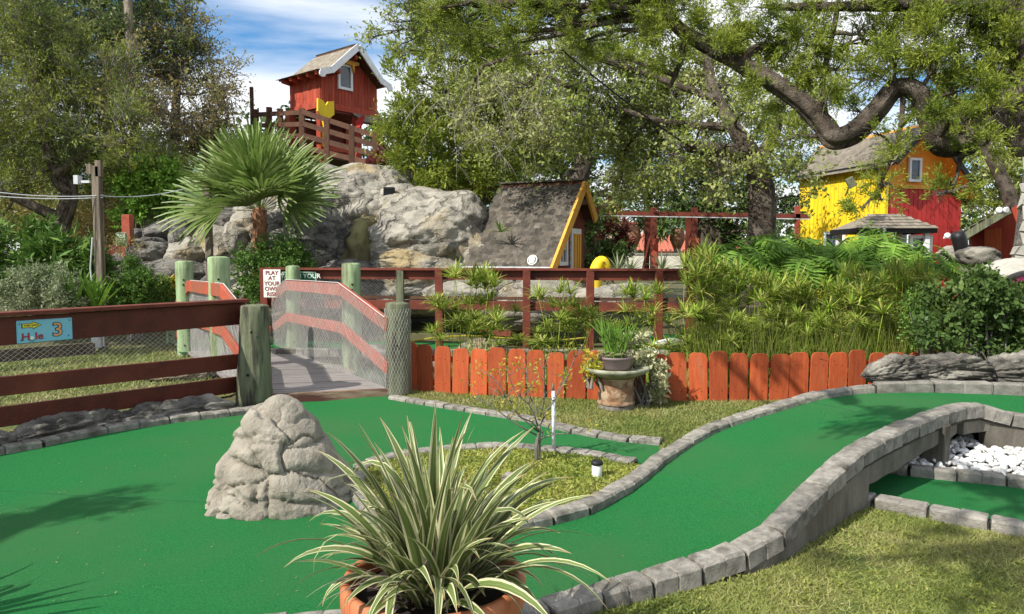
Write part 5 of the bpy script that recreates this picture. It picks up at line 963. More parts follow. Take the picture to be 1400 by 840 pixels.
tag(rock('boulder', 'ledge', P(1340, 352, 13.4), (.36, .35, .20), 4, 71, 12, .1), 'dark smooth boulder below the orange hut beside the stone tower', 'rock')
tag(rock('boulder', 'rocktan', P(1300, 352, 14.9), (.26, .3, .20), 4, 72, 12, .1), 'pale rock carrying the white twin flood light', 'rock')
tag(rock('boulder', 'stonetower', P(1385, 375, 11.4), (.5, .35, .22), 4, 73, 12, .1), 'pale rock at the foot of the stone tower', 'rock')
bp_ = thing('black_barrel', 'tilted black container between the red wall and the dark boulder', 'barrel', P(1314, 338, 14.2)); MB().lathe([(.11, -.3), (.13, -.2), (.13, .2), (.115, .3)], 14).obj('drum', 'blackmat', bp_, True, rot=(.1, -.35, 0))
pa = thing('pink_arch', 'pink half round board with pale grey rim at the right edge behind the hedge', 'arch', P(1412, 400, 8.6)); n = 14
MB().prism([(math.cos(PI * k / n) * .36, math.sin(PI * k / n) * .20) for k in range(n + 1)], .05, Matrix.Identity(4)).obj('arch_board', 'pink', pa); mb = MB(); mb.tube([(math.cos(PI * k / n) * .39, .02, math.sin(PI * k / n) * .23) for k in range(n + 1)], .035, 8); mb.obj('rim', 'kerb', pa, True); bar(pa, 'stand', (0, .06, -1.2), (0, .06, .05), .6, .08, 'rockgrey', up=(0, 1, 0))
# ================================================================ RED TIMBER FRAMES
tf = thing('red_pergola', 'long red timber beam on splayed posts crossing behind the middle fence', 'pergola', P(880, 360, 17)); TF = P(880, 360, 17); q_ = lambda px, py, Y=17: P(px, py, Y) - TF
bar(tf, 'beam', q_(812, 291), q_(1105, 296), .1, .10, 'midrail'); bar(tf, 'white_strip', q_(812, 295) - Vector((0, .03, 0)), q_(1105, 300) - Vector((0, .03, 0)), .06, .02, 'pvc')
for px in (893, 949, 816): bar(tf, 'upright', q_(px, 372), q_(px + .5, 284), .13, .11, 'midrail', up=(0, 1, 0)); bar(tf, 'brace', q_(px - 13, 372, 17.5), q_(px - 1, 315, 17.2), .08, .08, 'midrail'); bar(tf, 'side_board', q_(px + 2, 370, 16.8), q_(px + 2, 326, 16.8), .16, .05, 'railred', up=(0, 1, 0)); bar(tf, 'rear_upright', q_(px - 9, 368, 18.5), q_(px - 8, 296, 18.5), .12, .1, 'rail', up=(0, 1, 0))
bar(tf, 'upright', q_(1090, 330), q_(1090, 282), .1, .1, 'railred', up=(0, 1, 0))
mx_ = thing('maroon_fence', 'dark maroon board fence behind the left bushes and the wooden pole', 'fence', P(110, 360, 17)); MX = P(110, 360, 17)
for k in range(26): px = 62 + k * 4.6; bar(mx_, 'board', P(px, 372, 17 - k * .02) - MX, P(px, 334 + .05 * k, 17 - k * .02) - MX, .072, .02, 'rail', up=(0, 1, 0))
bar(mx_, 'rail', P(60, 338, 17.05) - MX, P(178, 339, 16.55) - MX, .04, .1, 'rail')
rfn = thing('rear_walkway', 'dark red walkway railing half hidden behind the juniper left of the hut', 'railing', P(640, 290, 18)); RF = P(640, 290, 18)
for y0 in (256, 270, 292): bar(rfn, 'rail', P(590, y0, 18.2) - RF, P(700, y0 + 3, 18) - RF, .06, .13 if y0 != 292 else .2, 'brownwood' if y0 < 292 else 'railred')
for px in (592, 640, 688): bar(rfn, 'upright', P(px, 330, 18.15) - RF, P(px, 252, 18.15) - RF, .13, .13, 'railred', up=(0, 1, 0))
# red post with green sign
rp_ = thing('red_post', 'square orange red post beside the small green sign near the boulders', 'post', P(176, 345, 14.2)); bar(rp_, 'shaft', (0, 0, -.4), (0, 0, .72), .16, .16, 'railred', up=(0, 1, 0), bevel=.008)
g2 = signframe('course_sign', 'small green sign with white rows of lettering leaning by the red post', P(166, 327.5, 14.0), (1, 0, 0), .20, .25, .012, 'signgreen')
for k, (s, z_) in enumerate((('PLACE', .045), ('YOUR', .02), ('Your Ball', -.03), ('In Cup', -.075))): txt(g2, s, 0, z_ + .03, .052 if k < 2 else .04, 'signwhite', bold=.001)
for a, b, c_, d_ in ((-.10, -.094, -.125, .125), (-.1, .1, .119, .125)): MB().box(a, b, -.004, 0, c_, d_).obj('border', 'signwhite', g2)
# ================================================================ POLES, WIRES
pl_ = thing('utility_post', 'weathered square wooden post with white conduit and boxes on the left lawn', 'post', (P(141, 480, 12).x, 12, 0)); bx = 0
bar(pl_, 'shaft', (0, 0, 0), (.01, 0, 3.05), .12, .12, 'oldwood', up=(0, 1, 0), bevel=.008); bar(pl_, 'cross_block', (.06, -.02, 2.88), (.06, -.02, 3.14), .09, .08, 'oldwood', up=(0, 1, 0)); bar(pl_, 'cross_block', (-.09, -.01, 2.92), (-.09, -.01, 3.08), .07, .1, 'oldwood', up=(0, 1, 0))
MB().box(-.11, .11, -.16, -.06, .80, 1.0).obj('junction_box', 'pvc', pl_, bevel=.01); MB().lathe([(.075, .10), (.08, .12), (.08, .26), (.075, .27)], 16).obj('base_sleeve', 'pvc', pl_, loc=(-.04, -.1, 0))
for x in (-.09, .07): MB().tube([(x, -.10, .12), (x, -.10, .82)], .014, 6).obj('conduit', 'pvc', pl_)
MB().tube([(-.07, -.10, 1.0), (-.10, -.1, 1.4), (-.05, -.09, 1.9)], .012, 6).obj('cable', 'pvc', pl_); MB().box(-.30, -.10, -.03, .03, 2.78, 2.82).box(-.34, -.27, -.06, .06, 2.76, 2.9).obj('light_arm', 'pvc', pl_)
p2 = thing('wooden_post', 'second slimmer wooden post rising in front of the boulders under the palm', 'post', (P(289, 440, 13.4).x, 13.4, 0)); bar(p2, 'shaft', (0, 0, 0), (0, 0, 2.85), .115, .1, 'oldwood', up=(0, 1, 0), bevel=.008)
p3 = thing('telephone_pole', 'tall grey telephone pole rising behind the trees at top left', 'pole', (P(187, 300, 18.8).x, 18.8, 0)); MB().tube([(.1, 0, 0), (0, 0, 6), (-.05, 0, 10)], [.13, .11, .095], 12).obj('shaft', 'oldwood', p3, True)
p4 = thing('thin_post', 'thin dark brown post standing left of the tower deck', 'post', P(345, 170, 21.5)); MB().tube([(0, 0, -2), (0, 0, 1.05)], .06, 8).obj('shaft', 'brownwood', p4)
def sag(a, b, s, n=14): a = Vector(a); b = Vector(b); return [a.lerp(b, i / n) - Z(4 * s * (i / n) * (1 - i / n)) for i in range(n + 1)]
w_ = thing('power_line', 'thin pale wire pair strung from the left to the utility post and the slim post', 'wire', P(140, 266, 12))
for a, b in (((-40, 258, 11), (141, 267, 12)), ((-60, 262, 11), (141, 270, 12)), ((141, 268, 12), (250, 259, 13)), ((250, 259, 13), (289, 268, 13.4))): MB().tube([p - P(140, 266, 12) for p in sag(P(*a), P(*b), .06)], .008, 5).obj('wire', 'pvc', w_)
cb_ = thing('black_cable', 'black cable running diagonally from a branch down to the oak stub', 'cable', P(768, 68, 11)); MB().tube([p - P(768, 68, 11) for p in sag(P(768, 68, 11), P(950, 205, 12.8), .06)], .014, 6).obj('cable_line', 'rubber', cb_); MB().tube([p - P(768, 68, 11) for p in sag(P(950, 205, 12.8), P(1010, 222, 12.9), .03)], .01, 6).obj('cable_line', 'rubber', cb_)
sp2 = thing('loudspeaker', 'black slatted outdoor speaker box sitting on the rock mountain', 'speaker', P(532, 265, 15.0)); MB().box(-.11, .11, -.05, .10, -.13, .13).obj('cabinet', 'blackmat', sp2, bevel=.008)
for k in range(7): MB().box(-.10, .10, -.065, -.05, -.115 + k * .034, -.10 + k * .034).obj('slat', 'blackmat', sp2)
# ================================================================ FAR BUILDING
fb = thing('far_house', 'distant white building with red tile roof seen between the tree trunks', 'building', (P(930, 345, 45).x, 45, .4)); FB = Vector((P(930, 345, 45).x, 45, .4))
x0, x1 = -4.2, 4.6; MB().box(x0, x1, 0, 5, -.5, 1.6).obj('wall', 'plaster', fb); slab(fb, 'roof', [Vector((x0 - .4, -.6, 1.5)), Vector((x1 + .4, -.6, 1.5)), Vector((x1 - 1.5, 2.5, 2.6)), Vector((x0 + .8, 2.5, 2.6))], .1, 'rooftile'); slab(fb, 'roof', [Vector((x0 - .4, 5.6, 1.5)), Vector((x0 + .8, 2.5, 2.6)), Vector((x1 - 1.5, 2.5, 2.6)), Vector((x1 + .4, 5.6, 1.5))], .1, 'rooftile')
for k in range(34): x = x0 - .3 + k * .268; bar(fb, 'tile_ridge', (x, -.6, 1.56), (x * .93 + .1, 2.4, 2.62), .07, .06, 'rooftile') if k < 34 else None
for x in (-3, -1.2, .8, 2.4, 3.9): window(fb, (x, -.02, .85), (1, 0, 0), .9, .8, 'white', 'glass')
fb2 = thing('far_house', 'pale plaster building behind the trees, left of the red tiled one', 'building', (P(850, 340, 52).x, 52, .4)); MB().box(-3, 3.0, 0, 5, -.5, 3.4).obj('wall', 'plaster', fb2); MB().box(-3.2, 3.2, -.2, 5.2, 3.4, 3.6).obj('roof', 'rooftile', fb2)
for x in (-2, 0, 2): window(fb2, (x, -.03, 1.8), (1, 0, 0), .8, 1.0, 'white', 'glass')
tw_ = thing('garden_wall', 'low tan block wall in the distance between the red timber posts', 'wall', P(930, 362, 30)); MB().box(-2.2, 3.4, 0, .25, -.6, .42).obj('wall_face', 'plaster', tw_); bar(tw_, 'coping', (-2.25, .12, .44), (3.45, .12, .44), .32, .06, 'kerb')
tmb = thing('timber_edging', 'dark timber edging board along the planting bed on the left lawn', 'edging', P(60, 488, 10)); bar(tmb, 'board', P(-60, 492, 9.6) - P(60, 488, 10), P(128, 476, 11) - P(60, 488, 10), .1, .17, 'barkdark'); 
# ================================================================ TREES
G_T = 'trees around the course'
tree('juniper_tree', 'juniper with bright yellow green sprays on curved limbs at the far left', [(*P(70, 455, 17.00), .22), (*P(78, 330, 17.10), .2), (*P(95, 262, 17.10), .17), (*P(70, 215, 17.10), .14), (*P(50, 120, 17.30), .10), (*P(70, 40, 17.50), .05)],
     cl((40, 130, 17.00, 50), (110, 165, 16.70, 50), (165, 178, 16.50, 42), (60, 60, 17.50, 48), (15, 20, 17.00, 45), (140, 120, 17.50, 46), (20, 195, 16.80, 42), (195, 205, 16.80, 34, .7), (10, 262, 16.50, 38), (55, 235, 17.10, 34), (95, 205, 16.90, 38), (0, 75, 17.00, 45), (95, 90, 17.50, 45), (150, 225, 17.10, 26, .7), (-30, 150, 16.50, 50), (-20, 310, 16.50, 35)), JUN | dict(L=.085, twig=.34, sp=.045, n=13), 500, 'junipershade', 'bark', limbs=[[(*P(95, 262, 17.10), .15), (*P(80, 240, 17.00), .12), (*P(130, 205, 16.80), .08), (*P(185, 190, 16.70), .04)], [(*P(85, 300, 17.10), .14), (*P(40, 280, 16.90), .1), (*P(0, 262, 16.70), .06)]], seed=1, twigfrac=1.0, twigr=.008)
tree('oak_tree', 'grey leaved oak behind the juniper at top left', [(*P(150, 450, 20.00), .25), (*P(140, 250, 20.00), .22), (*P(150, 130, 20.00), .16), (*P(130, 0, 20.00), .10)],
     cl((100, 25, 20.00, 60), (170, 40, 20.00, 55), (50, 0, 20.00, 60), (225, 10, 20.00, 45), (200, 60, 19.50, 45), (130, 80, 19.80, 50), (60, 90, 20.00, 60), (0, 40, 20.00, 60), (110, 140, 20.00, 55), (40, 170, 20.00, 55), (160, -20, 20.00, 60), (20, 240, 20.00, 55), (110, 235, 20.00, 50), (180, 250, 20.00, 45)), OAK | dict(L=.085, twig=.45), 400, 'oakleaf', 'barkgrey', seed=2, twigr=.008, twigfrac=.8)
tree('autumn_tree', 'airy tree with small orange brown and olive leaves left of the palm', [(*P(225, 440, 20.00), .2), (*P(232, 280, 20.00), .17), (*P(238, 180, 20.00), .12), (*P(245, 90, 20.00), .06)],
     cl((200, 105, 20.00, 48), (250, 80, 20.00, 44), (288, 108, 20.00, 38), (300, 160, 20.00, 30), (250, 145, 19.60, 50), (205, 180, 18.0, 48), (278, 200, 19.60, 40), (235, 225, 19.60, 48), (262, 42, 20.00, 32), (314, 128, 20.00, 20), (170, 150, 18.0, 40), (225, 30, 20.00, 30), (165, 92, 18.4, 30), (160, 215, 18.0, 36), (290, 62, 20.00, 24), (305, 195, 19.80, 26), (195, 250, 18.2, 36), (265, 255, 19.70, 34)), OAK | dict(L=.070, twig=.5, n=8), 420, 'autumn', 'barkgrey', seed=3, twigr=.011, twigfrac=1.0, nsub=9)
tree('juniper_tree', 'rounded bright green juniper right of the red tower house', [(*P(652, 440, 17), .24), (*P(648, 310, 17), .22), (*P(655, 250, 17), .17), (*P(640, 160, 17), .12), (*P(650, 60, 17), .06)],
     cl((556, 112, 16.6, 20), (560, 165, 16.6, 36), (535, 205, 16.6, 24), (580, 235, 16.4, 40), (622, 200, 16.4, 44), (600, 130, 16.6, 42), (640, 85, 16.8, 44), (672, 150, 16.6, 46), (700, 205, 16.6, 44), (650, 245, 16.4, 30, .6), (575, 268, 16.4, 24, .7), (548, 248, 16.6, 20), (615, 60, 16.8, 36), (690, 100, 16.8, 42), (610, 262, 16.5, 22, .6), (533, 168, 16.7, 12), (660, 40, 16.8, 36), (710, 150, 16.8, 36), (560, 70, 16.8, 20)), JUN | dict(L=.11, twig=.3, sp=.04), 640, 'juniper', 'barkdark', limbs=[[(*P(640, 320, 17), .15), (*P(625, 290, 17), .12), (*P(600, 262, 16.8), .07)], [(*P(655, 320, 17.2), .15), (*P(680, 285, 17), .12), (*P(705, 250, 17), .06)]], seed=4, twigfrac=.35)
oakc = cl((528, 28, 14, 22), (556, 58, 14, 24), (578, 15, 14, 32), (600, 45, 14, 26), (540, 5, 14, 24), (512, 50, 14, 10), (715, 120, 13.5, 48), (768, 165, 13.5, 52), (835, 190, 14.2, 46), (745, 205, 13.6, 34), (872, 240, 15.5, 38), (900, 215, 13.8, 44), (860, 150, 13.6, 50), (800, 100, 13.5, 48), (925, 160, 13.8, 40), (740, 72, 13.6, 44), (900, 100, 13.8, 44), (965, 228, 13.6, 36), (960, 120, 14, 40), (680, 190, 13.4, 34), (1010, 120, 13.6, 36), (1075, 215, 13.6, 26), (1100, 170, 14, 34), (1060, 90, 14, 36), (835, 262, 16, 26), (660, 110, 13.8, 34), (850, 65, 13.8, 40), (945, 75, 14, 40), (1000, 60, 14, 36), (870, 105, 14.2, 40), (1000, 175, 13.8, 34), (830, 150, 14.4, 46), (790, 60, 14.2, 36), (910, 150, 14.6, 40), (1040, 160, 14.2, 34), (640, 150, 14.2, 26), (1000, 195, 12.5, 22), (960, 175, 12.5, 24), (1065, 200, 12.5, 26), (1090, 235, 12.5, 22), (1020, 150, 12.4, 26), (985, 240, 12.6, 20), (1075, 150, 12.6, 30), (930, 205, 12.5, 18), (1105, 130, 12.8, 28), (1100, 270, 12.8, 14))
tree('oak_tree', 'large spreading oak with pale small leaves and thick furrowed trunk, right of centre', [(*P(1042, 420, 13), .30), (*P(1041, 330, 13), .25), (*P(1040, 250, 13), .22), (*P(1022, 205, 13), .17), (*P(1000, 170, 13.1), .11), (*P(975, 120, 13.3), .08), (*P(960, 50, 13.5), .05)],
     oakc, OAK | dict(L=.068, twig=.38, n=10), 520, 'oakpale', 'bark', limbs=[[(*P(1020, 214, 13), .18), (*P(975, 205, 12.9), .13), (*P(940, 200, 12.8), .10)], [(*P(1035, 225, 13), .15), (*P(1060, 180, 13.1), .10), (*P(1075, 110, 13.4), .06)], [(*P(1000, 175, 13.1), .07), (*P(900, 165, 13.3), .05), (*P(800, 130, 13.5), .04), (*P(690, 70, 13.7), .03), (*P(600, 40, 14), .03)], [(*P(985, 140, 13.2), .07), (*P(880, 100, 13.4), .05), (*P(760, 70, 13.5), .035), (*P(660, 90, 13.8), .03)]], seed=5, twigr=.006, twigfrac=1.0)
hb = bpy.data.objects['oak_tree.001'] if 'oak_tree.001' in bpy.data.objects else None
q = MB(); rn = random.Random(77)
for k in range(46):
    px, py = rn.uniform(590, 790), rn.uniform(60, 190); Y = rn.uniform(12.7, 13.6); a0h = P(px, py, Y); L = rn.uniform(.35, 1.0); dx = rn.uniform(-.7, .7); pts = [a0h + Vector((dx * (t / 6) ** .7 + rn.uniform(-.03, .03), rn.uniform(-.03, .03), -L * (t / 6) ** 1.3)) for t in range(7)]; q.tube([p_ - hb.location for p_ in pts], [.005, .0045, .004, .0035, .003, .0025, .0015], 4, False)
    for j in range(3): k_ = rn.randint(2, 5); e_ = pts[k_] + Vector((rn.uniform(-.25, .25), rn.uniform(-.15, .15), -rn.uniform(.1, .35))); q.tube([p_ - hb.location for p_ in (pts[k_], (pts[k_] + e_) / 2 + Vector((0, 0, .03)), e_)], [.003, .0025, .0012], 3, False)
tag(q.obj('hanging_twigs', 'paletwig', hb), kind='stuff')
# near juniper with twisting limb
jc = cl((640, 22, 9.5, 34), (700, 15, 9.2, 36), (755, 28, 9, 34), (712, 58, 9.2, 26), (820, 12, 9, 36), (800, 55, 9, 24), (872, 42, 8.8, 32), (935, 12, 8.8, 34), (985, 40, 8.6, 34), (1040, 12, 8.6, 34), (1095, 35, 8.4, 34), (1150, 10, 8.3, 36), (1180, 48, 8.2, 30), (1235, 20, 8.1, 36), (1290, 35, 8, 36), (1345, 20, 7.9, 40), (1110, 92, 8.4, 26), (1085, 140, 8.5, 24), (1140, 128, 8.3, 18), (1065, 60, 8.6, 28), (1330, 82, 7.9, 24), (1365, 60, 7.8, 30), (1292, 132, 7.9, 24), (1318, 168, 7.9, 22), (1270, 160, 7.9, 22), (1235, 205, 7.7, 16), (1200, 250, 7.6, 12), (1180, 285, 7.6, 15), (1205, 275, 7.6, 12), (1300, 250, 7.6, 15), (1322, 280, 7.6, 12), (1280, 268, 7.6, 11), (1300, 200, 7.8, 18), (1170, 150, 8.2, 12), (1010, 75, 8.7, 18), (1105, 185, 8.4, 14), (1350, 110, 7.8, 22), (1210, 110, 8, 12), (660, 50, 9.4, 24), (590, 15, 9.6, 22), (1420, 60, 7.8, 40), (1080, 190, 8.4, 18), (1385, 25, 7.8, 34), (900, 5, 8.9, 34), (780, 0, 9.1, 34), (1325, 120, 7.6, 26), (1290, 85, 7.7, 28), (1360, 150, 7.4, 20), (1345, 195, 7.4, 18), (1255, 150, 7.5, 18), (1265, 65, 7.8, 30), (1215, 75, 7.9, 24), (1160, 95, 8.1, 24), (1120, 140, 8.1, 20), (1300, 165, 7.4, 20), (1380, 95, 7.5, 24), (1195, 225, 7.5, 12), (1215, 250, 7.5, 12), (1330, 255, 7.4, 12), (975, 75, 8.5, 24), (1040, 105, 8.4, 22), (1100, 60, 8.2, 28), (1190, 180, 7.7, 10), (845, 75, 8.8, 22), (920, 85, 8.6, 20))
limbA = [(*P(1392, 118, 7.7), 0.192), (*P(1360, 165, 7.7), 0.178), (*P(1318, 192, 7.8), 0.148), (*P(1288, 196, 7.8), 0.126), (*P(1272, 165, 7.9), 0.111), (*P(1255, 128, 7.9), 0.100), (*P(1225, 122, 8.0), 0.096), (*P(1200, 150, 8.05), 0.104), (*P(1168, 182, 8.1), 0.111), (*P(1140, 190, 8.1), 0.111), (*P(1126, 172, 8.2), 0.104), (*P(1085, 132, 8.3), 0.096), (*P(1020, 92, 8.5), 0.092), (*P(960, 60, 8.7), 0.085), (*P(922, 32, 8.8), 0.074), (*P(900, -20, 8.9), 0.044)]
tree('juniper_tree', 'near juniper whose thick twisting limb snakes across the upper right of the view', [(*P(1500, 470, 7.6), .36), (*P(1470, 300, 7.6), .32), (*P(1436, 180, 7.65), .29), (*P(1420, 60, 7.7), .25), (*P(1410, -60, 7.8), .2)],
     jc, JUN | dict(L=.040, twig=.17, sp=.016, n=30, asp=.24), 2100, 'juniper', 'bark', limbs=[limbA, [(*P(1385, 150, 7.7), .2), (*P(1392, 195, 7.7), .12), (*P(1394, 215, 7.7), .05)], [(*P(1010, 90, 8.5), .05), (*P(1035, 66, 8.5), .045), (*P(1068, 66, 8.5), .03)], [(*P(936, 50, 8.7), .04), (*P(928, 90, 8.7), .035), (*P(916, 120, 8.7), .02)], [(*P(1128, 160, 8.2), .035), (*P(1125, 110, 8.2), .03), (*P(1140, 40, 8.2), .025), (*P(1150, -20, 8.2), .02)], [(*P(1400, 20, 7.75), .14), (*P(1300, 2, 7.9), .08), (*P(1200, 8, 8.1), .05), (*P(1050, 10, 8.5), .03)], [(*P(1235, 125, 8), .03), (*P(1228, 190, 7.8), .02), (*P(1200, 262, 7.6), .012)], [(*P(1318, 190, 7.8), .03), (*P(1310, 235, 7.7), .02), (*P(1300, 262, 7.6), .012)]], seed=6, twigr=.003, twigfrac=.45)
BAREC = cl((1180, 110, 17, 46), (1240, 75, 17, 46), (1290, 100, 17, 46), (1345, 150, 17, 40), (1200, 55, 17, 46), (1380, 110, 17, 40), (1160, 60, 17, 46), (1260, 140, 17, 24), (1320, 60, 17, 46))
tree('bare_oak', 'thin leaved grey oak with open twigs against the sky behind the twisting limb', [(*P(1392, 440, 17), .2), (*P(1388, 300, 17), .18), (*P(1340, 190, 17), .12), (*P(1260, 80, 17), .08)], BAREC, OAK | dict(L=.07, twig=.7, n=6, sp=.05), 130, 'oakpale', 'bark', seed=7, twigr=.011, twigfrac=1.0, nsub=14, br=.55)
tree('oak_tree', 'olive leaved tree behind the storybook house at the right', [(*P(1382, 420, 25), .3), (*P(1380, 300, 25), .24), (*P(1360, 220, 25), .12)], cl((1290, 205, 24, 30), (1330, 228, 24, 36), (1362, 205, 24, 36), (1392, 240, 24, 36), (1352, 262, 24, 26), (1318, 180, 24, 30), (1400, 200, 24, 36), (1330, 280, 24, 12), (1385, 280, 24, 20), (1430, 240, 24, 50)), OAK | dict(L=.12, twig=.6, sp=.06), 260, 'oakpale', 'bark', seed=8, twigr=.012)
tree('oak_tree', 'dark forked oak rising behind the shingled hut', [(*P(790, 400, 21), .36), (*P(789, 260, 21), .32), (*P(795, 225, 21), .26), (*P(800, 170, 21), .16)], cl((720, 228, 21, 40), (780, 185, 21.5, 44), (838, 215, 21, 44), (862, 262, 21, 34), (830, 285, 20.6, 20, .6), (905, 270, 21, 32), (700, 175, 21, 40), (880, 190, 22, 44), (745, 195, 21, 34)), OAK | dict(L=.10, twig=.5, sp=.05), 330, 'oakleaf', 'bark', limbs=[[(*P(786, 262, 21), .24), (*P(770, 235, 21), .17), (*P(745, 205, 21), .1)]], seed=9, twigr=.01)
tree('dark_tree', 'dark green tree with thick shaded trunk left of the furrowed oak trunk', [(*P(972, 430, 19), .46), (*P(972, 340, 19), .42), (*P(970, 270, 19), .3), (*P(975, 200, 19), .15)], cl((960, 255, 19, 40), (1005, 270, 18.8, 38), (985, 215, 19, 42), (930, 240, 19, 36), (1010, 320, 18.8, 24), (940, 290, 19, 18, .6), (1068, 285, 18, 22), (1070, 240, 19, 22), (1000, 300, 18.8, 26), (1060, 320, 18, 22), (1050, 270, 18, 24)), OAK | dict(L=.09, twig=.45, sp=.04), 420, 'darkleaf', 'barkdark', seed=10, twigr=.01)
for k, (px, top) in enumerate(((865, 310), (925, 312))):
    t = thing('palm_tree', ['distant palm with pale trunk nearer the hut', 'distant palm with orange brown skirt before the red tiled roof'][k], 'palm tree', P(px, 395, 32)); b = P(px, 395, 32); q = MB(); q.tube([(0, 0, -.5), (0, 0, (P(px, top, 32) - b).z)], [.18, .15], 10); q.obj('trunk', 'barkgrey', t, True)
    hh = (P(px, top, 32) - b).z; q = MB(); q.lathe([(.16, hh - .9), (.34, hh - .5), (.30, hh)], 12); q.obj('dry_skirt', 'palmtrunk', t, True); V, F, tw = foliage([((0, 0, hh + .5), (.9, .9, .6))], FAR | dict(L=.5, asp=.1), 130, RG); link('crown', npmesh('crown', V, F, 'darkleaf'), t)
# far wall of trees
FW = []
for px in range(-260, 1700, 62):
    top = 215 if px < 760 else (300 if px < 830 else (322 if px < 1000 else 300))
    for y in range(top, 372, 42):
        if 815 < px < 965 and y > 318: continue
        FW += cl((px + random.uniform(-20, 20), y + random.uniform(-10, 10), 38 + random.uniform(-4, 4), 42))
V, F, tw = foliage(FW, FAR | dict(L=.34, twig=1.0, sp=.2, n=9), 26, RG); tag(link('distant_trees', npmesh('distant_trees', V, F, 'darkleaf')), 'far off belt of dark green trees closing the view behind the course', 'trees', kind='stuff')
# ================================================================ SHRUBS
def bush(name, label, clumps, style, dens, m, base, cat='bush', stems=5, seed=1, group=None):
    b = Vector(base); t = thing(name, label, cat, b, 0, group); rg = np.random.default_rng(seed); c2 = [(Vector(c) - b, r) for c, r in clumps]
    V, F, tw = foliage(c2, style, dens, rg); link('foliage', npmesh('foliage', V, F, m), t); q = MB(); rn = random.Random(seed)
    for c, r in c2:
        for k in range(stems): e = c + Vector((rn.uniform(-.4, .4) * r[0], rn.uniform(-.4, .4) * r[1], rn.uniform(-.3, .5) * r[2])); q.tube(wob((rn.uniform(-.1, .1), rn.uniform(-.1, .1), 0), e, 4, .05, rn), [.018, .014, .011, .008, .005], 5, False)
    q.obj('stems', 'barkgrey', t, True); return t
LB_ = dict(twig=.10, n=12, sp=.02, L=.045, asp=.55, up=.2, along=.5)
HEDGE_SHADE = 'darkleaf'  # right hedge: its shade is put into the darker leaf colour
BOXS = dict(twig=.08, n=14, sp=.015, L=.035, asp=.6, up=.4, along=.4)
bush('boxwood_hedge', 'clipped bright green boxwood hedge at the foot of the palm', [(P(x, y, 12.9), (.34, .38, .30)) for x, y in ((352, 352), (378, 350), (402, 356), (355, 378), (385, 380), (408, 380), (345, 395), (375, 400), (400, 400))], BOXS, 3200, 'box', P(378, 430, 12.9), 'hedge', 2, 11)
bush('round_shrub', 'round dark green shrub on the left lawn between the two wooden posts', [(P(x, y, 12.4), (.30, .3, .28)) for x, y in ((172, 388), (198, 390), (186, 378), (168, 410), (200, 412), (186, 420))], BOXS, 2600, 'box', P(186, 465, 12.4), 'bush', 2, 12)
bush('yellow_shrub', 'small golden leaved shrub squeezed behind the green bridge posts', [(P(x, y, 13.6), (.22, .2, .12)) for x, y in ((228, 388), (240, 392), (232, 398))], BOXS | dict(L=.07), 900, 'yellowleaf', P(232, 430, 13.6), 'bush', 2, 13)
bush('grey_bush', 'pale grey green bush behind the rail fence right of the hole sign', [(P(x, y, 11.2), (.30, .3, .24)) for x, y in ((45, 385), (75, 382), (95, 392), (60, 402), (30, 405), (88, 410), (15, 412))], LB_ | dict(L=.05, asp=.3), 1800, 'greybush', P(60, 440, 11.2), 'bush', 2, 14)
bush('leafy_bush', 'dark glossy leaved bush in the shade at the far left edge', [(P(x, y, 12.6), (.42, .4, .34)) for x, y in ((5, 350), (40, 342), (75, 350), (20, 375), (100, 362), (60, 365), (-10, 385), (105, 390), (110, 375))], LB_ | dict(L=.16, asp=.25, sp=.05, twig=.2), 420, 'box', P(30, 430, 12.6), 'bush', 2, 15)
bush('tall_shrub', 'bright lime green tree like shrub beside the red post above the boulders', [(P(x, y, 17.3), (.44, .38, .38)) for x, y in ((215, 248), (232, 272), (200, 272), (185, 255), (238, 250), (214, 290), (190, 290), (225, 232), (235, 296))], LB_ | dict(L=.09, sp=.04, twig=.2), 800, 'brightleaf', P(205, 400, 17.3), 'shrub', 2, 16)
bush('bamboo_thicket', 'olive brown thicket behind the maroon board fence', [(P(x, y, 18.5), (.75, .5, .6)) for x, y in ((50, 305), (90, 298), (125, 305), (150, 292), (15, 300), (75, 325), (115, 322), (155, 320))], FAR | dict(L=.13, asp=.16), 330, 'autumn', P(90, 400, 18.5), 'thicket', 5, 17)
bush('grass_shrub', 'fine brown twiggy shrub between the utility post and the boulders', [(P(x, y, 13.8), (.30, .3, .3)) for x, y in ((165, 352), (185, 355), (175, 338))], LB_ | dict(L=.05, asp=.2, n=5), 500, 'autumn', P(176, 400, 13.8), 'bush', 9, 18)
bush('dark_hedge', 'dark broad leaved hedge above the craggy ledge at the right edge', [(P(x, y, 7.5), (.26, .3, .24)) for x, y in ((1308, 420), (1345, 412), (1385, 410), (1302, 440), (1335, 450), (1375, 448), (1410, 420), (1410, 460), (1345, 480), (1385, 482), (1440, 440))], LB_ | dict(L=.055, asp=.55), 1700, HEDGE_SHADE, P(1350, 520, 7.5), 'hedge', 3, 19)
bush('low_shrub', 'small leaved green shrub spilling over the last orange pickets', [(P(x, y, 7.9), (.2, .2, .17)) for x, y in ((1258, 452), (1246, 432), (1275, 430))], LB_ | dict(L=.03), 1500, 'box', P(1275, 540, 7.9), 'bush', 3, 20)
bush('maroon_shrub', 'maroon leaved shrub beside the timber frame behind the hut', [(P(x, y, 17.5), (.36, .3, .4)) for x, y in ((832, 325), (845, 335), (838, 305), (828, 345))], LB_ | dict(L=.14, asp=.22), 500, 'maroonleaf', P(838, 380, 17.5), 'shrub', 3, 21)
bush('dark_shrub', 'dark green bush right of the yellow hut door', [(P(x, y, 16), (.36, .3, .34)) for x, y in ((808, 345), (826, 352), (815, 325), (845, 358), (805, 365))], LB_ | dict(L=.10, asp=.3), 600, 'darkleaf', P(820, 385, 16), 'bush', 3, 22)
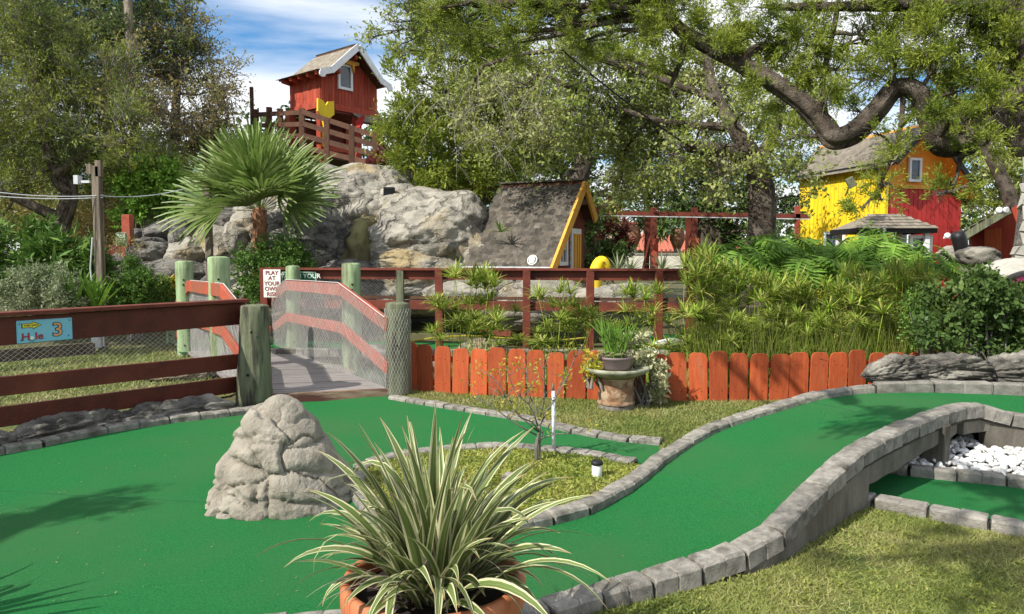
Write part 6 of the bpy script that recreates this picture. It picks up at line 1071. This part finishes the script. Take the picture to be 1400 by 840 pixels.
bush('copper_plant', 'copper brown leaved plant below the tower deck railing', [(P(x, y, 18), (.24, .2, .22)) for x, y in ((508, 222), (518, 230))], LB_ | dict(L=.12), 600, 'maroonleaf', P(512, 245, 18), 'plant', 3, 23)
bush('green_plant', 'yellow green plant on the mountain slope above the loudspeaker', [(P(x, y, 16.6), (.24, .2, .15)) for x, y in ((520, 243), (530, 252))], LB_ | dict(L=.12, asp=.25), 600, 'brightleaf', P(526, 262, 16.6), 'plant', 3, 24)
# spiky rosettes
def rosette(label, c, n, L, w, m, droop=.25, name='spiky_plant', el=(.1, 1.3)):
    t = thing(name, label, 'plant', c); 
    for k in range(n):
        az = k * 2.4 + random.uniform(-.2, .2); e = random.uniform(*el); l = L * random.uniform(.75, 1.1); q = MB(); V = []; F = []; d = Vector((math.cos(az), math.sin(az), 0)); s = Vector((-d.y, d.x, 0))
        for i in range(6):
            f = i / 5; p = d * (l * f * math.cos(e)) + Z(l * f * math.sin(e) - droop * l * f * f); ww = w * (1 - f ** 1.5) * .5 + .001; V += [p - s * ww + Z(ww * .5), p, p + s * ww + Z(ww * .5)]
        for i in range(5):
            for j in (0, 1): a = i * 3 + j; F.append((a, a + 1, a + 4, a + 3))
        q.add(V, F); link('leaf', q.mesh('leaf', m, True, fix=False), t)
    return t
rosette('spiky rosette plant on the rock beside the dark hut roof', P(684, 318, 13.2), 22, .38, .035, 'palm')
for k, px in enumerate((862, 905, 845)): rosette(['spiky plant row behind the middle fence, centre', 'spiky plant behind the middle fence by the left timber posts', 'spiky plant next to the yellow figure'][k], P(px, 372, 13.5), 26, .55, .035, 'greybush')
for k, (px, py, Y) in enumerate(((118, 398, 11.6), (100, 400, 11.4), (132, 402, 11.5))): rosette(['upright broad leaved ginger plant left of the utility post', 'upright leafy plant behind the pale grey bush', 'upright leafy plant touching the utility post'][k], P(px, 430, Y), 18, .85, .10, 'brightleaf' if k != 1 else 'box', .15, 'leafy_plant', (.9, 1.45))
# ================================================================ FAN PALM
def frondmesh(seed):
    r = random.Random(seed); V = []; F = []; nb = 22; pl = .66
    V0 = [(0, -.014, 0), (0, .014, 0), (0, 0, .012), (pl, -.008, .0), (pl, .008, .0), (pl, 0, .01)]; V += V0; F += [(0, 1, 4, 3), (1, 2, 5, 4), (2, 0, 3, 5)]
    for k in range(nb):
        a = (k / (nb - 1) - .5) * R(155) + r.uniform(-.03, .03); l = (1.22 - .25 * abs(k / (nb - 1) - .5) * 2) * r.uniform(.9, 1.05); d = Vector((math.cos(a), math.sin(a), 0)); s = Vector((-d.y, d.x, 0)); b = len(V); dr_ = r.uniform(.0, .25) + .12 * abs(k / nb - .5); N = 6
        for i in range(N):
            f = i / (N - 1); w = (.010 + .026 * math.sin(min(1, f * 2.2) * PI / 2) * (1 - max(0, f - .45) / .55 * .97)) * 1.0; p = Vector((pl, 0, 0)) + d * l * f * (1 - .12 * dr_ * f) + Z(.10 * math.sin(f * 2) * math.cos(a) - dr_ * l * max(0, f - .45) ** 2 * 1.8 + .12 * abs(math.sin(a)) * f)
            V += [tuple(p - s * w + Z(w * .6)), tuple(p), tuple(p + s * w + Z(w * .6))]
        for i in range(N - 1):
            for j in (0, 1): q = b + i * 3 + j; F.append((q, q + 1, q + 4, q + 3))
    return MB().add(V, F).mesh('frond', 'palm', True, fix=False)
fm = [frondmesh(s) for s in range(4)]; pc = P(357, 285, 13.4)
pt = thing('fan_palm', 'young fan palm with orange brown trunk in front of the rock mountain', 'palm tree', P(358, 440, 13.4)); PB = P(358, 440, 13.4); q = MB(); H = (pc - PB).z
q.lathe([(.15, 0)] + [(.16 - .05 * i / 24 + .012 * (i % 2) + random.uniform(-.004, .004), H * i / 24) for i in range(1, 25)], 16); q.obj('trunk', 'palmtrunk', pt, True)
for k in range(46): a = k * 2.4; z_ = H * (.55 + .45 * k / 46); r_ = .155 - .05 * z_ / H; MB().add([(-.03, 0, 0), (.03, 0, 0), (.018, .04, .09), (-.018, .04, .09), (0, .02, -.02)], [(0, 1, 2, 3), (0, 4, 1), (0, 3, 4), (1, 4, 2)]).obj('boot', 'palmtrunk', pt, loc=(math.cos(a) * r_, math.sin(a) * r_, z_), rot=(0, 0, a - PI / 2))
FR = [(178, 18), (170, 42), (150, 60), (28, 58), (14, 38), (-4, 16), (-172, 2), (2, 26), (-90, 66), (-68, 74), (-112, 56), (-58, 52), (-130, 62), (-46, 64), (90, 72), (66, 58), (114, 60), (-88, 34), (-116, 18), (-62, 16), (-148, 36), (-30, 34), (-92, 4), (-20, 8)]
for k, (az, el) in enumerate(FR):
    az = R(az + random.uniform(-8, 8)); el = R(el); d = Vector((math.cos(az) * math.cos(el), math.sin(az) * math.cos(el) * .9, math.sin(el))).normalized(); up = Vector((0, 0, 1)) if abs(d.z) < .9 else Vector((-math.cos(az), -math.sin(az), 0)); y = up.cross(d).normalized(); z_ = d.cross(y); q = Matrix((d, y, z_)).transposed().to_quaternion() @ Quaternion((1, 0, 0), (1.15 if k % 2 else -1.0) * abs(math.cos(az)) ** 1.5 * (1 if el < 1.2 else .6) + random.uniform(-.3, .3)); s = random.uniform(.82, .98); link('frond', fm[k % 4], pt, (0, 0, H - .05), q, (s, s, s))
# ================================================================ UMBRELLA SEDGES
def stalkmesh(seed):
    r = random.Random(seed); V = []; F = []; le = Vector((r.uniform(-.14, .14), r.uniform(-.14, .14), 1)); N = 5; b = 0
    for i in range(N):
        f = i / (N - 1); p = Vector((le.x * f * f, le.y * f * f, f)); w = .0055 * (1 - .4 * f)
        for a in (0, 2.1, 4.2): V.append((p.x + w * math.cos(a), p.y + w * math.sin(a), p.z))
    for i in range(N - 1):
        for a in range(3): q = i * 3; F.append((q + a, q + (a + 1) % 3, q + 3 + (a + 1) % 3, q + 3 + a))
    top = Vector((le.x, le.y, 1)); nl = r.randint(26, 36)
    for k in range(nl):
        az = k * 2.4 + r.uniform(-.2, .2); e = r.uniform(.15, 1.35); l = r.uniform(.15, .27); d = Vector((math.cos(az), math.sin(az), 0)); s = Vector((-d.y, d.x, 0)); b = len(V); dr_ = r.uniform(.02, .38)
        for i in range(4):
            f = i / 3; w = (.0068 if i < 3 else .0004) * (1 - .2 * f) + .0008; p = top + d * l * f * math.cos(e) + Z(l * (f * math.sin(e) - dr_ * f * f)) + Z(-.02 * r.random()); V += [tuple(p - s * w + Z(w * .4)), tuple(p), tuple(p + s * w + Z(w * .4))]
        for i in range(3):
            for j in (0, 1): q = b + i * 3 + j; F.append((q, q + 1, q + 4, q + 3))
    return MB().add(V, F).mesh('stalk', 'sedge', False, fix=False)
sm = [stalkmesh(s) for s in range(12)]
def sedge(label, px, Y, topy, n, spread, low=.25):
    b = P(px, 500, Y); b.z = .0; zt = P(px, topy, Y).z; t = thing('sedge_clump', label, 'sedge', b, 0, 'umbrella sedge clumps behind the picket fence')
    for k in range(n):
        h = zt * (1 - low * 2.4 * random.random() ** 1.3); h = max(h, .4); x = random.gauss(0, spread * .5); y = random.gauss(0, .16); s = random.uniform(.95, 1.35)
        o = link('stalk', sm[random.randrange(12)], t, (x * .8, y, 0), (random.uniform(-.1, .1), x * .3 + random.uniform(-.08, .08), random.uniform(0, 6)), (s, s, h))
        o.scale = (s, s, h); 
    return t
SD = [(607, 9.5, 392, 9, .2, 'sedge clump left most, behind the tall middle post and first pickets'), (640, 9.6, 376, 17, .22, 'tall sedge clump reaching the top rail left of the tall red post'), (672, 9.4, 380, 15, .22, 'sedge clump right beside the tall red fence post'), (655, 9.0, 430, 12, .3, 'short sedges at the foot of the tall sedge clump'),
      (760, 9.2, 398, 14, .2, 'slim sedge clump standing left of the potted birdbath plant'), (790, 9.1, 425, 12, .22, 'yellowish sedge clump directly behind the birdbath'), (735, 9.0, 450, 8, .25, 'low sparse sedges between tall red post and birdbath'), (880, 9.3, 400, 14, .2, 'upright sedge clump in front of the right fence post'), (905, 9.2, 425, 10, .22, 'sedges right of the birdbath behind the variegated shrub'), (850, 9.0, 440, 8, .25, 'low sedges behind the right half of the birdbath')]
dn = ['leftmost', 'second', 'third', 'fourth', 'fifth', 'sixth', 'seventh', 'eighth', 'ninth', 'tenth', 'eleventh', 'twelfth']
for k in range(11):
    px = 952 + k * 31; SD.append((px, 9.5 - (k % 2) * .3, [352, 372, 385, 392, 385, 395, 388, 375, 385, 372, 380][k], 20, .22, dn[k] + ' clump from the left in the dense sedge bank, rear row'))
for k in range(9):
    px = 965 + k * 37; SD.append((px, 8.75, 425 + (k % 3) * 12, 17, .28, dn[k] + ' clump from the left in the dense sedge bank, front row by the pickets'))
for px, Y, ty, n, spd, lb in SD: sedge(lb, px, Y, ty, n, spd)
q_ = [Vector((2.2, 8.15, 0)), Vector((5.4, 8.15, 0)), Vector((5.8, 9.6, 0)), Vector((2.2, 9.6, 0))]; grass('reed_blades', 'tangle of thin green and straw blades filling the base of the sedge bank', q_, .0, 9000, .75, .007, 'sedge', .28)
q_ = [Vector((-.9, 8.4, 0)), Vector((2.3, 8.1, 0)), Vector((2.3, 9.2, 0)), Vector((-.9, 9.3, 0))]; grass('reed_blades', 'sparse thin blades along the pond edge behind the left pickets', q_, .0, 1500, .45, .006, 'sedge', .3)
# ================================================================ PHILODENDRONS
def philomesh(seed):
    r = random.Random(seed); V = []; F = []; Lf = .5; N = 9
    mid = [Vector((Lf * i / N, 0, .03 * math.sin(i / N * 3) - .14 * (i / N) ** 2)) for i in range(N + 1)]
    for i, p in enumerate(mid): w = .035 * (1 - i / N) + .008; V += [tuple(p + Vector((0, -w, .012))), tuple(p), tuple(p + Vector((0, w, .012)))]
    for i in range(N):
        for j in (0, 1): a = i * 3 + j; F.append((a, a + 1, a + 4, a + 3))
    for i in range(N):
        for sg_ in (-1, 1):
            p = mid[i]; a = R(100 - i * 9 + r.uniform(-5, 5)) * sg_; l = (.26 - .012 * (i - 2.5) ** 2 * .6) * r.uniform(.85, 1.1); d = Vector((math.cos(a), math.sin(a), 0)); s = Vector((-d.y, d.x, 0)); b = len(V); M_ = 5
            for k in range(M_):
                f = k / (M_ - 1); w = [.016, .021, .024, .017, .001][k]; q = p + d * l * f + Z(.02 * f - .30 * l * f * f + r.uniform(-.004, .004)); V += [tuple(q - s * w - Z(w * .3)), tuple(q + Z(.002)), tuple(q + s * w - Z(w * .3))]
            for k in range(M_ - 1):
                for j in (0, 1): a_ = b + k * 3 + j; F.append((a_, a_ + 1, a_ + 4, a_ + 3))
    b = len(V); V += [(-.5, -.008, -.25), (-.5, .008, -.25), (-.5, 0, -.235), (0, -.005, 0), (0, .005, 0), (0, 0, .008)]; F += [(b, b + 1, b + 4, b + 3), (b + 1, b + 2, b + 5, b + 4), (b + 2, b, b + 3, b + 5)]
    return MB().add(V, F).mesh('leaf', 'philo', False, fix=False)
pm = [philomesh(s) for s in range(5)]
for k, (px, py, Y, n, sp_r, lb) in enumerate(((1010, 345, 10.6, 28, 1.0, 'large lobed leaf philodendron against the furrowed oak trunk'), (1058, 340, 10.8, 30, 1.0, 'lobed leaf philodendron just right of the oak trunk'), (1100, 365, 10.3, 28, .9, 'bright philodendron low below the yellow wall corner'), (1135, 338, 11.2, 30, 1.0, 'philodendron hiding the base of the yellow wall'), (1180, 355, 10.7, 30, 1.0, 'philodendron before the porch, left of the flood light post'), (1225, 345, 11.0, 30, 1.0, 'philodendron before the porch, right of the flood light post'), (1265, 358, 10.8, 28, .9, 'rightmost philodendron below the red gable wall'), (1090, 325, 11.6, 24, .8, 'dark philodendron behind the others under the yellow wall'), (1190, 325, 11.8, 24, .8, 'dark philodendron right before the porch posts'))):
    c = P(px, py, Y); t = thing('philodendron', lb, 'plant', (c.x, c.y, 0), 0, 'philodendrons before the storybook house'); q = MB(); q.tube(wob((0, 0, 0), (0, 0, c.z - .25), 5, .04), [.05, .05, .045, .045, .04, .04], 8); q.obj('stem', 'barkgrey', t, True)
    for j in range(n):
        az = j * 2.4 + random.uniform(-.3, .3); el = random.uniform(-.15, .9); r_ = sp_r * random.uniform(.75, 1.1); d = Vector((math.cos(az) * math.cos(el), math.sin(az) * math.cos(el) , math.sin(el) * .9)); s = random.uniform(.65, .95)
        qd = Quaternion((0, 0, 1), az) @ Quaternion((0, 1, 0), -el * .5 + .85 + random.uniform(-.4, .35)) @ Quaternion((1, 0, 0), random.uniform(-.4, .4)); link('leaf', pm[j % 5], t, Vector((d.x * .38, d.y * .45, d.z * .34)) * r_ + Z(c.z - .08 + random.uniform(-.28, .06)), qd, (s, s, s))
# ================================================================ FOREGROUND POT PLANT
def flaxleaf(seed, e0, k, L, w, fold=None, tw=0):
    r = random.Random(seed); N = 13; V = []; U = []; p = Vector((0, 0, 0)); e = e0; sgn = r.choice((-1, 1)); bend = r.uniform(-.25, .25)
    for i in range(N):
        t = i / (N - 1); ww = w * (.50 + .5 * min(1, t * 3.5)) * (1 - max(0, t - .35) ** 1.6 / (.65 ** 1.6)) * .5 + .0007
        az = bend * t * t; d = Vector((math.cos(e) * math.cos(az), math.cos(e) * math.sin(az), math.sin(e)))
        a = tw * t; s = Vector((-math.sin(az), math.cos(az), 0)); n = d.cross(s) * -1; s2 = s * math.cos(a) + n * math.sin(a); n2 = s2.cross(d) * -1; f = .38 * (1 - t * .6)
        for j, u_ in enumerate((-1, -.5, 0, .5, 1)): V.append(tuple(p + s2 * ww * u_ - n2 * ww * f * abs(u_) * -1)); U.append(((u_ + 1) / 2, t))
        e = e0 - k * (t ** 1.35)
        if fold and t > fold: e -= (t - fold) * 5.5
        p = p + d * (L / (N - 1))
    F = [(i * 5 + j, i * 5 + j + 1, i * 5 + j + 6, i * 5 + j + 5) for i in range(N - 1) for j in range(4)]
    return npmesh('leaf', np.array(V), np.array(F), 'flax', True, np.array(U))
def flaxplant(label, loc, n, seed, s=1.0):
    t = thing('potted_flax_lily', label, 'potted plant', loc); rn = random.Random(seed); R0 = .305; H = .5
    q = MB(); q.lathe([(.20, 0), (.215, .02), (.285, .40), (.288, .405), (.312, .41), (.318, .43), (.318, .485), (.310, .50), (.288, .50), (.280, .48), (.27, .40)], 56); q.obj('pot', 'terracotta', t, True)
    q = MB(); q.lathe([(.01, .445), (.275, .44), (.275, .40)], 24); q.obj('soil', 'darkgap', t)
    for k in range(n):
        ring = rn.random(); az = k * 2.39996 + rn.uniform(-.3, .3); e0 = R(88 - 46 * ring ** 1.3 + rn.uniform(-6, 6)); L = s * rn.uniform(.33, .66) * (1.12 - .12 * ring); kk = rn.uniform(.2, .8) + 1.6 * ring ** 1.6 * rn.uniform(.5, 1.15); w = rn.uniform(.026, .050)
        fo = rn.uniform(.45, .7) if rn.random() < .10 else None; r_ = .02 + .17 * ring * rn.uniform(.5, 1)
        me = flaxleaf(seed * 1000 + k, min(e0, R(89)), kk, L, w, fo, rn.uniform(-.9, .9)); link('leaf', me, t, (math.cos(az) * r_, math.sin(az) * r_, .44), (0, 0, az + rn.gauss(0, .5)))
    for k in range(46):
        az = k * 2.4 + rn.uniform(-.2, .2); me = flaxleaf(seed * 333 + k, R(rn.uniform(30, 62)), rn.uniform(1.6, 2.6), s * rn.uniform(.28, .46), rn.uniform(.022, .036), None, rn.uniform(-.9, .9)); link('leaf', me, t, (math.cos(az) * .12, math.sin(az) * .12, .46), (0, 0, az))
    for k in range(34):
        az = rn.uniform(0, 6.28); me = flaxleaf(seed * 77 + k, R(rn.uniform(20, 80)), rn.uniform(1.2, 2.6), rn.uniform(.3, .5), .006, None, 0); me.materials[0] = M['oldwood']; link('dry_blade', me, t, (math.cos(az) * .12, math.sin(az) * .12, .44), (0, 0, az))
    return t
flaxplant('large terracotta pot of cream striped flax lily in the foreground', (-.27, 2.46, 0), 185, 3, .93)
flaxplant('second potted striped flax lily out of view at the lower left', (-3.1, 2.6, 0), 60, 5, 1.0)
# ================================================================ BIRDBATH PLANTER
bb = P(842, 563, 7.45); bb.z = .03; bt = thing('birdbath_planter', 'ornate terracotta drum carrying a mossy stone dish before the pickets', 'planter', bb)
q = MB(); q.lathe([(.17, 0), (.18, .01), (.18, .05), (.16, .06)], 20); q.obj('footing', 'kerb', bt)
n = 72; pr = []
q = MB(); V = []; F = []; m_ = 26
for i in range(m_ + 1):
    z_ = .06 + .27 * i / m_
    for k in range(n):
        a = 2 * PI * k / n; f = i / m_; r_ = .178 + (.012 if f < .08 or f > .92 else 0); rel = math.sin(a * 9 + 3 * math.sin(f * 6)) * math.sin(f * 9 + 2 * math.sin(a * 9)); r_ += .008 * max(-.2, rel) * (.12 < f < .9); V.append((r_ * math.cos(a), r_ * math.sin(a), z_))
for i in range(m_):
    for k in range(n): a = i * n + k; b = i * n + (k + 1) % n; F.append((a, b, b + n, a + n))
q.add(V, F); q.obj('drum', 'ornate', bt, True)
q = MB(); q.lathe([(.15, .33), (.20, .335), (.30, .38), (.335, .405), (.340, .425), (.33, .438), (.30, .43), (.2, .40)], 40); q.obj('dish', 'dish', bt, True)
bw_ = thing('bowl_planter', 'grey purple bowl of pencil cactus and succulents sitting in the stone dish', 'planter', bb + Vector((-.01, 0, .40))); q = MB(); q.lathe([(.12, 0), (.15, .03), (.175, .12), (.185, .125), (.185, .145), (.168, .145), (.155, .12)], 30); q.obj('bowl', 'purplebowl', bw_, True); q = MB(); q.lathe([(.01, .125), (.165, .12), (.16, .10)], 20); q.obj('soil', 'darkgap', bw_)
rn = random.Random(8)
for k in range(26):
    a = rn.uniform(0, 6.28); r_ = rn.uniform(.0, .09); p = Vector((math.cos(a) * r_, math.sin(a) * r_, .12)); d = Vector((math.cos(a) * rn.uniform(.1, .6), math.sin(a) * .5, 1)).normalized(); q = MB(); L = rn.uniform(.22, .46)
    m = p + d * L * .5; e = m + (d + Vector((rn.uniform(-.4, .4), rn.uniform(-.3, .3), .2))).normalized() * L * .5; q.tube([p, m, e], [.007, .006, .003], 5)
    for j in range(4):
        e2 = m + (d + Vector((rn.uniform(-.8, .8), rn.uniform(-.6, .6), .1))).normalized() * L * rn.uniform(.3, .55); q.tube([m, (m + e2) / 2 + Z(.01), e2], [.005, .004, .002], 4)
    q.obj('stem', 'brightleaf', bw_)
for k in range(24):
    a = k * 2.4; r_ = .05 + .13 * rn.random(); c = Vector((math.cos(a) * r_, math.sin(a) * r_ - .02, .15 + .03 * rn.random())); V = []; F = []
    for j in range(11):
        b_ = j * 2.4; e_ = .3 + j * .09; l = .045 * (1 - j * .04); d = Vector((math.cos(b_) * math.cos(e_), math.sin(b_) * math.cos(e_), math.sin(e_))); s_ = Vector((-math.sin(b_), math.cos(b_), 0)); i0_ = len(V); V += [tuple(x) for x in (Vector((0, 0, 0)), d * l * .6 + s_ * l * .3, d * l, d * l * .6 - s_ * l * .3, d * l * .5 - Z(.008))]; F += [(i0_, i0_ + 1, i0_ + 2, i0_ + 3), (i0_, i0_ + 4, i0_ + 1), (i0_ + 1, i0_ + 4, i0_ + 2), (i0_ + 2, i0_ + 4, i0_ + 3), (i0_ + 3, i0_ + 4, i0_)]
    MB().add(V, F).obj('succulent', 'succulent', bw_, loc=c)
SUC = dict(twig=.07, n=9, sp=.012, L=.045, asp=.5, up=.1, along=.6)
bush('variegated_shrub', 'cream edged variegated shrub leaning right of the birdbath', [(P(x, y, 7.6), (.13, .13, .11)) for x, y in ((868, 478), (888, 488), (878, 500), (902, 510), (905, 528), (890, 530), (860, 490))], SUC, 3600, 'variegated', P(880, 556, 7.6), 'shrub', 2, 31)
bush('trailing_plant', 'trailing yellow leaved twigs hanging over the left side of the bowl', [(P(x, y, 7.4), (.08, .08, .09)) for x, y in ((805, 500), (800, 512), (812, 490))], SUC, 2200, 'yellowleaf', P(815, 530, 7.4), 'plant', 2, 32)
# ================================================================ ISLAND THINGS
b = P(734, 626, 5.45); b.z = .05; ts = thing('sparse_shrub', 'thin bare twigged shrub with a few yellow green leaves on the clover island', 'shrub', b); q = MB(); rn = random.Random(12); tips = []
def tw(a, c_, r0, r1, n=5): p = [x for x in wob(a, c_, n, .05, rn)]; q.tube(p, [r0 + (r1 - r0) * i / n for i in range(n + 1)], 6); return p
L_ = lambda px, py, Y=5.45: P(px, py, Y) - b
t1 = tw((0, 0, -.03), L_(737, 582), .016, .012); t1b = tw((.02, .01, -.03), L_(742, 590), .010, .007)
for (x, y, Y, s0) in ((690, 500, 5.3, (735, 582)), (655, 505, 5.4, (735, 590)), (772, 520, 5.4, (738, 575)), (798, 470, 5.6, (738, 582)), (752, 480, 5.5, (738, 570)), (715, 490, 5.6, (737, 575)), (640, 540, 5.3, (733, 595)), (800, 590, 5.3, (740, 600)), (703, 560, 5.2, (736, 590)), (668, 530, 5.5, (700, 550))):
    p = tw(L_(*s0), L_(x, y, Y), .007, .0025, 6); tips.append(p[-1]); 
    for j in range(4): k = rn.randint(2, 5); e_ = p[k] + Vector((rn.uniform(-.12, .12), rn.uniform(-.1, .1), rn.uniform(.02, .14))); tw(p[k], e_, .0035, .0015, 3); tips.append(e_)
q.obj('twigs', 'barkgrey', ts, True); V = []; rg = np.random.default_rng(4); tp = [tips[i] for i in range(len(tips)) if i % 2 == 0 or i < 12]; c_ = np.repeat(np.array([t[:] for t in tp]), 13, 0) + rg.normal(size=(len(tp) * 13, 3)) * .028; dd = rdirs(len(c_), rg); V, F = leafquads(c_, dd, rdirs(len(c_), rg), .022 + .022 * rg.random(len(c_)), np.full(len(c_), .014)); link('leaves', npmesh('leaves', V, F, 'yellowleaf'), ts)
pp_ = P(757, 622, 5.7); pp_.z = .04; pi_ = thing('grey_pipe', 'thin grey upright pipe stuck in the island beside the sparse shrub', 'pipe', pp_); MB().tube([(0, 0, -.05), (-.005, 0, .5)], .014, 12).obj('pipe_shaft', 'pvc', pi_, True); MB().tube([(-.005, 0, .5), (-.007, 0, .56)], .009, 10).obj('pipe_tip', 'greypost', pi_, True); MB().lathe([(.018, .30), (.019, .31), (.019, .33), (.018, .34)], 12).obj('coupling', 'pvc', pi_)
cc = G(816, 652, .05); cl_ = thing('path_light', 'small white cylinder path light with black cap in the clover', 'light', cc); MB().lathe([(.034, 0), (.036, .004), (.036, .085), (.034, .088)], 20).obj('body', 'signwhite', cl_, True); MB().lathe([(.041, .088), (.043, .094), (.043, .108), (.036, .116)], 20).obj('cap', 'blackmat', cl_, True)
tag(rock('stone', 'rocktan', G(697, 655, .07), (.06, .05, .045), 4, 81, 8), 'small pale stone nestled in the clover behind the flax leaves', 'stone')
# fallen leaves
ar = [Vector((-5, 5, 0)), Vector((-2.4, 7.2, 0)), Vector((1.0, 5.8, 0)), Vector((3, 6, 0)), Vector((1.8, 4.3, 0)), Vector((.3, 3.4, 0)), Vector((-3, 3.1, 0))]
q = scatter_poly(330, ar); c_ = np.c_[q, np.full(len(q), .036)]; c_ = c_[(RG.random(len(c_)) < .8)]; dd = RG.normal(size=(len(c_), 3)); dd[:, 2] *= .15; dd /= np.linalg.norm(dd, axis=1)[:, None]; nn_ = RG.normal(size=(len(c_), 3)) * .25; nn_[:, 2] = 1
V, F = leafquads(c_, dd, nn_, .008 + .016 * RG.random(len(c_)), np.full(len(c_), .006)); tag(link('leaf_litter', npmesh('leaf_litter', V, F, 'autumn')), 'tiny dry leaf bits scattered over the green carpet', 'leaf litter', kind='stuff')
# ================================================================ OVERHEAD TREE OUT OF VIEW
def upto(px, py, z_, h): g = G(px, py, z_); k = (h - z_) / math.tan(SUN_EL); return Vector((g.x + SX / math.hypot(SX, SY) * k, g.y + SY / math.hypot(SX, SY) * k, h))
oc = [(upto(px, py, z_, h), (r, r * sq, r * .5)) for px, py, z_, h, r, sq in ((70, 700, .03, 4.5, .30, .6), (125, 688, .03, 4.6, .24, .6), (40, 712, .03, 4.5, .22, .7), (190, 668, .03, 4.6, .07, .5), (1165, 563, .44, 5.2, .20, .8), (1205, 572, .44, 5.2, .22, .8), (1245, 560, .44, 5.3, .18, .8), (1215, 548, .44, 5.3, .2, .9), (1340, 665, .02, 5.0, .2, 1), (1390, 680, .02, 5.2, .22, 1), (1330, 760, .02, 5.0, .22, 1), (1390, 745, .02, 5.1, .25, 1), (1250, 725, .02, 5.0, .12, 1), (1150, 770, .02, 5.0, .12, 1), (1395, 830, .02, 5.0, .2, 1), (1075, 520, .2, 5.2, .2, 1), (1000, 520, .2, 5.4, .12, 1))]
tree('shade_oak', 'tall oak beyond the left edge whose limbs shade the greens from above', [(-7.5, -3, 0, .3), (-7.4, -2.8, 3, .26), (-7.0, -2.2, 5, .2), (-6.0, -1.2, 6.4, .12)], oc, OAK | dict(twig=.2, L=.06, n=12), 900, 'oakleaf', 'bark', limbs=[[(-7.2, -2.5, 4, .14), (-7.1, 0, 4.6, .09), (-6.9, 1.6, 4.6, .05)], [(-6.6, -1.6, 5.6, .10), (-3.2, -1.6, 6, .05), (-1.7, 1.0, 5.6, .03), (-1.6, 2.8, 5.4, .015)]], seed=20)
